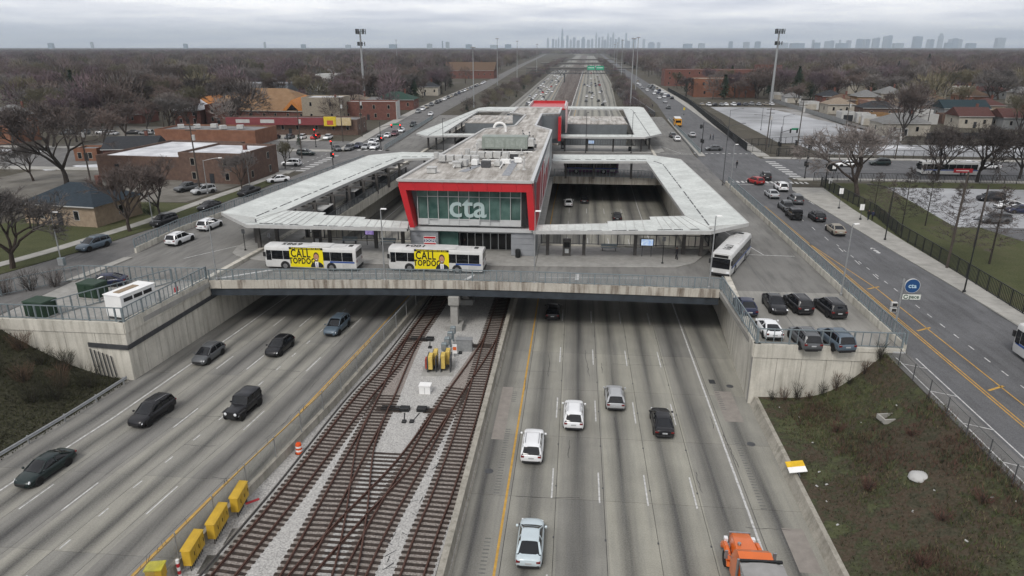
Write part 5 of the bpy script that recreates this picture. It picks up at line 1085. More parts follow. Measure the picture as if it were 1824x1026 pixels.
for x, y in ((9.06,543.49),(10.30,629.46),(15.87,639.11),(11.04,536.99),(11.38,511.85),(5.68,457.49),(13.52,458.20),(17.11,449.07),(6.48,499.67),(9.78,488.75),(18.85,658.47),(6.13,657.31),(15.01,426.81),(16.65,544.18),(18.34,558.19)):
    far_car((x, y), 0, 0, 'small car on the northbound lanes just beyond the station roof', 'northbound cars beyond the station')
for k in range(34):
    y = 620+1000*rnd.random(); far_car((rnd.choice(RCEN)+bR(y), y), 0, 0, 'tiny car on the northbound lanes far beyond the gantry', 'distant northbound cars')
for k in range(15):
    y = 400+k*9+rnd.uniform(-2,2); far_car((RR(y)-1.4-(k % 2)*3.2, y), 5.98, 0, 'parked or waiting car far up the east road', 'distant east road cars')
for k in range(22):
    y = 300+k*13+rnd.uniform(-3,3); far_car((LL(y)+1.3, y), 5.98, PI, 'car parked by the kerb far up the west road', 'cars parked up the west road')
for k in range(9): y = 330+k*33+rnd.uniform(-8,8); far_car((RL(y)+2.2+rnd.uniform(0,3), y), 5.98, 0, 'car driving far up the east road', 'cars driving up the east road')
for k in range(12): far_car((60+k*3.1+rnd.uniform(-.4,.4), 352+rnd.uniform(-2,2)+k*.6), 5.95, .1, 'car parked in front of the red brick school', 'cars at the brick school')
for k in range(8): far_car((-105+k*4.1, 210+rnd.uniform(-1,1)), 5.96, PI*.98, 'car parked on the forecourt of the red roofed shops', 'cars at the shops')
for k in range(10): far_car((-165+k*5.2, 216+rnd.uniform(-2,2)), 5.96, PI/2+rnd.uniform(-.1,.1), 'car parked on the yard behind the orange brick building', 'cars on the west yard')

# buses
def bus(label, loc, rz, advert=None, number=None, detail=True, colr=None, L=12.0):
    t = thing('city_bus', label, 'bus', (loc[0], loc[1], loc[2]), rz); W2 = 1.29; P = colr or M_BUSW; h = L/2
    prof = [(W2*.98,.32),(W2,.6),(W2,2.35),(W2*.97,2.75),(W2*.88,2.95),(W2*.5,3.04)]; ring = prof+[(-x, z) for x, z in prof[::-1]]
    def rg(y, s, dz=0): return [(x*s, y, z if z > 1 else z+dz) for x, z in ring]
    MB().loft([rg(-h,.95,.1), rg(-h+.15,1), rg(h-.25,1), rg(h,.93,.08)]).build('body', P, t, smooth=30)
    def side(name, x, y0, y1, z0, z1, mt, d=.012, parent=t): return MB().box(min(x, x+d*(1 if x > 0 else -1)), max(x, x+d*(1 if x > 0 else -1)), y0, y1, z0, z1).build(name, mt, parent)
    lft, rgt = -W2, W2                                                     # driver side is -x when the front points to +y
    for s in (lft, rgt):
        n = 6; spans = [(-4.2+1.55*k, -2.70+1.55*k) for k in range(6)]
        for a, b in spans:
            if advert and s == lft and (-1.6 < (a+b)/2 < 2.6): continue
            side('window', s, a, b, 1.36, 2.5, M_GLASSD)
        side('window', s, -5.6, -4.25, 1.36, 2.5, M_GLASSD); side('window', s, 5.1, 5.75, 1.2, 2.5, M_GLASSD)
        side('stripe', s, -h+.2, -2.6 if advert and s == lft else h-.4, 1.12, 1.32, M_BUSBLUE)
        for y in (3.35,-2.75):
            MB().lathe([(.3,-.12),(.5,-.12),(.5,.12),(.3,.12)], (s*.91,y,.5), 16, ax='x').build('wheel', M_TYRE, t); MB().lathe([(.3,-.015),(.1,.015)], (s*1.0+(.015 if s > 0 else -.015),y,.5), 12, ax='x').build('rim', M_RIM, t)
            MB().lathe([(.62,-.008),(.62,.008)], (s*1.002,y,.52), 18, ax='x').build('wheel_arch', M_TRIM, t)
    side('engine_grille', lft, -5.3,-4.2,.55,1.05, M_LGREY)
    for y0, y1 in ((4.2,5.0),(-1.0,.2)): side('door', rgt, y0, y1, .4, 2.4, M_GLASSD)
    MB().box(-1.12,1.12,h-.02,h+.03,1.15,2.45).build('windscreen', M_GLASSD, t); MB().box(-.85,.85,h-.03,h+.025,2.52,2.85).build('destination_sign', M_BLACKP, t)
    MB().box(-1.05,1.05,-h-.02,-h+.05,1.75,2.6).build('rear_window', M_GLASSD, t); MB().box(-.9,.9,-h-.02,-h+.05,.7,1.6).build('engine_cover', M_LGREY, t)
    for s in (-.95,.95): MB().box(s-.15,s+.15,h-.02,h+.05,.6,.85).build('headlight', M_LENS, t); MB().box(s-.1,s+.1,-h-.04,-h+.05,1.2,1.5).build('taillight', M_TAIL, t); MB().box(s*1.42-.08,s*1.42+.08,h-.15,h+.12,1.7,2.25).build('mirror', M_TRIM, t)
    MB().box(-1.2,1.2,h-.03,h+.1,.32,.55).build('front_bumper', M_TRIM, t, bevel=.03); MB().box(-1.2,1.2,-h-.1,-h+.03,.32,.6).build('rear_bumper', M_TRIM, t, bevel=.03)
    MB().box(-.5,.5,-4.4,-3.0,3.03,3.12).build('roof_hatch', M_BUSW, t, bevel=.03); MB().box(-.35,.35,-5.3,-4.8,2.98,3.08).build('roof_vent', M_BLACKP, t); MB().box(-.9,.9,-2.6,.4,3.02,3.10).build('roof_fairing', P, t, bevel=.05)
    if number:
        link('roof_number', text_mesh(number, 1.35, M_BLACKP, .004, .01), t, (0,2.7,3.075), rot=(0,0,PI/2))
    if advert:
        x = lft-.016
        ad = MB().box(x-.012,x,-1.75,2.65,.42,3.0).build('advert_panel', M_ADY, t)
        MB().box(x-.016,x-.0125,-1.75,2.65,2.72,3.0).build('advert_header', M_BLACKP, ad)
        for s, z, sz, yy in (('CALL',2.16,1.3,1.2),('TOPDOG',1.2,.98,1.02)):
            o = link('advert_text', text_mesh(s, sz, M_BLACKP, .003, .036, spc=1.12), ad, (x-.016,yy,z), rot=(PI/2,0,-PI/2)); o.scale = (.78,1.08,1)
        o = link('advert_text', text_mesh('THE INJURY LAW FIRM FOR YOU', .26, M_ADY, .002, .004), ad, (x-.02,.45,2.86), rot=(PI/2,0,-PI/2))
        def pt(pts, mt, d, nm): return MB().add([(x-d, y, z) for y, z in pts]+[(x-d-.003, y, z) for y, z in pts], [tuple(range(len(pts))), tuple(range(2*len(pts)-1, len(pts)-1, -1))]+[(i,(i+1) % len(pts),(i+1) % len(pts)+len(pts),i+len(pts)) for i in range(len(pts))]).build(nm, mt, ad)
        skin = mat('printed_skin', (.42,.22,.15), .6, .12, 2); suit = mat('printed_suit', (.018,.02,.03), .6); hair = mat('printed_hair', (.075,.04,.025), .6)
        ell = lambda cy, cz, ry, rz_, n=18: [(cy+ry*math.cos(2*PI*k/n), cz+rz_*math.sin(2*PI*k/n)) for k in range(n)]
        pt([(-.05,.45),(-1.7,.45),(-1.72,.75),(-1.45,1.05),(-1.05,1.2),(-.65,1.2),(-.25,1.0),(-.08,.7)], suit, .018, 'print_suit'); pt([(-.68,.45),(-1.02,.45),(-1.1,1.2),(-.62,1.2)], M_WHITE, .022, 'print_shirt'); pt([(-.8,.45),(-.92,.45),(-.9,1.05),(-.82,1.05)], mat('printed_tie', (.16,.08,.24), .6), .026, 'print_tie')
        pt(ell(-.86,1.88,.37,.56), hair, .022, 'print_hair'); pt(ell(-.86,1.72,.31,.5), skin, .026, 'print_face'); pt(ell(-.86,1.42,.24,.2), mat('printed_beard', (.16,.08,.055), .6), .0295, 'print_beard'); pt(ell(-.86,1.48,.13,.05,10), M_WHITE, .033, 'print_smile')
        for e in (-.74,-.98): pt(ell(e,1.8,.045,.025,8), M_BLACKP, .0295, 'print_eye')
    return t
bus('city bus with yellow CALL TOPDOG advert, left of the two at the platform', (-33.0,82.25,6.0), PI/2-.03, True, '6985'); bus('city bus with yellow CALL TOPDOG advert in front of the station doors', (-17.05,82.75,6.0), PI/2-.03, True, '1004')
F_, B_ = Vector((18.09,82.82)), Vector((22.89,93.60)); dv = (F_-B_).normalized(); ang = math.atan2(-dv.x, dv.y)
bus('white city bus turning on the deck at the right end of the bridge', (F_.x-dv.x*6.0, F_.y-dv.y*6.0, 6.0), ang, None, '1791')
bus('white city bus at the right edge of the picture on the east road', (42.05,56.6,5.98), 0); bus('white city bus with a red advert on the cross street', (82.3,161.6,5.98), PI/2, None)
a = thing('bus_advert', 'red advert panel on the side of the cross street bus', 'advert', (85.0,160.26,6.7)); MB().box(-2.0,2.0,-.03,0,0,.9).build('board', mat('advert_red', (.45,.03,.04), .5), a); MB().box(-1.5,1.2,-.04,-.031,.35,.55).build('print_line', M_WHITE, a)
bus('dark purple and grey bus parked under the far canopy of the right pit', (3.6,156.9,6.0), PI/2, colr=mat('bus_purple', (.10,.04,.10), .4))
sb = thing('school_bus', 'yellow school bus on the east road beyond the crossing', 'bus', (36.11,259.04, 5.98), -.06); yel = mat('school_bus_yellow', (.55,.26,.02), .45, .08, 1)
MB().loft([[(x, y, z) for x, z in ((1.2,.5),(1.22,2.2),(1.1,2.8),(.6,3.0),(-.6,3.0),(-1.1,2.8),(-1.22,2.2),(-1.2,.5))] for y in (-5,3.6)]).build('body', yel, sb, smooth=30); MB().box(-1.0,1.0,3.6,5.0,.5,1.6).build('bonnet', yel, sb, bevel=.1); MB().box(-.95,.95,-5.03,-4.99,1.6,2.4).build('rear_window', M_GLASSD, sb); MB().box(-1.15,1.15,-4.8,3.5,2.98,3.03).build('roof', M_BUSW, sb); MB().box(-1.2,1.2,-5.15,-5.0,.5,.75).build('rear_bumper', M_BLACKST, sb)
for s in (-1,1):
    for k in range(8): MB().box(s*1.22-.01,s*1.22+.01,-4.6+k,-3.8+k,1.7,2.4).build('window', M_GLASSD, sb)
    for y in (-3.2,3.9): MB().lathe([(.3,-.15),(.48,-.12),(.48,.12),(.3,.15)], (s*1.05,y,.48), 12, ax='x').build('wheel', M_TYRE, sb)
    for z in (1.3,2.6): MB().box(s*.85-.12,s*.85+.12,-5.04,-4.99,z,z+.2).build('taillight', M_TAIL, sb)

# orange lorry with tipper trailer
tk = thing('dump_truck', 'orange long nosed truck with a silver tipper trailer at the bottom edge', 'truck', (11.85,33.2,0)); OR = mat('truck_orange', (.62,.13,.018), .3, .06, 1, coat=.6)
MB().loft([[(x, y, z) for x, z in ((.75*w,.9),(.78*w,1.5),(.62*w,h_),(-.62*w,h_),(-.78*w,1.5),(-.75*w,.9))] for y, w, h_ in ((4.1,1.12,2.05),(5.6,1.0,1.95),(6.6,.9,1.8),(6.75,.82,1.7))]).build('bonnet', OR, tk, smooth=30)
MB().loft([[(x, y, z) for x, z in ((1.12,.8),(1.15,1.9),(1.02,h_),(-1.02,h_),(-1.15,1.9),(-1.12,.8))] for y, h_ in ((2.4,3.0),(3.3,3.05),(3.9,2.7),(4.2,2.1))]).build('cab', OR, tk, smooth=30); MB().hexa([(-.92,4.1,2.14),(.92,4.1,2.14),(.92,4.24,2.12),(-.92,4.24,2.12),(-.86,3.8,2.66),(.86,3.8,2.66),(.86,3.96,2.66),(-.86,3.96,2.66)]).build('windscreen', M_GLASSD, tk)
MB().box(-.7,.7,6.72,6.85,.9,1.75).build('grille', M_RIM, tk); MB().box(-1.2,1.2,6.6,6.95,.45,.75).build('front_bumper', M_RIM, tk, bevel=.04)
for s in (-1,1):
    MB().path([(s*1.05,5.6+1.0*math.cos(a*PI/6),.75+.6*math.sin(a*PI/6)) for a in range(7)], .2, 6).build('front_wing', OR, tk); MB().tube((s*1.2,2.25,.9),(s*1.2,2.25,3.3),.09,n=8).build('exhaust_stack', M_RIM, tk); MB().tube((s*1.12,1.0,.75),(s*1.12,2.8,.75),.33,n=12).build('fuel_tank', M_RIM, tk); MB().box(s*.9-.12,s*.9+.12,6.5,6.8,1.15,1.4).build('headlight', M_LENS, tk)
    MB().bar((s*1.1,3.9,2.0),(s*1.5,4.0,2.3),.04,.04).build('mirror_arm', M_RIM, tk); MB().box(s*1.5-.1,s*1.5+.1,3.9,4.0,1.9,2.5).build('mirror', M_RIM, tk)
    for y in (5.6,.4,-.9): MB().lathe([(.3,-.16),(.52,-.16),(.52,.16),(.3,.16)], (s*1.0,y,.52), 16, ax='x').build('wheel', M_TYRE, tk); MB().lathe([(.3,-.03),(.1,.05)], (s*1.12,y,.52), 10, ax='x').build('rim', M_RIM, tk)
MB().box(-.45,.45,-1.6,5.8,.5,.85).build('chassis', M_TRIM, tk); MB().tube((-.4,5.2,2.0),(-.4,5.2,2.15),.12,n=8).build('air_cleaner', M_RIM, tk)
TR = mat('tarpaulin_grey', (.24,.235,.23), .7, .22, .5); SIL = mat('trailer_silver', (.45,.47,.48), .35, .12, .8, metal=.5)
tr = thing('tipper_trailer', 'silver tipper trailer with a grey tarpaulin behind the orange truck cab', 'trailer', (11.95,29.7,0))
MB().hexa([(-1.0,-6,1.2),(1.0,-6,1.2),(1.0,5.2,1.2),(-1.0,5.2,1.2),(-1.27,-6,3.2),(1.27,-6,3.2),(1.27,5.6,3.2),(-1.27,5.6,3.2)]).build('tub', SIL, tr)
MB().loft([[(x, y, z) for x, z in ((1.3,3.15),(1.28,3.28),(.7,3.4),(0,3.44),(-.7,3.4),(-1.28,3.28),(-1.3,3.15))] for y in (-6,-2,2,5.4)]).build('tarpaulin', TR, tr, smooth=60); MB().bar((-1.25,5.6,3.34),(1.25,5.6,3.38),.16,.14).build('tarp_roller', M_BLACKST, tr)
for y in (-3.5,-.2,3): MB().bar((-1.28,y,3.36),(0,y,3.49),.05,.03).build('bow', M_DARKST, tr); MB().bar((1.28,y,3.36),(0,y,3.49),.05,.03).build('bow', M_DARKST, tr)
for s in (-1,1):
    for k in range(7): MB().bar((s*1.04,-5.5+1.7*k,1.25),(s*1.3,-5.5+1.7*k,3.15),.09,.09).build('side_rib', SIL, tr)
    for y in (-4.9,-3.6): MB().lathe([(.3,-.16),(.52,-.16),(.52,.16),(.3,.16)], (s*.95,y,.52), 16, ax='x').build('wheel', M_TYRE, tr)

# ================================================================== STREET FURNITURE
def lamp(label, x, y, z, h, arm=0.5, az=0, mt=None, name='street_lamp', head='led', r=.09):
    mt = mt or M_POLE; t = thing(name, label, 'street lamp', (x, y, z), az)
    MB().lathe([(r*2,0),(r*2,.25),(r*1.15,.32)], (0,0,0), 10).build('base', mt, t); MB().tube((0,0,.3),(0,0,h),r,r*.6,10).build('pole', mt, t)
    if arm > 1: pts = [(arm*u, 0, h-.2+.55*math.sin(u*PI/2)) for u in (0,.25,.5,.75,1)]
    else: pts = [(0,0,h),(arm,0,h+.05)]
    MB().path(pts, r*.45, 6).build('arm', mt, t); e = pts[-1]
    MB().hexa([(e[0]-.3,-.13,e[2]-.05),(e[0]+.35,-.13,e[2]-.05),(e[0]+.35,.13,e[2]-.05),(e[0]-.3,.13,e[2]-.05),(e[0]-.3,-.08,e[2]+.06),(e[0]+.3,-.1,e[2]+.05),(e[0]+.3,.1,e[2]+.05),(e[0]-.3,.08,e[2]+.06)]).build('lamp_head', M_WHITE if mt is M_POLE else mt, t)
    return t
for x, y, h, lab in ((-42.6,75.4,7.2,'grey lamp post on the bridge parapet, leftmost of four'),(-22.3,76.75,8.8,'grey lamp post on the bridge parapet left of the station hall'),(-4.4,77.25,8.8,'grey lamp post on the bridge parapet right of the station doors'),(15.9,77.55,8.6,'grey lamp post on the bridge parapet, rightmost, at the turning bus')): lamp(lab, x, y, 6.3, h, .35)
for (x, y), h, lab, arm, az in (((-65.81,100.27),7.4,'grey lamp post at the kerb of the west road under the bare trees',.6,0),((-64.18,77.80),7.6,'grey lamp post with control box on the west road beside the equipment lot',.6,0),((-65.67,133.72),7.2,'grey lamp post beside the brown brick building',.6,0),((-70.73,126.40),6.5,'grey lamp with a long arm beside the brown brick building',3.2,.2),
    ((30.72,77.42),8.3,'grey lamp post on the parking deck wall by the east road',.5,.4),((30.55,138.44),9.0,'dark lamp post at the start of the east railing',.5,.4)): lamp(lab, x, y, 6.0, h, arm, az)
for (x, y), h, lab, arm, az, mt in (((45.63,102.71),7.8,'black lamp post with a long arm in front of the park fence, farther one',3.4,PI-.1,M_BLACKST),((45.22,79.71),8.6,'black lamp post with a flared base on the east pavement, nearest one',.4,PI,M_BLACKST),((30.26,144.31),12.0,'tall dark lamp post on the south side of the east junction',3.6,.4,M_DARKST),
    ((54.52,204.18),8.5,'dark lamp with a long arm over the vacant lot fence',4.5,PI-.3,M_DARKST),((45.97,218.48),9.0,'dark lamp with a curved arm north of the east junction',4.0,.3,M_DARKST),((61.42,217.22),7.5,'dark lamp at the corner of the frosted lot',3.5,.4,M_DARKST),((62.73,247.21),7.5,'slim dark lamp standing in the vacant lot',3.0,PI-.2,M_DARKST),((-35.38,184.87),9.0,'tall black lamp post behind the left canopy by the hall roof',.4,0,M_BLACKST),
    ((2.65,188.35),10.5,'thin black lamp post on the north platform, left',.3,0,M_BLACKST),((14.76,188.41),10.5,'thin black lamp post on the north platform, right',.3,0,M_BLACKST)): lamp(lab, x, y, 6.0, h, arm, az, mt)
for k, (px, h) in enumerate((((26.34,357.02),31),((38.41,482.65),33),((38.71,657.15),33),((40.68,838.15),30),((-49.01,336.40),27),((-59.42,531.18),33),((-53.70,637.08),32),((-44.25,776.53),30),((56.55,1087.78),33),((-239.41,945.80),36))):
    t = thing('highmast_lamp', ['tallest highway light mast, right of the north canopy','highway light mast second from the right','highway light mast behind the curved ramp','distant light mast over the northbound lanes','highway light mast nearest on the west slope','highway light mast on the west road by the parked cars','third light mast along the west side','fourth light mast, near the southbound lanes','far light mast at the right edge of the highway','far light mast above the trees beside the cell tower'][k], 'light mast', (px[0], px[1], 5.5))
    MB().tube((0,0,0),(0,0,h),.32,.16,8).build('mast', M_POLE, t); MB().lathe([(.5,h-.1),(1.3,h),(1.3,h+.25),(.3,h+.5)], (0,0,0), 10).build('luminaire_ring', M_POLE, t)
M_SIGR = mat('signal_red_lamp', (1,.02,.01), .4, 0, 1, emit=6); M_SIGOFF = mat('signal_lens_off', (.03,.03,.03), .3)
def head(t, x, y, z, rz, lit=False, nm='signal_head'):
    o = link(nm, None, t, (x,y,z), rz); MB().box(-.17,.17,-.12,.12,-.5,.5).build('housing', M_BLACKST, o, bevel=.03) if False else None
    bpy.data.objects.remove(o)
    g = MB().box(x-.18,x+.18,y-.14,y+.14,z-.52,z+.52).build(nm, M_BLACKST, t, bevel=.03); c, s = math.cos(rz), math.sin(rz)
    for k, dz in enumerate((.33,0,-.33)): MB().lathe([(.12,0),(.12,.02)], (x,y-.15,z+dz), 10, ax='y').build('lens', M_SIGR if lit and k == 0 else M_SIGOFF, g)
def signal(label, xy, h, arm=0, az=0, lit=(True,), z=6.0, green=False, two=True):
    t = thing('traffic_signal', label, 'traffic light', (xy[0], xy[1], z), az); MB().lathe([(.2,0),(.2,.3),(.1,.4)], (0,0,0), 10).build('base', M_BLACKST, t); MB().tube((0,0,.3),(0,0,h),.11,.08,8).build('pole', M_BLACKST, t)
    head(t, .3, -.05, 3.0, 0, lit[0]); 
    if two: head(t, -.3, -.05, 3.2, 0, False)
    if arm:
        MB().path([(arm*u,0,h-1.5+.9*math.sin(u*PI/2)) for u in (0,.3,.6,1)], .06, 6).build('mast_arm', M_BLACKST, t)
        for u in (.55,.95): head(t, arm*u, -.05, h-1.1, 0, lit[0])
        if green:
            o = MB().box(arm*.6,arm*.6+1.9,-.05,.0,h-.9,h-.4).build('street_name_sign', mat('sign_green', (.01,.20,.10), .5), t)
    else: head(t, 0, -.2, h-.4, 0, lit[0])
    return t
signal('traffic light with red lamps on the near side of the west junction', (-56.34,157.36), 6.4, lit=(True,)); signal('traffic light with a long arm and green street sign at the west junction', (-53.52,188.61), 7.6, 6.0, 0, (True,), green=True)
signal('dark traffic light at the corner by the brick building', (-72.67,171.49), 6.0, lit=(False,)); signal('dark traffic light in front of the red roofed shops', (-73.47,192.49), 5.0, lit=(True,)); signal('dark traffic light by the striped pole at the west kerb', (-69.23,153.82), 6.0, lit=(False,))
signal('traffic light with a long arm of three heads at the east junction', (53.11,151.46), 9.0, -7.5, 0, (False,)); signal('traffic light on the corner before the east crossing', (49.41,153.79), 8.0, lit=(False,)); signal('traffic light on the traffic island north of the east junction', (33.63,191.17), 8.0, -.8, lit=(False,)); signal('traffic light at the vacant lot corner of the east junction', (52.57,186.80), 7.5, 4.5, .2, (False,), green=True); signal('low traffic light at the frosted lot kerb', (58.94,182.57), 4.5, lit=(False,))
def utility(label, xy, h, lean=0, cross=True):
    t = thing('utility_pole', label, 'utility pole', (xy[0], xy[1], 5.9)); w = mat('weathered_pole', (.06,.05,.043), .9, .25, 2)
    MB().tube((0,0,0),(lean,0,h),.17,.11,8).build('pole', w, t)
    if cross:
        for z in (h-.5,h-1.4): MB().bar((lean-1.1,0,z),(lean+1.1,0,z),.1,.12).build('crossarm', w, t)
        MB().lathe([(.28,h-3.2),(.28,h-2.2)], (lean+.4,0,0), 10).build('transformer', M_LGREY, t)
for lab, xy, h, ln in (('leaning wooden pole left of the shop corner',(-69.81,205.24),13,-.6),('wooden pole beside the leaning one at the shop corner',(-67.34,216.51),13,-.5),('wooden pole behind the house with the blue grey roof',(-98.88,132.51),13,-.8),('wooden pole in the alley beside the snowy flat roof',(-72.14,126.28),13.5,-.7),('wooden pole by the orange brick building',(-69.53,171.78),12,-.2),('tall pole at the left of the frosted lot',(52.00,197.15),11.5,.6),('leaning pole in the middle of the frosted lot',(62.62,204.92),13,1.4),('tall concrete pole in front of the park fence',(47.84,89.22),12.5,1.2),('slim pole in the park lawn near the playground',(56.75,100.09),9,.6),('pole with a blue sign behind the big bare tree',(80.42,183.60),8,.5),('wooden pole at the alley of the garages',(91.57,249.84),11,.2),('wooden pole between the garages and bungalows',(119.07,252.36),12,.2),('wooden pole among the trees left of the church roof',(-146.25,238.72),12,0),('wooden pole in front of the red brick house',(-137.39,268.13),12,0)):
    utility(lab, xy, h, max(-.15, min(.15, ln*.15)), 'slim' not in lab and 'concrete' not in lab)
# cta and pace sign
sx, sy = (31.17,64.76)
t = thing('station_sign', 'round blue cta sign above a pace panel on a grey post', 'sign', (sx, sy, 6.0)); MB().tube((0,0,0),(0,0,6.2),.09,n=8).build('post', M_POLE, t)
M_CTAB = mat('cta_blue', (.015,.06,.17), .4, .06, 1)
d = MB().lathe([(.66,0),(.66,.16)], (.82,-.1,5.55), 28, ax='y').build('blue_disc', M_CTAB, t); MB().lathe([(.70,.01),(.70,.15)], (.82,-.1,5.55), 28, ax='y').build('rim', M_SPAND, d)
link('letters_cta', text_mesh('cta', .62, mat('sign_letter', (.42,.55,.62), .5), .004, .01), d, (.82,-.105,5.55), rot=(PI/2,0,0))
d = MB().box(.1,1.75,-.1,.06,4.2,4.72).build('pace_panel', mat('pace_cream', (.55,.57,.53), .5), t); MB().box(.07,1.78,-.08,.04,4.17,4.75).build('rim', M_DARKST, d)
link('letters_pace', text_mesh('pace', .5, mat('pace_green', (.015,.05,.03), .5), .004, .012), d, (1.14,-.105,4.47), rot=(PI/2,0,0))
rg = MB()
for k in range(14): a0, a1 = .5+k*5.6/14, .5+(k+1)*5.6/14; rg.add([(.4+r*math.cos(q),-.108,4.46+r*math.sin(q)) for q in (a0,a1) for r in (.13,.22)], [(0,1,3,2)])
rg.build('pace_ring', mat('pace_green', (.015,.05,.03), .5), d)
for z in (3.1,3.65): MB().box(-.75,-.2,-.2,.15,z-.22,z+.22).build('lamp_box', M_LGREY, t, bevel=.03); MB().box(-.68,-.27,-.22,-.2,z-.15,z+.15).build('lens', M_SIGOFF, t)
# signs along the east road
for lab, xy, c, zz in (('tall white banner sign on the east pavement',(46.29,123.76),'white',3.6),('small white banner sign nearer the crossing',(55.45,154.35),'white',3.0),('small white stop sign on the pavement by the two walkers',(46.83,115.44),'white',2.6),('yellow diamond sign on the east pavement far up',(44.53,301.52),'yellow',3.0),('small white sign at the cross street kerb',(50.09,140.22),'white',2.4)):
    t = thing('road_sign', lab, 'sign', (xy[0], xy[1], 6.05)); MB().tube((0,0,0),(0,0,zz),.045,n=6).build('post', M_DARKST, t); MB().box(-.35,.35,-.04,0,zz-1.0,zz).build('plate', M_WHITE if c == 'white' else mat('sign_yellow', (.6,.45,.02), .5), t, bevel=.02)
    MB().lathe([(.22,0),(.22,.2),(.06,.35)], (0,0,0), 8).build('base', M_BLACKST, t)
t = thing('menu_board', 'black rectangular board at the park corner by the cross street', 'sign', (56.64,158.63, 6.0)); MB().box(-1.0,1.0,-.1,.1,.9,2.4).build('board', M_BLACKP, t, bevel=.03)
for s in (-.7,.7): MB().box(s-.05,s+.05,-.05,.05,0,.9).build('leg', M_DARKST, t)
# cabinets and clutter by the tracks
M_CABY = mat('cabinet_yellow', (.50,.32,.035), .5, .14, 1.2)
def ycab(label, x, y, rz, L=2.0):
    t = thing('yellow_cabinet', label, 'electrical cabinet', (x, y, .2), rz); MB().box(-.28,.28,-L/2,L/2,.55,1.75).build('casing', M_CABY, t, bevel=.02); MB().hexa([(-.33,-L/2-.04,1.75),(.33,-L/2-.04,1.75),(.33,L/2+.04,1.75),(-.33,L/2+.04,1.75),(-.3,-L/2,1.86),(.2,-L/2,1.82),(.2,L/2,1.82),(-.3,L/2,1.86)]).build('lid', M_CABY, t)
    for k in range(3): MB().box(.28,.3,-L/2+.05+k*L/3,-L/2-.03+(k+1)*L/3,.62,1.68).build('door', M_CABY, t); MB().box(.3,.33,-L/2+.5+k*L/3,-L/2+.54+k*L/3,1.0,1.3).build('handle', M_BLACKST, t)
    for k in range(9): MB().tube((.1,-L/2+.15+k*(L-.3)/8,0),(.1,-L/2+.15+k*(L-.3)/8,.55),.03,n=5).build('cable', M_BLACKST, t)
ycab('yellow cabinet nearest the bottom edge beside the chain link fence', -24.55, 35.6, .1, 2.1); ycab('middle one of three yellow cabinets beside the fence', -24.3, 38.4, .1, 2.4); ycab('farthest of three yellow cabinets beside the fence', -24.05, 41.2, .1, 2.1)
t = thing('yellow_cabinet', 'yellow cabinet lid cut off at the bottom edge', 'electrical cabinet', (-25.7,33.2,.2), .2); MB().box(-.5,.5,-.4,.4,.3,1.6).build('casing', M_CABY, t, bevel=.03); MB().box(-.55,.55,-.45,.45,1.6,1.68).build('lid', mat('cabinet_lime', (.5,.45,.05), .5), t)
t = thing('warning_post', 'red and white striped post beside the nearest yellow cabinet', 'post', (-24.85,34.2,.16))
for k in range(5): MB().tube((0,0,.28*k),(0,0,.28*(k+1)-.01),.11,n=8).build('band', M_RED if k % 2 else M_WHITE, t)
t = thing('switchgear_cluster', 'yellow and grey switchgear on a concrete pad between the tracks', 'electrical cabinet', (-13.9,66.0,.16), .08); MB().box(-1.7,1.7,-1.8,1.9,0,.12).build('pad', M_CONC, t, bevel=.03)
for x, y in ((-.75,-.5),(-.35,.6),(.55,-.3),(.95,.75)): MB().box(x-.22,x+.22,y-.55,y+.55,.5,2.0).build('yellow_case', mat('cabinet_pale_yellow', (.52,.38,.10), .5), t, bevel=.03); MB().box(x-.28,x-.24,y-.5,y+.5,.2,1.95).build('side_plate', M_DARKST, t)
for x in (-1.1,-.2,.3,1.3): MB().box(x-.05,x+.05,-.9,.9,.12,1.7).build('frame', M_DARKST, t)
MB().box(-1.4,-1.2,-.4,.3,.3,1.4).build('red_case', mat('case_red', (.35,.06,.04), .6), t)
for k in range(4):
    tt = thing('signal_relay', ['grey relay post nearest the yellow switchgear','second grey relay post behind the switchgear','third grey relay post towards the pier','last grey relay post beside the pier'][k], 'relay post', (-13.75+.05*k,68.6+1.6*k,.16)); MB().tube((0,0,0),(0,0,1.5),.1,n=8).build('post', M_RAILST, tt); MB().box(-.3,.3,-.25,.25,1.1,2.0).build('case', M_RAILST, tt, bevel=.06); MB().box(-.2,.2,-.27,-.25,1.3,1.8).build('door', M_POLE, tt)
t = thing('grey_cabinet', 'plain grey cabinet beside the relay posts', 'electrical cabinet', (-11.9,71.0,.16), .05); MB().box(-.9,.9,-.4,.4,0,1.5).build('casing', M_POLE, t, bevel=.03); MB().box(-.95,.95,-.45,.45,1.5,1.58).build('lid', M_POLE, t)
t = thing('track_sign', 'small white and red warning sign between the tracks', 'sign', (-12.7,69.2,.16)); MB().box(-.25,.25,-.03,.03,.5,1.6).build('plate', M_WHITE, t); MB().box(-.2,.2,-.045,-.03,.9,1.3).build('mark', mat('sign_orange', (.6,.12,.03), .5), t); MB().tube((0,0,0),(0,0,.5),.04,n=6).build('post', M_DARKST, t)
t = thing('white_box', 'white equipment box on the ballast between the tracks', 'equipment box', (-14.2,60.6,.16)); MB().box(-.55,.55,-.4,.4,0,.95).build('casing', M_WHITE, t, bevel=.02); MB().box(-.6,.6,-.45,.45,.95,1.02).build('lid', M_WHITE, t); MB().box(-.01,.01,-.42,-.4,.1,.85).build('door_gap', M_DARKST, t)
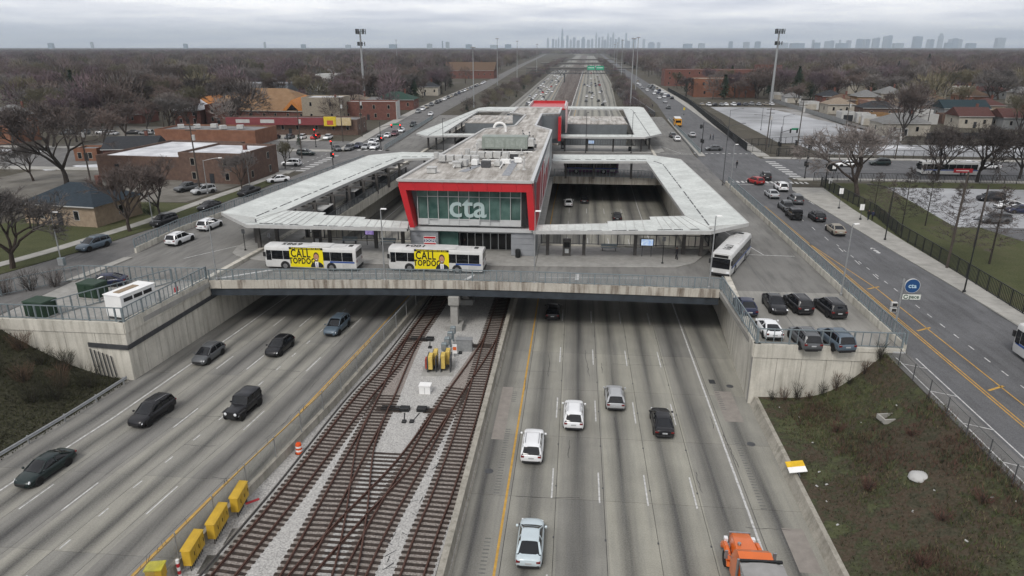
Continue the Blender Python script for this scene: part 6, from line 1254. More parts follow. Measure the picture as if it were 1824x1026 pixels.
def barrel(label, x, y):
    t = thing('traffic_barrel', label, 'traffic barrel', (x,y,.16)); OB = mat('barrel_orange', (.62,.09,.02), .5)
    for k, (z0, z1, r0, r1) in enumerate(((0,.12,.36,.36),(.12,.34,.3,.29),(.34,.5,.29,.28),(.5,.68,.28,.27),(.68,.84,.27,.26),(.84,1.05,.26,.22))): MB().lathe([(r0,z0),(r1,z1-.004)], (0,0,0), 14).build('rubber_foot' if k == 0 else 'band', M_BLACKST if k == 0 else (M_WHITE if k in (2,4) else OB), t, smooth=40)
    MB().box(-.12,.12,-.02,.02,1.05,1.16).build('handle', OB, t)
barrel('orange and white traffic barrel beside the leftmost track', -22.6, 48.9)
t = thing('manhole_cover', 'rusty round cover on the ballast near the traffic barrel', 'manhole', (-22.9,46.4,.165)); MB().lathe([(.38,0),(.38,.04),(.34,.05)], (0,0,0), 16).build('lid', M_RUST, t); MB().lathe([(.46,0),(.46,.02)], (0,0,0), 16).build('ring', M_DARKST, t)
t = thing('red_debris', 'broken red and white post lying on the ballast by the fence', 'debris', (-23.2,42.2,.16), .5); MB().tube((-.9,0,.12),(.1,.2,.15),.1,n=6).build('post', M_RED, t); MB().box(-1.3,-.9,-.15,.2,0,.25).build('foot', M_LGREY, t)
for lab, x, y in (('flat concrete slab beside the middle yellow cabinet',-23.0,38.2),('flat concrete slab beside the nearest yellow cabinet',-23.4,35.4)): tag(MB().box(-.6,.6,-.9,.9,0,.1).build('cable_trough_lid', M_WALK, None, bevel=.02, loc=(x,y,.165), rz=.1), lab, 'slab')
# equipment lot
M_GRN = mat('cabinet_green', (.018,.04,.024), .5, .15, 1)
for lab, x, y, w in (('dark green transformer cabinet in the middle of the equipment lot',-54.0,69.2,1.25),('dark green transformer cabinet near the front railing of the equipment lot',-55.6,63.2,1.25)):
    t = thing('transformer_cabinet', lab, 'electrical cabinet', (x,y,6.0), -.15); MB().box(-w,w,-.9,.9,.15,1.7).build('casing', M_GRN, t, bevel=.04); MB().hexa([(-w-.06,-.96,1.7),(w+.06,-.96,1.7),(w+.06,.96,1.7),(-w-.06,.96,1.7),(-w,-.9,1.84),(w,-.9,1.84),(w,.9,1.84),(-w,.9,1.84)]).build('lid', M_GRN, t); MB().box(-w-.2,w+.2,-1.1,1.1,0,.15).build('plinth', M_CONC, t)
    for s in (-.6,.6): MB().box(s-.5,s+.5,-.94,-.9,.25,1.6).build('door', M_GRN, t)
t = thing('generator_box', 'large white generator housing in the fenced equipment lot', 'generator', (-46.68,65.08, 6.0), -.22)
MB().box(-1.1,1.1,-2.3,2.3,.25,2.6).build('housing', M_WHITE, t, bevel=.05); MB().box(-1.15,1.15,-2.35,2.35,2.6,2.68).build('roof', M_WHITE, t); MB().box(-1.0,1.0,-2.2,2.2,0,.25).build('skid', M_DARKST, t)
for k in range(3): MB().box(1.1,1.13,-1.9+1.3*k,-.8+1.3*k,1.9,2.3).build('louvre', M_TRIM, t)
for k in range(4): MB().box(1.1,1.12,-2.1+1.05*k,-1.15+1.05*k,.4,1.75).build('door', M_WHITE, t)
MB().box(-.5,.3,-1.6,1.0,2.68,2.74).build('exhaust_panel', mat('rusty_panel', (.25,.19,.13), .8), t)
tag(MB().box(-.1,.1,-.3,.3,0,.6).build('red_valve', M_RED, None, bevel=.03, loc=(-45.6,71.6,6.0)), 'small red valve post behind the white generator', 'valve')
t = thing('control_box', 'grey control box on the lamp post beside the equipment lot', 'electrical cabinet', (-63.8,77.4,6.9)); MB().box(-.4,.4,-.25,.25,0,1.0).build('case', M_RAILST, t, bevel=.03); MB().box(-.35,.35,-.27,-.25,.08,.92).build('door', M_POLE, t)
tag(MB().box(-.55,.55,-.02,.02,-.5,.5).build('notice_plate', M_SPAND, None, loc=(30.5,61.6,5.6)), 'pale notice plate at the right corner of the parking deck wall', 'sign')
# far structures over the highway
t = thing('sign_gantry', 'dark steel truss spanning the whole highway beyond the station', 'gantry', (0,706,0)); x0, x1 = -50, 45
for z in (8.5,11.5):
    for yy in (-.8,.8): MB().bar((x0,yy,z),(x1,yy,z),.45,.45).build('chord', M_DARKST, t)
n = 22
for k in range(n+1):
    x = x0+(x1-x0)*k/n; MB().bar((x,-.8,8.5),(x,-.8,11.5),.3,.3).build('strut', M_DARKST, t)
    if k < n: MB().bar((x,-.8,8.5 if k % 2 else 11.5),(x+(x1-x0)/n,-.8,11.5 if k % 2 else 8.5),.22,.22).build('diagonal', M_DARKST, t)
for x in (x0,-13,x1): MB().box(x-.6,x+.6,-.8,.8,0,8.6).build('support', M_DARKST, t)
t = thing('gantry_sign', 'large green highway sign over the far northbound lanes', 'sign', (18,880,0)); 
for k, (x, w) in enumerate(((-7,9),(3.4,9.5))): MB().box(x,x+w,-.2,0,6.8,11.4).build('panel', mat('sign_green_far', (.01,.28,.16), .5), t); MB().box(x+1,x+w-1,-.23,-.2,9.0,9.6).build('legend', M_WHITE, t)
MB().bar((-12,.3,9.5),(17,.3,9.5),.4,.4).build('beam', M_DARKST, t); MB().box(16.5,17.1,0,.6,0,9.6).build('support', M_DARKST, t); MB().box(-12.3,-11.7,0,.6,0,9.6).build('support', M_DARKST, t)
for k, y in enumerate((960,1250,1650)):
    t = thing('overpass', ['nearest road overpass across the highway, behind the green sign','second road overpass across the highway','third road overpass far up the highway'][k], 'bridge', (bR(y)-12,y,0))
    MB().box(-70,75,0,14,5.6,6.6).build('deck', M_CONC, t); MB().box(-70,75,-.3,0,4.6,7.5).build('edge_girder', M_BRONZE, t); MB().box(-70,75,14,14.3,6.6,7.6).build('parapet', M_CONC, t)
    for x in (-28,-2,12,44): MB().box(x-.6,x+.6,3,11,0,5.6).build('pier', M_CONC, t)
t = thing('ramp_wall', 'dark curved wall of the exit ramp right of the northbound lanes', 'wall', (0,0,0)); q = [(26.76,483.48),(30.40,383.85),(32.41,302.97)]
for a, b in zip(q, q[1:]): MB().prism([a, b, (b[0]+.5,b[1]), (a[0]+.5,a[1])], 2.5, 7.2).build('wall_segment', M_DARKST, t)
struct(MB().prism([(30.5,330),(36,330),(37.5,400),(36,560),(31,560),(33,400)], [5.6,5.6,4.5,.2,.2,4.5], [5.75,5.75,4.65,.3,.3,4.65]).build('exit_ramp', M_CONC))
# mobile phone masts
def celltower(label, x, y, top):
    t = thing('cell_tower', label, 'cell tower', (x,y,5.9)); h = top-5.9-1.5
    MB().tube((0,0,0),(0,0,h),.75,.38,12).build('monopole', M_POLE, t)
    for z, r, n, ah in ((h,2.6,12,2.3),(h-5.5,1.9,6,1.8)):
        for k in range(3):
            a = 2*PI*k/3; b = a+2*PI/3; p, q = (r*math.cos(a), r*math.sin(a), z), (r*math.cos(b), r*math.sin(b), z); MB().tube(p, q, .08, n=6).build('ring_bar', M_DARKST, t); MB().tube((0,0,z), p, .08, n=6).build('stand_off', M_DARKST, t)
            for j in range(n//3+1):
                u = j/(n//3+.0); x_, y_ = p[0]+(q[0]-p[0])*u, p[1]+(q[1]-p[1])*u; MB().box(x_-.2,x_+.2,y_-.12,y_+.12,z-ah/2,z+ah/2).build('antenna', M_DARKST if j % 2 else M_RAILST, t)
    MB().tube((.5,0,2),(.3,0,h),.06,n=5).build('cable_run', M_DARKST, t)
celltower('grey monopole cell tower rising behind the red brick shop', -103.7, 341.6, 41.3); celltower('grey monopole cell tower at the back of the vacant lot', 98.5, 374.6, 41.7)

# ---- people
def person(label, xy, z, rz, top, legs, stride=.18, bag=False):
    t = thing('person', label, 'person', (xy[0], xy[1], z), rz)
    V = [(0,0,.95),(0,.02,1.2),(0,.03,1.42),(0,.04,1.5),(0,.06,1.62),(0,.06,1.73), (.18,.03,1.4),(.24,-.05,1.12),(.23,.08,.88), (-.18,.03,1.4),(-.24,.08,1.12),(-.23,.2,.9), (.1,0,.9),(.11,stride,.5),(.11,stride*.9,.09),(.11,stride*.9+.14,.05), (-.1,0,.9),(-.11,-stride*.5,.5),(-.11,-stride,.1),(-.11,-stride+.13,.05)]
    E = [(0,1),(1,2),(2,3),(3,4),(4,5),(2,6),(6,7),(7,8),(2,9),(9,10),(10,11),(0,12),(12,13),(13,14),(14,15),(0,16),(16,17),(17,18),(18,19)]
    Rr = [.15,.17,.15,.06,.1,.085,.08,.06,.045,.08,.06,.045,.105,.08,.055,.045,.105,.08,.055,.045]
    me = bpy.data.meshes.new('body'); me.from_pydata(V, E, []); o = bpy.data.objects.new('tmp', me); COL.objects.link(o)
    md = o.modifiers.new('s', 'SKIN'); 
    for i, v in enumerate(me.skin_vertices[0].data): v.radius = (Rr[i], Rr[i]*.85); v.use_root = i == 0
    sd = o.modifiers.new('u', 'SUBSURF'); sd.levels = 1; bpy.context.view_layer.update()
    nm = bpy.data.meshes.new_from_object(o.evaluated_get(bpy.context.evaluated_depsgraph_get())); bpy.data.objects.remove(o)
    sk = mat('skin', (.20,.11,.075), .6); nm.materials.clear()
    for m_ in (top, legs, sk, M_BLACKST): nm.materials.append(m_)
    for p in nm.polygons:
        c = p.center; p.material_index = 2 if (c.z > 1.52 or (abs(c.x) > .17 and c.z < .9 and c.z > .8)) else (3 if c.z > 1.74 or c.z < .09 else (1 if c.z < .95 else 0)); p.use_smooth = True
    link('body', nm, t)
    MB().lathe([(.05,1.66),(.105,1.7),(.1,1.78),(.05,1.83)], (0,.045,0), 10).build('hair', M_BLACKST, t, smooth=60)
CLO = mat('dark_coat', (.015,.015,.018), .9); CLO2 = mat('navy_coat', (.02,.025,.05), .9); JN = mat('dark_jeans', (.02,.024,.035), .9)
for lab, xy, rz, c, l in (('person in black walking on the east pavement by the park fence, left of a pair',(47.93,115.12),0,CLO,JN),('person in dark clothes walking on the east pavement, right of a pair',(48.42,114.78),.1,CLO2,CLO),('person in dark clothes crossing the east road, left of two',(40.69,217.99),1.4,CLO,JN),('person in dark clothes crossing the east road, right of two',(41.55,218.07),1.2,CLO2,JN),('person standing on the pavement at the junction, in black',(37.62,165.94),.4,CLO,CLO),('person in a dark coat standing under the north canopy post',(35.14,337.60),0,CLO,JN),('person at the station doors in dark clothes',(-14.84,91.30),2.0,CLO,JN),('person in black waiting at the bus stop under the right canopy',(13.78,89.60),1.0,CLO,CLO)): person(lab, xy, 6.08, rz, c, l)

# ================================================================== BUILDINGS
BR_RED = mat('red_brick', (.105,.045,.037), .9, c2=(.155,.07,.055), scale=1.5, bump=.2); BR_ORA = mat('orange_brick', (.155,.072,.045), .9, c2=(.215,.105,.066), scale=.8, bump=.2); BR_BRN = mat('brown_brick', (.085,.055,.045), .9, c2=(.13,.085,.066), scale=1.5, bump=.2); BR_TAN = mat('tan_brick', (.23,.175,.125), .9, c2=(.31,.245,.18), scale=1.5, bump=.2)
W_CRM = mat('cream_wall', (.34,.315,.27), .9, .15, .8); W_WHT = mat('white_siding', (.42,.42,.41), .8, .1, .8); W_GRY = mat('grey_siding', (.20,.205,.205), .8, .15, .8); W_YEL = mat('ochre_brick', (.24,.145,.07), .9, .15, 1)
RF_DRK = mat('charcoal_shingle', (.028,.03,.034), .95, .3, 2.5); RF_BLU = mat('slate_blue_shingle', (.022,.032,.042), .95, .25, 2.5); RF_BRN = mat('brown_shingle', (.10,.066,.045), .95, .25, 2.5); RF_TAN = mat('tan_shingle', (.21,.17,.13), .95, .2, 2.5); RF_GRN = mat('green_shingle', (.022,.05,.038), .95, .25, 2.5); RF_TEA = mat('teal_shingle', (.016,.03,.036), .95, .2, 2.5); RF_RED = mat('red_brown_shingle', (.075,.034,.03), .95, .25, 2.5); RF_GRY = mat('grey_shingle', (.15,.15,.148), .95, .25, 2.5)
RF_CHU = mat('church_shingle', (.16,.095,.05), .95, c2=(.22,.14,.08), scale=.5); RF_SNOW = mat('snowy_roof', (.34,.35,.37), .9, c2=(.66,.67,.69), scale=.18, detail=7); RF_FLAT = mat('tar_roof', (.12,.12,.122), .95, c2=(.22,.22,.22), scale=.3)
FOOT = []; NAMED = []
_wr = random.Random(9)
def house(label, x, y, rz, w, d, h, roof, wm, rm, rh=None, name='house', cat='house', win=True, chim=True, porch=False, group=None, wz=None, floors=1, ov=.45, foot=True, fr=None, wden=5.2):
    t = thing(name, label, cat, (x, y, 5.9), rz, group); a, b = w/2, d/2; rh = rh if rh is not None else min(w,d)*.28
    if foot: FOOT.append((x, y, max(w,d)*.62)); NAMED.append((x, y, label))
    MB().box(-a,a,-b,b,-.2,h).build('wall', wm, t)
    if roof == 'flat':
        r = MB().box(-a+.28,a-.28,-b+.28,b-.28,h,h+.12).build('roof', rm, t)
        for x0, x1, y0, y1 in ((-a-.03,a+.03,-b-.03,-b+.28),(-a-.03,a+.03,b-.28,b+.03),(-a-.03,-a+.28,-b+.28,b-.28),(a-.28,a+.03,-b+.28,b-.28)): MB().box(x0,x1,y0,y1,h-.02,h+.55).build('parapet', wm, t)
    else:
        A, B = a+ov, b+ov; m = MB(); long_x = w >= d; z0, z1 = h, h+rh
        if roof == 'hip': k = max(A, B)-min(A, B)
        else: k = max(A, B)
        if roof == 'hip' and k < .3: k = .3
        e = [(-k,0,z1),(k,0,z1)] if long_x else [(0,-k,z1),(0,k,z1)]
        c = [(-A,-B,z0),(A,-B,z0),(A,B,z0),(-A,B,z0)]; vs = c+e
        fs = [(0,1,5,4),(1,2,5),(2,3,4,5),(3,0,4)] if long_x else [(0,1,4),(1,2,5,4),(2,3,5),(3,0,4,5)]
        m.add(vs, fs+[(3,2,1,0)]); r = m.build('roof', rm, t)
        if roof == 'gable':
            g = MB()
            if long_x:
                for s in (-1,1): g.add([(s*a,-b,h-.01),(s*a,b,h-.01),(s*a,0,h+rh*.93),(s*(a-.2),-b,h-.01),(s*(a-.2),b,h-.01),(s*(a-.2),0,h+rh*.93)], [(0,1,2),(3,5,4),(0,3,4,1),(1,4,5,2),(2,5,3,0)])
            else:
                for s in (-1,1): g.add([(-a,s*(b+.01),h-.01),(a,s*(b+.01),h-.01),(0,s*(b+.01),h+rh*.93),(-a,s*(b-.2),h-.01),(a,s*(b-.2),h-.01),(0,s*(b-.2),h+rh*.93)], [(0,1,2),(3,5,4),(0,3,4,1),(1,4,5,2),(2,5,3,0)])
            g.build('gable', wm, t)
        for s in (-1,1): MB().bar((-A,s*B,z0-.06),(A,s*B,z0-.06),.12,.16).build('gutter', M_FASCIA, t)
    if chim: MB().box(a*.4,a*.4+.7,b*.1,b*.1+.7,h,h+(rh if roof != 'flat' else 0)+1.1).build('chimney', BR_RED, r)
    if win:
        fh = h/floors
        for fl in range(floors):
            zc = fl*fh+fh*.55; n = max(2, int(w/wden))
            for k in range(n):
                x_ = -a+w*(k+.5)/n+_wr.uniform(-.5,.5); o = MB().box(x_-.5,x_+.5,-b-.05,-b+.02,zc-.8,zc+.75).build('window', fr or W_CRM, t); MB().box(x_-.42,x_+.42,-b-.07,-b-.045,zc-.72,zc+.67).build('pane', M_GLASSD, o)
            n2 = max(1, int(d/6))
            for s in (-1,1):
                for k in range(n2):
                    y_ = -b+d*(k+.5)/n2+_wr.uniform(-.5,.5); o = MB().box(min(s*a-.02,s*a+.05*s),max(s*a-.02*s,s*a+.05*s),y_-.5,y_+.5,zc-.75,zc+.75).build('window', fr or W_CRM, t); MB().box(min(s*(a+.045),s*(a+.07)),max(s*(a+.045),s*(a+.07)),y_-.42,y_+.42,zc-.67,zc+.67).build('pane', M_GLASSD, o)
        MB().box(-.5,.5,-b-.06,-b+.02,-.1,2.1).build('door', RF_DRK, t)
    if porch: MB().box(-1.4,1.4,-b-1.6,-b-.07,-.2,.35).build('porch_step', M_CONC, t)
    return t
# west side, nearest first
house('tan brick bungalow with dark slate hip roof beside the west lawn', -80.6, 105.2, -.13, 13.5, 10, 3.4, 'hip', BR_TAN, RF_BLU, 2.7, fr=W_WHT)
house('brown brick corner building with a snowy flat roof', -74.6, 144.5, -.08, 14, 15, 5.8, 'flat', BR_BRN, RF_SNOW, name='corner_building', cat='building', floors=2)
house('low brown workshop with a wide snow covered roof', -92.2, 153.5, -.08, 20, 26, 4.4, 'flat', BR_BRN, RF_SNOW, name='workshop', cat='building', chim=False, wden=9, fr=RF_DRK)
house('dark roofed shed with a red gable behind the big bare tree', -112.0, 169, .25, 12, 10, 3.0, 'gable', BR_RED, RF_DRK, 2.6)
house('orange brick building with a cluttered flat roof', -107.5, 202.5, -.03, 31, 14, 3.7, 'flat', BR_ORA, RF_FLAT, name='brick_building', cat='building', chim=False, win=False)
rr = random.Random(3)
for k in range(5):
    t = thing('roof_unit', 'small pale air unit on the orange brick building roof', 'roof unit', (-118+k*4.6,203+rr.uniform(-3,3),9.72), rr.uniform(0,1), 'units on the orange brick roof'); MB().box(-.9,.9,-.7,.7,.15,1.3).build('casing', M_LGREY, t, bevel=.05); MB().box(-.7,.7,-.5,.5,0,.15).build('curb', M_DARKST, t)
ob = None
sh = house('row of shops with a long red fascia and roof', -92.5, 226.5, .05, 44, 12, 4.4, 'flat', BR_BRN, RF_FLAT, name='shop_row', cat='shops', chim=False)
MB().box(-20.3,11.5,-7.4,-6.6,3.3,5.6).build('red_fascia', mat('shop_red', (.17,.04,.045), .6, .12, .6), sh)
for k in range(2): MB().box(-17+k*8,-12.5+k*8,-7.46,-7.4,3.9,5.0).build('sign_board', W_WHT, sh)
MB().box(11.6,15.5,-7.4,-6.6,3.0,5.9).build('yellow_sign', mat('shop_yellow', (.55,.42,.03), .5), sh); MB().box(12.6,14.6,-7.44,-7.4,3.4,4.8).build('poster', mat('poster_red', (.4,.08,.05), .5), sh); MB().box(15.6,20.3,-7.4,-6.6,3.2,5.6).build('tan_sign', mat('shop_tan', (.42,.33,.14), .5, c2=(.5,.42,.3), scale=2), sh)
ch = house('church hall with a broad brown hip roof and orange gables', -126, 281, -.05, 48, 30, 3.6, 'hip', BR_RED, RF_CHU, 7.6, name='church_hall', cat='church', chim=False)
OG = mat('orange_soffit', (.42,.17,.045), .7)
for x, y, s in ((-19,-16,1.0),(17.5,-15,.9)):
    MB().add([(x-5*s,y,3.4),(x+5*s,y,3.4),(x,y,8.6*s),(x-5*s,y+11,6.8),(x+5*s,y+11,6.8),(x,y+13,8.8)], [(0,1,2),(0,2,5,3),(1,4,5,2)]).build('dormer_roof', OG, ch); MB().add([(x-3.2*s,y-.05,3.4),(x+3.2*s,y-.05,3.4),(x,y-.05,6.9*s)], [(0,1,2)]).build('gable_window', M_GLASSD, ch)
house('beige two storey block with a snowy flat roof behind the shops', -96.5, 268, .03, 15, 13, 8.5, 'flat', mat('beige_wall', (.25,.22,.175), .9), RF_SNOW, name='apartment_block', cat='building', floors=2)
rb = house('long red brick shop with a white painted end by the west road', -81.5, 275, .1, 22, 9, 6.4, 'flat', BR_RED, W_WHT, name='brick_shop', cat='building', floors=2, chim=False); MB().box(10.95,11.15,-4.6,4.6,-.1,6.9).build('painted_end', W_WHT, rb)
house('brick bungalow with a green hip roof beyond the red shop', -83, 323, .05, 18, 14, 4.5, 'hip', BR_RED, RF_GRN, 3.2); house('bungalow with a tan hip roof left of the green roofed one', -98, 312, .05, 14, 14, 4.2, 'hip', BR_TAN, RF_TAN, 3.0); house('bungalow with a grey hip roof behind the red shop', -86, 299, .05, 15, 12, 3.8, 'hip', BR_BRN, RF_GRY, 3.0)
house('long building with a brown pitched roof by the far west road', -98, 660, -.05, 46, 24, 7, 'gable', BR_RED, RF_BRN, 7, name='long_hall', cat='building')
house('white walled house with a dark roof on the far west road', -90, 420, .1, 16, 12, 5, 'hip', W_CRM, RF_DRK, 3.2)
house('red brick house with a white edged gable in front of the church hall', -142.5, 253, .1, 9.5, 11, 5.2, 'gable', BR_RED, RF_SNOW, 3.6, floors=2, fr=W_WHT); house('dark brick house attached behind the red gabled house', -132.5, 256, .1, 9, 10, 6.4, 'flat', BR_RED, RF_FLAT, floors=2)
house('ochre brick house at the left edge behind the bare trees', -196, 231, .1, 14, 12, 5, 'hip', W_YEL, RF_GRY, 3); house('orange brick wall house at the far left edge', -170, 196, 0, 12, 12, 6, 'flat', BR_ORA, RF_FLAT)
house('red brick bungalow with a red brown roof, far left', -171, 255, 0, 20, 11, 3.5, 'hip', BR_RED, RF_RED, 2.6); house('low brick garage with a dented metal roof behind the big bare tree', -122, 166, .15, 5.5, 6, 2.6, 'flat', BR_ORA, M_RAILST, chim=False)
house('pale grey warehouse with a snowy roof among the trees', -178, 382, .05, 44, 16, 8, 'flat', mat('bluegrey_wall', (.17,.19,.21), .8), RF_SNOW, name='warehouse', cat='building', chim=False, win=False); house('white three storey block among the trees behind the church', -152, 430, .1, 13, 12, 11, 'flat', W_WHT, RF_SNOW, floors=3, name='apartment_block', cat='building')
house('long low school with a tan wall at the far left', -365, 560, .1, 70, 14, 8, 'flat', W_YEL, RF_FLAT, name='school', cat='building', chim=False); house('brick hall with a brown flat roof at the far left', -262, 385, .1, 34, 20, 6, 'flat', BR_ORA, RF_TAN, name='brick_hall', cat='building', chim=False)
# east side
house('red brick school block with a flat grey roof behind the vacant lot', 83, 428, -.02, 34, 26, 9.5, 'flat', mat('school_brick', (.10,.05,.036), .9, c2=(.20,.085,.05), scale=.15), RF_TAN, name='school', cat='building', floors=2, chim=False, wden=11, fr=RF_DRK)
house('long dark red brick wing behind the school block', 102, 545, 0, 78, 20, 11, 'flat', BR_RED, RF_FLAT, name='school_wing', cat='building', floors=3, chim=False, wden=7, fr=BR_TAN); house('brick tower wing at the right end of the school', 140, 552, 0, 16, 16, 14, 'flat', BR_RED, RF_FLAT, floors=3, name='school_tower', cat='building', chim=False)
PINK = mat('pink_brick', (.25,.15,.115), .9, .15, 1)
E_H = [('garage',109.6,379,0,'white garage with a pale hip roof at the back of the vacant lot','hip',W_WHT,RF_GRY,8,7),('garage',108.4,403,0,'small white garage behind the cell tower','flat',W_WHT,RF_DRK,6,6),('garage',106.0,338,0,'white flat garage beside the alley fence','flat',W_WHT,RF_DRK,7,6),('house',111.5,318,.05,'tan hip roofed bungalow by the alley with pale doors','hip',W_CRM,RF_TAN,11,9),('garage',103.6,285,0,'white garage with a blue door in the alley row','flat',W_WHT,RF_DRK,5,6),('garage',107.6,279,-.2,'white garage in the middle of the alley row','flat',W_WHT,RF_GRY,4.5,6),('garage',106.6,270.5,-.3,'white garage at the near end of the alley row','flat',W_WHT,RF_DRK,4.5,5),('garage',113.5,279,0,'low ochre garage beside the white alley garages','flat',W_YEL,RF_DRK,6,6),
 ('house',142.5,370,0,'orange brick house with a pale grey roof','hip',W_YEL,RF_GRY,11,11),('house',133.5,335,0,'pink brick bungalow with a tan flat roof','flat',PINK,RF_TAN,10,12),('house',122.8,346,0,'brown roofed bungalow left of the pink brick one','hip',BR_BRN,RF_BRN,9,11),('house',149,338,0,'tan brick bungalow between the pink and the brown roofed ones','flat',BR_TAN,RF_TAN,9,12),('house',163.8,350,0,'brown hip roofed bungalow behind the teal roofed house','hip',BR_TAN,RF_BRN,10,13),('garage',135.8,296.5,0,'white and brown double garage with a snowy roof','flat',W_WHT,RF_SNOW,8,6),('garage',124.4,276,0,'long row of low white garages by the bungalows','flat',W_WHT,RF_GRY,16,5.5),('garage',138.5,279,0,'low brown garage right of the white garage row','flat',BR_BRN,RF_GRY,7,6),
 ('house',104.8,240.5,.04,'long bungalow with a grey roof and a wide white garage door','hip',W_CRM,RF_GRY,15,9.5),('house',153.4,301,0,'large house with a dark teal gable roof','gable',W_GRY,RF_TEA,17,11),('house',139.5,267,0,'house with a dark red brown gable roof','gable',W_CRM,RF_RED,11,10),('house',152.5,263,0,'grey stone house with a red brown roof at the right edge','gable',W_GRY,RF_RED,12,10),('house',172,318,0,'small house with an orange red roof among the trees','hip',BR_TAN,RF_RED,10,11),('house',224,459,0,'long building with a snowy white roof among the right hand trees','flat',W_CRM,RF_SNOW,30,12),('house',165,398,0,'cream two storey house among the trees','hip',W_CRM,RF_GRY,12,12),('house',146,322,.0,'bungalow with a dark roof behind the white double garage','hip',BR_BRN,RF_DRK,11,10),('house',178,290,0,'bungalow with grey hip roof near the right edge','hip',BR_TAN,RF_GRY,12,12),('house',126,372,0,'dark roofed bungalow left of the orange brick house','hip',BR_RED,RF_DRK,10,12),('house',121,300,0,'low dark roofed house behind the alley garages','hip',BR_BRN,RF_DRK,14,9),('garage',168,262,0,'white garage at the right edge beyond the stone house','flat',W_WHT,RF_DRK,7,6)]
for nm, x, y, rz, lab, rf, wm, rm, w, d in E_H: 
    t = house(lab, x, y, rz, w, d, 3.0 if nm == 'garage' else 4.0, rf, wm, rm, None, nm, nm, win=nm == 'house', chim=nm == 'house')
    if nm == 'garage' or 'garage door' in lab: MB().box(-w*.35,w*.05 if w > 12 else w*.35,-d/2-.06,-d/2+.01,-.1,2.4).build('garage_door', W_WHT if wm is not W_WHT else RF_DRK if 'blue' in lab else W_CRM, t)
# scattered houses further off, copies of a few kinds
KINDS = [house('small house', 0, 0, 0, 11, 15, 4.2, 'hip', BR_TAN, RF_GRY, foot=False), house('small house', 0, 0, 0, 10, 16, 4.6, 'gable', BR_RED, RF_DRK, foot=False), house('small house', 0, 0, 0, 12, 14, 4.2, 'hip', BR_ORA, RF_BRN, foot=False), house('small house', 0, 0, 0, 10, 14, 5.6, 'gable', W_CRM, RF_GRY, foot=False), house('small house', 0, 0, 0, 12, 12, 6.8, 'flat', BR_BRN, RF_SNOW, foot=False, floors=2), house('small house', 0, 0, 0, 11, 15, 4.2, 'hip', W_GRY, RF_RED, foot=False)]
KN = ['tan brick bungalow with grey hip roof','red brick house with dark gable roof','orange brick bungalow with brown hip roof','cream house with grey gable roof','brown brick flat with snowy roof','grey house with red brown hip roof']
rr = random.Random(12); used = [False]*6; n_h = 0
for row in range(16):
    for side in (-1, 1):
        for k in range(12):
            y = 330+row*44+rr.uniform(-6,6); x = side*(120+k*26)+rr.uniform(-4,4)
            if side > 0 and y < 480 and x < 160: continue
            if abs(x/y) > .78 or n_h >= 250 or (row > 5 and rr.random() < .35) or rr.random() < .18: continue
            if any((x-a)**2+(y-b)**2 < (c+9)**2 for a, b, c in FOOT): continue
            j = rr.randrange(6); rz = rr.choice((0, PI/2, PI))+rr.uniform(-.04,.04); lab = KN[j]+' half hidden among bare trees on the %s' % ('left' if side < 0 else 'right'); g = '%s hand houses among the trees, kind: %s' % ('left' if side < 0 else 'right', KN[j])
            if not used[j]: h_ = KINDS[j]; h_.location = (x,y,5.9); h_.rotation_euler = (0,0,rz); h_['label'] = lab; h_['group'] = g; used[j] = True
            else: h_ = dup(KINDS[j], (x,y,5.9), rz, lab, g)
            FOOT.append((x,y,9)); n_h += 1

wf = thing('board_fence', 'dark wooden fence in front of the stone house on the right', 'fence', (108,228,5.9))
for k in range(26): MB().box(k,k+.94,k*.14,k*.14+.08,0,1.9).build('board', RF_DRK, wf)
wf = thing('board_fence', 'grey wooden fence along the alley behind the vacant lot', 'fence', (0,0,5.9))
for p, _h in along([(101,380,0),(99.5,330,0),(98,268,0)], 2.0): MB().bar((p.x,p.y,.9),(p.x-.05,p.y-1.9,.9),.08,1.8).build('board', W_GRY, wf)
struct(MB().poly([(101.5,380,5.94),(104.5,380,5.94),(102.8,246,5.94),(99,246,5.94)]).build('alley', M_ASPH2))

# ================================================================== TREES
def twig(name, c):
    m, N, L, b = newmat(name, .95, .1); oi = N.new('ShaderNodeObjectInfo')
    k = ramp(N, L, oi.outputs['Random'], [(0, tuple(x*.5 for x in c)), (.4, tuple(x*.85 for x in c)), (.7, (c[0]*1.15, c[1]*1.12, c[2]*1.14)), (1, (c[0]*1.6, c[1]*1.52, c[2]*1.46))])
    L.new(mixc(N, L, .35, k, ramp(N, L, noise(N, L, posn(N, L=L), .35, 3), [(.35, tuple(x*.6 for x in c)), (.65, tuple(x*1.5 for x in c))])), b.inputs['Base Color']); return m
def bark(n, c): return mat('bark_'+n, c, .95, .3, 3, bump=.3)
BK = [bark('dark', (.035,.030,.027)), bark('grey', (.060,.053,.048)), bark('brown', (.052,.041,.035))]
TWIG = [twig('twig_brown', (0.116,0.095,0.087)), twig('twig_grey', (0.143,0.131,0.125)), twig('twig_purple', (0.127,0.098,0.108)), twig('twig_olive', (0.121,0.112,0.079)), twig('twig_dark', (0.080,0.070,0.066))]
M_NEED = mat('evergreen', (.012,.022,.012), .95, c2=(.025,.04,.022), scale=1.2)
def perp(d, rnd):
    v = Vector((rnd.gauss(0,1), rnd.gauss(0,1), rnd.gauss(0,1))); v -= d*v.dot(d); return v.normalized()
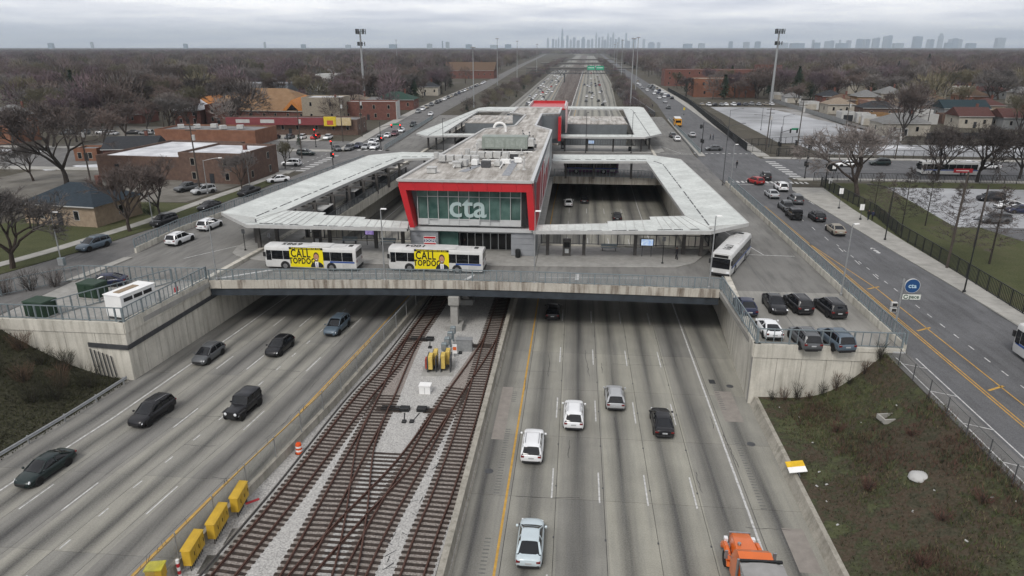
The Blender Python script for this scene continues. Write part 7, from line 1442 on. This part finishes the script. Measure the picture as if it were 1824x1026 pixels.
def bare_tree(seed, h, spread=.55, levels=5, kids=3, twigs=5, trunk_f=.2, tw_len=.9, tw_w=.03):
    rnd = random.Random(seed); tr, cr = MB(), MB()
    def br(p, d, L, r, lv):
        n = 3 if lv < 2 else 2; q = p; dd = d
        pts = [p]
        for k in range(n):
            dd = (dd+perp(dd, rnd)*.16+Vector((0,0,.05))).normalized(); q = q+dd*(L/n); pts.append(q)
        mesh = tr if lv < 3 else cr; sides = (8,6,5,4,3,3,3)[lv]
        for k in range(n): mesh.tube(pts[k], pts[k+1], r*(1-.35*k/n), r*(1-.35*(k+1)/n), sides, cap=False)
        if lv >= levels:
            for k in range(twigs):
                t = rnd.random(); a = pts[0].lerp(pts[-1], .2+.8*t); v = (dd+perp(dd, rnd)*rnd.uniform(.4,1.3)+Vector((0,0,.1))).normalized(); e = a+v*tw_len*rnd.uniform(.5,1.2); s = perp(v, rnd)*tw_w
                cr.add([a-s, a+s, e], [(0,1,2)])
                a2 = a.lerp(e, .45); v2 = (v+perp(v, rnd)*.9).normalized(); e2 = a2+v2*tw_len*.6; cr.add([a2-s*.7, a2+s*.7, e2], [(0,1,2)])
            return
        kk = kids+(1 if lv == 0 else 0)+(1 if rnd.random() < .35 else 0)
        for k in range(kk):
            t = 1.0 if k == 0 else rnd.uniform(.55,1.0); a = pts[-2].lerp(pts[-1], t) if t > .5 else pts[-1]
            v = (dd+perp(dd, rnd)*spread*rnd.uniform(.7,1.4)*(1.25 if lv == 0 else 1)+Vector((0,0,.14))).normalized()
            br(a, v, L*rnd.uniform(.66,.9) if lv else L*rnd.uniform(.9,1.25), r*(.72 if k == 0 else .58), lv+1)
    br(Vector((0,0,-.2)), Vector((0,0,1)), h*trunk_f, h*.024, 0); return tr, cr
def conifer(seed, h, w):
    rnd = random.Random(seed); tr, cr = MB(), MB(); tr.tube((0,0,-.2),(0,0,h*.95),h*.02,.03,6)
    for k in range(520):
        u = rnd.random()**.8; z = h*(.1+.9*u); r = w*(1-u)**.75*rnd.uniform(.3,1)+.1; a = rnd.random()*2*PI
        p = Vector((r*math.cos(a), r*math.sin(a), z)); o = Vector((math.cos(a), math.sin(a), -.35)); s = Vector((-math.sin(a), math.cos(a), .1))*rnd.uniform(.2,.42)
        cr.add([p-o*.7-s, p-o*.7+s, p+o*.6+Vector((0,0,-.15))], [(0,1,2)])
    return tr, cr
TM = []
for k, (seed, spread, lv, kids, tf, tw) in enumerate(((1,.62,5,3,.2,TWIG[4]),(2,.5,5,3,.24,TWIG[0]),(3,.7,5,3,.18,TWIG[1]),(4,.42,5,3,.26,TWIG[3]),(5,.58,5,3,.21,TWIG[2]),(6,.48,5,3,.22,TWIG[0]))):
    a, b = bare_tree(seed, 12, spread, lv, kids, 5, tf, tw_w=.036); top = max(v[2] for v in a.v+b.v); s = 12/top
    for m in (a, b): m.v = [(v[0]*s, v[1]*s, v[2]*s) for v in m.v]
    TM.append((a.mesh('trunk', BK[k % 3]), b.mesh('crown', tw)))
def leader_tree(seed, h):
    rnd = random.Random(seed); tr, cr = MB(), MB(); tr.tube((0,0,-.2),(0,0,h*.55),.13,.08,6,cap=False); tr.tube((0,0,h*.55),(.1,0,h*.98),.08,.015,5,cap=False)
    for k in range(58):
        u = (k+rnd.random())/58; z = h*(.2+.76*u); a = k*2.4+rnd.uniform(-.4,.4); L = h*.30*(1-u)**.7*rnd.uniform(.7,1.15)+.25; p = Vector((0,0,z)); d = Vector((math.cos(a), math.sin(a), rnd.uniform(-.05,.55))).normalized(); m_ = p+d*L*.55; e = m_+(d+Vector((0,0,.25))).normalized()*L*.5
        cr.tube(p, m_, .032, .02, 3, cap=False); cr.tube(m_, e, .02, .006, 3, cap=False)
        for j in range(22):
            t = rnd.uniform(.2,1); q = p.lerp(m_, t/.55) if t < .55 else m_.lerp(e, (t-.55)/.45); v = (d+perp(d, rnd)*1.1).normalized(); s = perp(v, rnd)*.03; w = q+v*rnd.uniform(.35,.85); cr.add([q-s, q+s, w], [(0,1,2)])
            v2 = (v+perp(v, rnd)).normalized(); q2 = q.lerp(w, .5); cr.add([q2-s*.7, q2+s*.7, q2+v2*.4], [(0,1,2)])
    return tr, cr
for k in range(2): a, b = leader_tree(70+k, 12); TM.append((a.mesh('trunk', BK[0]), b.mesh('crown', TWIG[4])))
CM = []
for k in range(2): a, b = conifer(30+k, 12, 3.0+1.2*k); CM.append((a.mesh('trunk', BK[0]), b.mesh('crown', M_NEED)))
TREES = []
def tree(label, x, y, h, kind=0, z=5.95, rz=0, group=None, wide=1.0, conif=False, name=None):
    t = thing(name or ('conifer_tree' if conif else 'bare_tree'), label, 'tree', (x,y,z), rz, group); s = h/12; t.scale = (s*wide,s*wide,s)
    tr, cr = (CM if conif else TM)[kind]; link('trunk', tr, t); link('crown', cr, t); TREES.append((x,y)); return t
NT = [('huge dark bare tree behind the tan bungalow',(-103.21,130.90),18.5,0,1.15),('bare street tree at the left edge beside the west road',(-71.54,78.31),11.5,2,1.1),('bare street tree in front of the tan bungalow, by the black SUV',(-68.00,97.60),11,5,1.15),('bare street tree right of the lamp post by the bungalow',(-68.23,106.51),10.5,1,1.1),('small bare tree at the wall of the brown corner building',(-65.81,130.78),8,2,.9),('small bushy bare tree at the brown corner building street end',(-67.59,156.33),6.5,3,1.1),
 ('big spreading bare tree at the park corner by the east junction',(53.56,135.08),14.5,2,1.2),('bare tree in the park right of the black board',(51.32,121.59),7,7,1.1),('dark bare tree in front of the cross street bus',(76.50,153.60),12.5,0,1.15),('dark forked bare tree at the right end of the bus',(84.01,152.35),13,0,1.2),('slim bare tree in the park lawn by the car park',(50.32,108.41),10,6,.95),('dense bare park tree beside the concrete pole',(50.13,93.42),10.5,7,1.15),('bare park tree nearest the playground',(54.38,91.77),10.5,6,1.2),('small bare tree in the park lawn, left of the slim one',(50.75,114.63),7,6,1.0),('bare tree at the right edge behind the car park',(95.55,158.01),12,0,1.1),('bare tree in the yard left of the shed',(-129.11,180.60),12,1,1.15),('bare street tree behind the shed, left of the orange brick building',(-136.22,201.83),12,5,1.1),('bare street tree by the far yard wall',(-140.29,218.89),12,1,1.1),('bare street tree left of the red gabled house',(-136.90,225.63),12.5,2,1.1),('bare street tree in front of the red gabled house',(-135.77,236.04),11.5,5,1.1),('bare tree in the yard at the far left edge',(-149.95,174.40),12,4,1.1),('bare tree behind the huge dark tree',(-147.78,185.70),13,1,1.2),('bare tree on the yard corner above the left bungalow',(-114.47,136.16),9,2,1.0),('bare tree behind the orange brick building',(-118.78,241.23),11,0,1.1),('thin bare tree between the car park and the lawn',(55.69,112.46),8.5,7,1.1)]
for lab, xy, h, k, w in NT: tree(lab, xy[0], xy[1], h, k, wide=w, rz=h)
CT = [('tall dark conifer left of the pair, behind the west houses',(-224.77,301.58),17,0),('tall dark conifer right of the pair, behind the west houses',(-223.97,313.93),16,0),('round dark evergreen among the west trees',(-224.43,341.39),13,1),('dark conifer beside the long brown roof, left',(-103.48,527.16),15,0),('dark conifer beside the long brown roof, right',(-98.08,527.65),15,0),('large dark evergreen behind the vacant lot',(117.22,396.30),17,1),('dark conifer among the right hand trees',(365.36,797.49),20,0),('small round evergreen bush at the west car park corner',(-78.68,193.19),3.5,1)]
for lab, xy, h, k in CT: tree(lab, xy[0], xy[1], h, k, conif=True, rz=h)
rt = random.Random(77); cnt = 0
def blocked(x, y, r=3):
    if LL(y)-8 < x < RR(y)+9: return True
    if 150 < y < 188: return True
    if 50 < x < 99 and y < 392: return True
    if -142 < x < -60 and y < 225: return True
    if 99 < x < 200 and 185 < y < 400 and rt.random() < .55: return True
    return any((x-a)**2+(y-b)**2 < (c*.8+r)**2 for a, b, c in FOOT)
tries = 0
while cnt < 284 and tries < 9000:
    tries += 1; y = 120+400*rt.random()**.85; x = rt.uniform(-1,1)*y*.83
    if blocked(x, y) or any((x-a)**2+(y-b)**2 < 42 for a, b in TREES): continue
    side = 'left' if x < 0 else 'right'; k = rt.randrange(6); tint = ['dark','brown','grey','olive','purplish','slender brown'][k]
    nb = min(NAMED, key=lambda q: (q[0]-x)**2+(q[1]-y)**2); w_ = ' '.join(nb[2].split()[:9]); w_ = w_.rsplit(' ', 1)[0] if w_.split()[-1] in ('the','a','with','of','and','by','in','at','behind','beside') else w_
    w_ = w_.rsplit(' ', 1)[0] if w_.split()[-1] in ('the','a','with','of','and','by','in','at','behind','beside') else w_
    if (nb[0]-x)**2+(nb[1]-y)**2 < 30**2: lab = 'bare %s tree near the %s' % (tint, w_)
    else: lab = 'bare %s tree in the %s streets of the town on the %s' % (tint, 'nearer' if y < 330 else 'farther', side)
    tree(lab, x, y, rt.uniform(11,18), k, rz=rt.random()*6, wide=rt.uniform(1.0,1.35), group='trees: '+lab); cnt += 1
# ---- the wood of the town beyond: one mass, instanced on points
def shard_crown(seed, n, rx, rz_, z0, trunk=True):
    rnd = random.Random(seed); m = MB()
    if trunk: m.tube((0,0,-.2),(0,0,z0+1),.3,.18,4,0,False)
    for k in range(n):
        v = Vector((rnd.gauss(0,1), rnd.gauss(0,1), rnd.gauss(0,1))).normalized()*(rnd.random()**.4); p = Vector((v.x*rx, v.y*rx, z0+rz_*.9+v.z*rz_)); d = (v+Vector((0,0,.8))+Vector((rnd.gauss(0,.4), rnd.gauss(0,.4), 0))).normalized(); s = perp(d, rnd)*rnd.uniform(.07,.17); e = p+d*rnd.uniform(1.0,2.2)
        m.add([p-s, p+s, e], [(0,1,2)], 1)
    return m
src = bpy.data.collections.new('wood_kinds'); src2 = bpy.data.collections.new('far_wood_kinds')
def add_src(c, name, m, mats):
    o = bpy.data.objects.new(name, m.mesh(name, mats)); c.objects.link(o)
for k in range(6): add_src(src, 'wood_tree', shard_crown(40+k, 560, 4.2+.45*k, 4.0+.4*(k % 3), 3.2), [BK[k % 3], TWIG[k % 5]])
ev = MB(); 
tr_, cr_ = conifer(60, 8.5, 3.3); ev.add(tr_.v, tr_.f, 0); ev.add(cr_.v, cr_.f, 1); add_src(src, 'wood_conifer', ev, [BK[0], M_NEED])
for k in range(4): 
    m = MB(); rnd = random.Random(90+k)
    for j in range(160):
        a = rnd.random()*2*PI; r = 26*math.sqrt(rnd.random()); p = Vector((r*math.cos(a), r*math.sin(a)*.7, 3+rnd.random()*9*(1-(r/30)**2))); d = Vector((rnd.gauss(0,.5), rnd.gauss(0,.5), 1)).normalized(); s = perp(d, rnd)*rnd.uniform(.8,1.8); m.add([p-s, p+s, p+d*rnd.uniform(2,4.5)], [(0,1,2)], 0)
    add_src(src2, 'far_clump', m, [TWIG[k]])
def scatter(name, label, pts, coll, smin, smax):
    me = bpy.data.meshes.new(name); me.from_pydata(pts, [], []); o = bpy.data.objects.new(name, me); COL.objects.link(o)
    ng = bpy.data.node_groups.new(name, 'GeometryNodeTree'); ng.interface.new_socket('Geometry', in_out='INPUT', socket_type='NodeSocketGeometry'); ng.interface.new_socket('Geometry', in_out='OUTPUT', socket_type='NodeSocketGeometry')
    N, L = ng.nodes, ng.links; gi, go = N.new('NodeGroupInput'), N.new('NodeGroupOutput'); ip = N.new('GeometryNodeInstanceOnPoints'); ci = N.new('GeometryNodeCollectionInfo'); ci.inputs['Collection'].default_value = coll; ci.inputs['Separate Children'].default_value = True; ci.inputs['Reset Children'].default_value = True
    ip.inputs['Pick Instance'].default_value = True
    ri = N.new('FunctionNodeRandomValue'); ri.data_type = 'INT'; ri.inputs[4].default_value = 0; ri.inputs[5].default_value = len(coll.objects)*20; rv = N.new('FunctionNodeRandomValue'); rv.data_type = 'FLOAT_VECTOR'; rv.inputs[0].default_value = (0,0,0); rv.inputs[1].default_value = (0,0,6.28); rs = N.new('FunctionNodeRandomValue'); rs.data_type = 'FLOAT'; rs.inputs[2].default_value = smin; rs.inputs[3].default_value = smax; rs.inputs['Seed'].default_value = 5
    L.new(gi.outputs[0], ip.inputs['Points']); L.new(ci.outputs[0], ip.inputs['Instance']); L.new(ri.outputs[2], ip.inputs['Instance Index']); L.new(rv.outputs[0], ip.inputs['Rotation']); L.new(rs.outputs[1], ip.inputs['Scale']); L.new(ip.outputs[0], go.inputs[0])
    md = o.modifiers.new('scatter', 'NODES'); md.node_group = ng; o['label'] = label; o['category'] = 'trees'; return stuff(o)
from mathutils import noise as MN0
rf = random.Random(5); pts = []
while len(pts) < 21000:
    y = 230+2770*rf.random()**.74; x = rf.uniform(-1,1)*y*.86
    if LL(y)-9 < x < RR(y)+10: continue
    if y < 680 and rf.random() < .55: continue
    if y < 1060 and (blocked(x, y, 2) or any((x-a)**2+(y-b-5)**2 < (c*.85+4)**2 and y < b+3 for a, b, c in FOOT)): continue
    if y < 1300 and MN0.noise(Vector((x*.013, y*.009, 4.0))) < -.22: continue
    pts.append((x, y, 5.9))
scatter('town_wood', 'brown grey wood of bare trees covering the town to the horizon', pts, src, .6, 1.55)
bk = []
for k in range(520):         # scrub on the far trench slopes
    y = 300+1500*rf.random(); s = rf.choice((-1,1)); b0 = (WL(y)-.8-14 if s < 0 else WR(y)+.5); bk.append((b0+14*rf.random() if s < 0 else b0+11*rf.random(), y, 1.5+3*rf.random()))
for k in range(420): y = 380+900*rf.random(); bk.append((WR(y)+5+rf.random()*7 if rf.random() < .6 else WL(y)-6-8*rf.random(), y, 3.0))
scatter('slope_scrub', 'brown scrub bushes along the far highway slopes', bk, src, .25, .6)
pts = []
while len(pts) < 30000:
    y = 2900+11000*rf.random()**1.1; x = rf.uniform(-1,1)*y*.86
    pts.append((x, y, 5.9))
scatter('far_wood', 'hazy far treetops along the horizon', pts, src2, .7, 1.3)

# ---- weeds, dry grass and shrubs on the banks
def weeds(name, label, grid, n, hmin, hmax, mats, seed, lo=.06, hi=.95, keep=None, wd=.03):
    rnd = random.Random(seed); m = MB()
    for k in range(n):
        p = Vector(grid[rnd.randrange(len(grid))])+Vector((rnd.uniform(-.4,.4), rnd.uniform(-.7,.7), -.02))
        if keep and not keep(p): continue
        mi = rnd.randrange(len(mats)); h = rnd.uniform(hmin,hmax)
        for j in range(3):
            e = p+Vector((rnd.uniform(-.6,.6)*h, rnd.uniform(-.6,.6)*h, h)); s = Vector((rnd.uniform(-1,1), rnd.uniform(-1,1), 0)).normalized()*wd; m.add([p-s, p+s, e], [(0,1,2)], mi)
    o = m.build(name, mats); o['label'] = label; o['category'] = 'weeds'; return stuff(o)
GR = [mat('weed_olive', (.06,.066,.028), .95), mat('weed_brown', (.10,.066,.046), .95), mat('weed_rust', (.105,.055,.044), .95), mat('weed_dark', (.03,.03,.02), .95), mat('weed_straw', (.15,.13,.075), .95), mat('weed_green', (.075,.095,.032), .95)]
near = lambda p: p.y > 20 and p.y < 61.5
from mathutils import noise as MN
weeds('bank_grass', 'short dark grass and weeds on the right hand slope', [p for p in BANK_R if 18.8 < p[0] < 29], 26000, .08, .25, [GR[3], GR[0], GR[1]], 1, keep=near, wd=.022); weeds('rust_weeds', 'patches of rusty brown weeds on the right hand slope', [p for p in BANK_R if p[0] > 20.5 and MN.noise(Vector((p[0]*.22, p[1]*.16, 3.3))) > .2], 6500, .25, .65, [GR[1], GR[2], GR[3]], 2, keep=near, wd=.02)
weeds('green_weeds', 'patches of greenish grass on the right hand slope', [p for p in BANK_R if p[0] > 20.5 and MN.noise(Vector((p[0]*.22, p[1]*.16, 9.3))) > .05], 14000, .15, .45, [GR[0], GR[4], GR[5]], 3, keep=near, wd=.02)
weeds('west_grass', 'dark grass on the left hand slope', [p for p in BANK_L if p[1] > 25], 22000, .08, .3, [GR[3], GR[0], GR[3]], 4, wd=.025)
def shrub(label, x, y, z, h, r, mt, seed, n=260, group=None):
    rnd = random.Random(seed); t = thing('shrub', label, 'shrub', (x,y,z), 0, group); m = MB(); st_ = MB()
    for k in range(14): a = rnd.random()*6.28; q = rnd.uniform(.2,1)*r; st_.tube((0,0,-.1),(q*math.cos(a)*.7,q*math.sin(a)*.7,h*rnd.uniform(.5,.9)),.022,.008,3,cap=False)
    for k in range(n):
        a = rnd.random()*6.28; u = rnd.random(); q = r*math.sqrt(rnd.random())*(.4+.6*u); p = Vector((q*math.cos(a), q*math.sin(a), h*u*.85)); d = (Vector((math.cos(a)*.6, math.sin(a)*.6, 1))+perp(Vector((0,0,1)), rnd)*.4).normalized(); s = perp(d, rnd)*.016; m.add([p-s, p+s, p+d*h*.35], [(0,1,2)])
    st_.build('stems', BK[0], t); m.build('twigs', mt, t)
def bz(x, y): return min(BANK_R, key=lambda p: (p[0]-x)**2+(p[1]-y)**2)[2]
def bzl(x, y): return min(BANK_L, key=lambda p: (p[0]-x)**2+(p[1]-y)**2)[2]
for k, (lab, xy) in enumerate((('rust brown shrub in the middle of the slope below the white sack',(21.89,44.76)),('rust brown shrub at the upper slope near the fence corner',(26.82,49.86)),('rust brown shrub below the white sack on the right',(24.67,40.10)),('dark red shrub near the bottom right of the slope',(22.08,36.71)),('small rust shrub near the end wall of the deck',(23.01,54.12)),('wide rust shrub by the fence at the right edge',(27.05,40.42)))):
    shrub(lab, xy[0], xy[1], bz(*xy), rnd.uniform(.7,1.1), .6+.12*(k % 3), GR[2], k+5)
for k in range(9): x = 19.5+k*1.15; shrub('dry weed stalks growing against the end wall of the parking deck', x, 61.2, bz(x,61.2), .9+.5*(k % 3), .5, GR[1] if k % 2 else GR[3], 60+k, 120, 'weeds along the deck end wall')
for k in range(26): 
    x = -70+k*.95+rnd.uniform(-.4,.4); y = 60.3-rnd.random()*7
    if x > WL(y)-2.5: continue
    shrub('dark tangled bush on the left slope below the equipment lot', x, y, bzl(x,y), rnd.uniform(1.3,2.6), rnd.uniform(1.0,1.7), GR[3] if k % 3 else GR[1], 100+k, 420, 'bushes below the equipment lot')
for k in range(5): shrub('bare scrub beside the west road left of the equipment lot', -68.5+k*1.9, 66+k*1.5, 5.95, 2.2+.3*(k % 2), 1.2, TWIG[4], 140+k, 420, 'scrub left of the equipment lot')
for x, y, lab in ((-74.5,106,'dark hedge at the right corner of the tan bungalow'),(-71.6,108.5,'second dark hedge at the tan bungalow by the street tree')): shrub(lab, x, y, 5.95, 2.2, 1.5, M_NEED, int(-x), 500)
# old snow
rk = random.Random(31)
for k, (x, y, r) in enumerate(((-114.61,155.28)+(4,),(-103.97,153.00)+(3,),(-151.38,178.57)+(5,),(-122.29,151.33)+(3.5,),(41.29,166.27)+(0.1,),(107.08,208.98)+(5,),(88.03,207.24)+(5,))):
    if r > 1: tag(MB().prism([(x+r*1.5*math.cos(a*PI/7)*rk.uniform(.6,1.2), y+r*.7*math.sin(a*PI/7)*rk.uniform(.6,1.2)) for a in range(14)], 5.9, 6.0+.006*k).build('snow_patch', RF_SNOW), ['patch of old snow beside the big bare tree','small patch of old snow by the shed','patch of old snow on the yard at the left edge','patch of old snow in the left yard','','patch of old snow behind the right hand trees','patch of old snow behind the corner tree'][k], 'snow')
# litter
t = thing('fallen_sign', 'yellow and white board lying on the slope beside the low barrier', 'sign', (18.12,48.89, 1.45), .15); t.rotation_euler = (.35,-.1,.1); MB().box(-.7,.7,-.1,.45,0,.05).build('yellow_half', mat('board_yellow', (.6,.38,.02), .5), t); MB().box(-.7,.7,-.62,-.1,0,.05).build('white_half', M_WHITE, t); MB().bar((0,-1.0,-.05),(0,-.6,.02),.08,.05).build('leg', M_DARKST, t)
x, y = (25.14,44.64); rk = random.Random(2)
t = thing('white_sack', 'crumpled white sack lying in the weeds on the slope', 'litter', (x, y, bz(x,y)-.05), .3); MB().loft([[(r*math.cos(a*PI/5)*1.2*rk.uniform(.85,1.15), r*math.sin(a*PI/5)*rk.uniform(.85,1.15), z) for a in range(10)] for r, z in ((.62,0),(.68,.14),(.5,.34),(.22,.46))]).build('sack', W_WHT, t, smooth=60); MB().bar((.5,.2,.3),(.8,.35,.2),.1,.12).build('tied_end', W_WHT, t)
x, y = (26.78,53.37); t = thing('concrete_box', 'broken concrete drain box near the top of the slope', 'debris', (x, y, bz(x,y)-.1), .2)
for a, b, c, d in ((-.9,.9,-.55,-.4),(-.9,.9,.4,.55),(-.9,-.75,-.4,.4),(.75,.9,-.4,.4)): MB().box(a,b,c,d,0,.4).build('side', M_WALK, t)
for k in range(15):
    x = rk.uniform(18.9,28.6); y = rk.uniform(36,60.5); w_ = rk.uniform(.05,.13)
    o = MB().hexa([(-w_,-w_*.6,0),(w_,-w_*.5,.01),(w_*.9,w_*.6,.02),(-w_*.8,w_*.5,0),(-w_*.8,-w_*.5,.05),(w_*.9,-w_*.4,.07),(w_*.7,w_*.5,.06),(-w_*.7,w_*.4,.05)]).build('litter_scrap', M_LGREY, None, loc=(x,y,bz(x,y)+.08), rz=rk.random()*3); tag(o, 'small scrap of pale litter in the weeds of the right hand slope', 'litter', 'litter on the slope')

# ================================================================== SKYLINE
M_TOWER = mat('skyline_glass', (.17,.23,.28), .4, .2, .01); M_TOWER2 = mat('skyline_stone', (.27,.32,.35), .7, .2, .01)
SKY = [(-5357,46,71,7000,'flat topped tower counted one from the left in the left horizon','b'),
  (-4913,23,81,7000,'flat topped tower counted two from the left in the left horizon','b'),
  (-3922,34,65,7000,'flat topped tower counted three from the left in the left horizon','b'),
  (-3099,17,80,7000,'flat topped tower counted four from the left in the left horizon','b'),
  (-2706,40,59,7000,'flat topped tower counted five from the left in the left horizon','b'),
  (-2253,46,54,7000,'flat topped tower counted six from the left in the left horizon','b'),
  (-1804,68,59,7000,'flat topped tower counted seven from the left in the left horizon','b'),
  (-1443,46,64,7000,'flat topped tower counted eight from the left in the left horizon','b'),
  (-1315,11,89,7000,'flat topped tower counted nine from the left in the left horizon','b'),
  (-1266,34,79,7000,'flat topped tower counted ten from the left in the left horizon','b'),
  (-1058,57,58,7000,'flat topped tower counted eleven from the left in the left horizon','b'),
  (-813,68,53,7000,'flat topped tower counted twelve from the left in the left horizon','b'),
  (-677,57,58,7000,'flat topped tower counted one from the left in the central skyline','b'),
  (-616,44,213,14600,'stepped tower counted two from the left in the central skyline','t'),
  (-517,44,187,14720,'flat topped tower counted three from the left in the central skyline','b'),
  (-461,32,174,14840,'flat topped tower counted four from the left in the central skyline','b'),
  (-415,32,218,14960,'stepped tower counted five from the left in the central skyline','t'),
  (-338,65,389,15080,'tallest skyscraper of the far skyline, dark and stepped with two antennas','w'),
  (-240,46,255,15200,'flat topped tower counted seven from the left in the central skyline','b'),
  (-170,46,193,15320,'stepped tower counted eight from the left in the central skyline','t'),
  (-101,59,223,15440,'flat topped tower counted nine from the left in the central skyline','b'),
  (-16,67,166,15560,'flat topped tower counted ten from the left in the central skyline','b'),
  (85,75,226,14600,'stepped tower counted eleven from the left in the central skyline','t'),
  (190,63,172,14720,'flat topped tower counted twelve from the left in the central skyline','b'),
  (265,44,188,14840,'flat topped tower counted thirteen from the left in the central skyline','b'),
  (346,38,307,14960,'slender spired tower counted fourteen from the left in the central skyline','s'),
  (409,45,218,15080,'flat topped tower counted fifteen from the left in the central skyline','b'),
  (481,46,234,15200,'flat topped tower counted sixteen from the left in the central skyline','b'),
  (538,52,192,15320,'stepped tower counted seventeen from the left in the central skyline','t'),
  (599,46,295,15440,'slender spired tower counted eighteen from the left in the central skyline','s'),
  (663,40,224,15560,'flat topped tower counted nineteen from the left in the central skyline','b'),
  (669,44,308,14600,'stepped tower counted twenty from the left in the central skyline','t'),
  (730,44,186,14720,'flat topped tower counted twenty one from the left in the central skyline','b'),
  (794,51,215,14840,'flat topped tower counted twenty two from the left in the central skyline','b'),
  (869,45,188,14960,'stepped tower counted twenty three from the left in the central skyline','t'),
  (951,39,302,15080,'tapered dark skyscraper with twin antennas on the right of the skyline','h'),
  (1002,91,156,15200,'flat topped tower counted twenty five from the left in the central skyline','b'),
  (1106,33,226,15320,'stepped tower counted twenty six from the left in the central skyline','t'),
  (1167,30,207,15440,'flat topped tower counted twenty seven from the left in the central skyline','b'),
  (1355,53,194,15560,'flat topped tower counted twenty eight from the left in the central skyline','b'),
  (1418,125,129,14600,'stepped tower counted twenty nine from the left in the central skyline','t'),
  (1575,63,124,14720,'flat topped tower counted thirty from the left in the central skyline','b'),
  (1599,125,80,11000,'flat topped tower counted one from the left in the right horizon','b'),
  (1802,89,87,11000,'flat topped tower counted two from the left in the right horizon','b'),
  (2220,54,111,11000,'flat topped tower counted three from the left in the right horizon','b'),
  (2445,80,103,11000,'flat topped tower counted four from the left in the right horizon','b'),
  (2605,72,110,11000,'flat topped tower counted five from the left in the right horizon','b'),
  (2965,125,95,11000,'flat topped tower counted six from the left in the right horizon','b'),
  (3165,179,87,11000,'flat topped tower counted seven from the left in the right horizon','b'),
  (3853,37,144,12500,'flat topped tower counted eight from the left in the right horizon','b'),
  (3440,89,94,11000,'flat topped tower counted nine from the left in the right horizon','b'),
  (4226,83,128,12950,'flat topped tower counted ten from the left in the right horizon','b'),
  (4447,69,142,13400,'flat topped tower counted eleven from the left in the right horizon','b'),
  (4378,27,146,12800,'flat topped tower counted twelve from the left in the right horizon','b'),
  (3795,143,87,11000,'flat topped tower counted thirteen from the left in the right horizon','b'),
  (4682,71,142,13250,'flat topped tower counted fourteen from the left in the right horizon','b'),
  (4639,81,160,12650,'flat topped tower counted fifteen from the left in the right horizon','b'),
  (4891,50,158,13100,'flat topped tower counted sixteen from the left in the right horizon','b'),
  (4721,53,159,12500,'flat topped tower counted seventeen from the left in the right horizon','b'),
  (4993,61,173,12950,'flat topped tower counted eighteen from the left in the right horizon','b'),
  (5222,57,190,13400,'flat topped tower counted nineteen from the left in the right horizon','b'),
  (5109,71,199,12800,'flat topped tower counted twenty from the left in the right horizon','b'),
  (5355,74,219,13250,'flat topped tower counted twenty one from the left in the right horizon','b'),
  (4574,125,86,11000,'flat topped tower counted twenty two from the left in the right horizon','b'),
  (5555,122,198,12650,'flat topped tower counted twenty three from the left in the right horizon','b'),
  (5937,50,157,13100,'flat topped tower counted twenty four from the left in the right horizon','b'),
  (5722,53,153,12500,'flat topped tower counted twenty five from the left in the right horizon','b'),
  (6057,67,251,12950,'stepped tower counted twenty six from the left in the right horizon','t'),
  (5265,89,93,11000,'flat topped tower counted twenty seven from the left in the right horizon','b'),
  (6440,63,162,13400,'flat topped tower counted twenty eight from the left in the right horizon','b'),
  (6224,71,170,12800,'flat topped tower counted twenty nine from the left in the right horizon','b'),
  (6526,57,158,13250,'flat topped tower counted thirty from the left in the right horizon','b'),
  (5571,107,86,11000,'flat topped tower counted thirty one from the left in the right horizon','b'),
  (6848,122,176,12650,'flat topped tower counted thirty two from the left in the right horizon','b')]
for k, (x, w, top, y, lab, kind) in enumerate(SKY):
    t = thing('skyscraper', lab, 'skyscraper', (x, y, 5.9), 0); a = w/2; h = top-5.9; mt = (M_TOWER, M_TOWER2)[k % 2]
    if kind == 'w':
        for (x0, x1, z0, z1) in ((-a,a,0,h*.46),(-a,a*.4,h*.46,h*.62),(-a*.8,a*.4,h*.62,h*.82),(-a*.6,a*.2,h*.82,h)): MB().box(x0,x1,-a,a,z0,z1).build('tube_block', M_TOWER, t)
        for s in (-.4,0): MB().tube((s*a,0,h),(s*a,0,h+75),3.0,1.0,6).build('antenna', M_WHITE, t)
    elif kind == 'h':
        MB().hexa([(-a*1.25,-a,0),(a*1.25,-a,0),(a*1.25,a,0),(-a*1.25,a,0),(-a*.75,-a*.6,h),(a*.75,-a*.6,h),(a*.75,a*.6,h),(-a*.75,a*.6,h)]).build('tapered_shaft', M_TOWER, t)
        for s in (-.4,.4): MB().tube((s*a,0,h),(s*a,0,h+100),2.5,.8,6).build('antenna', M_WHITE, t)
    else:
        st_ = .0 if kind == 'b' else .16; MB().box(-a,a,-a*.8,a*.8,0,h*(1-st_)).build('shaft', mt, t)
        if st_: MB().box(-a*.6,a*.6,-a*.5,a*.5,h*(1-st_),h).build('crown_block', mt, t)
        else: MB().box(-a*.4,a*.2,-a*.3,a*.3,h,h+min(10, h*.04)).build('plant_room', mt, t)
        if kind == 's': MB().tube((0,0,h),(0,0,h+h*.2),2.2,.5,6).build('spire', mt, t)
# ================================================================== HAZE
hz = MB().box(-26600,26600,-3600,26600,-1.4,536).build('haze', None); hz.data.materials.clear()
vm = bpy.data.materials.new('haze_air'); vm.use_nodes = True; vm.node_tree.nodes.clear()
vo = vm.node_tree.nodes.new('ShaderNodeOutputMaterial'); pv = vm.node_tree.nodes.new('ShaderNodeVolumePrincipled'); pv.inputs['Color'].default_value = (.80,.90,1.0,1); pv.inputs['Density'].default_value = .9e-4; pv.inputs['Anisotropy'].default_value = .6
vm.node_tree.links.new(pv.outputs[0], vo.inputs['Volume']); hz.data.materials.append(vm); stuff(hz); hz['label'] = 'thin blue winter haze over the town'; hz['category'] = 'haze'
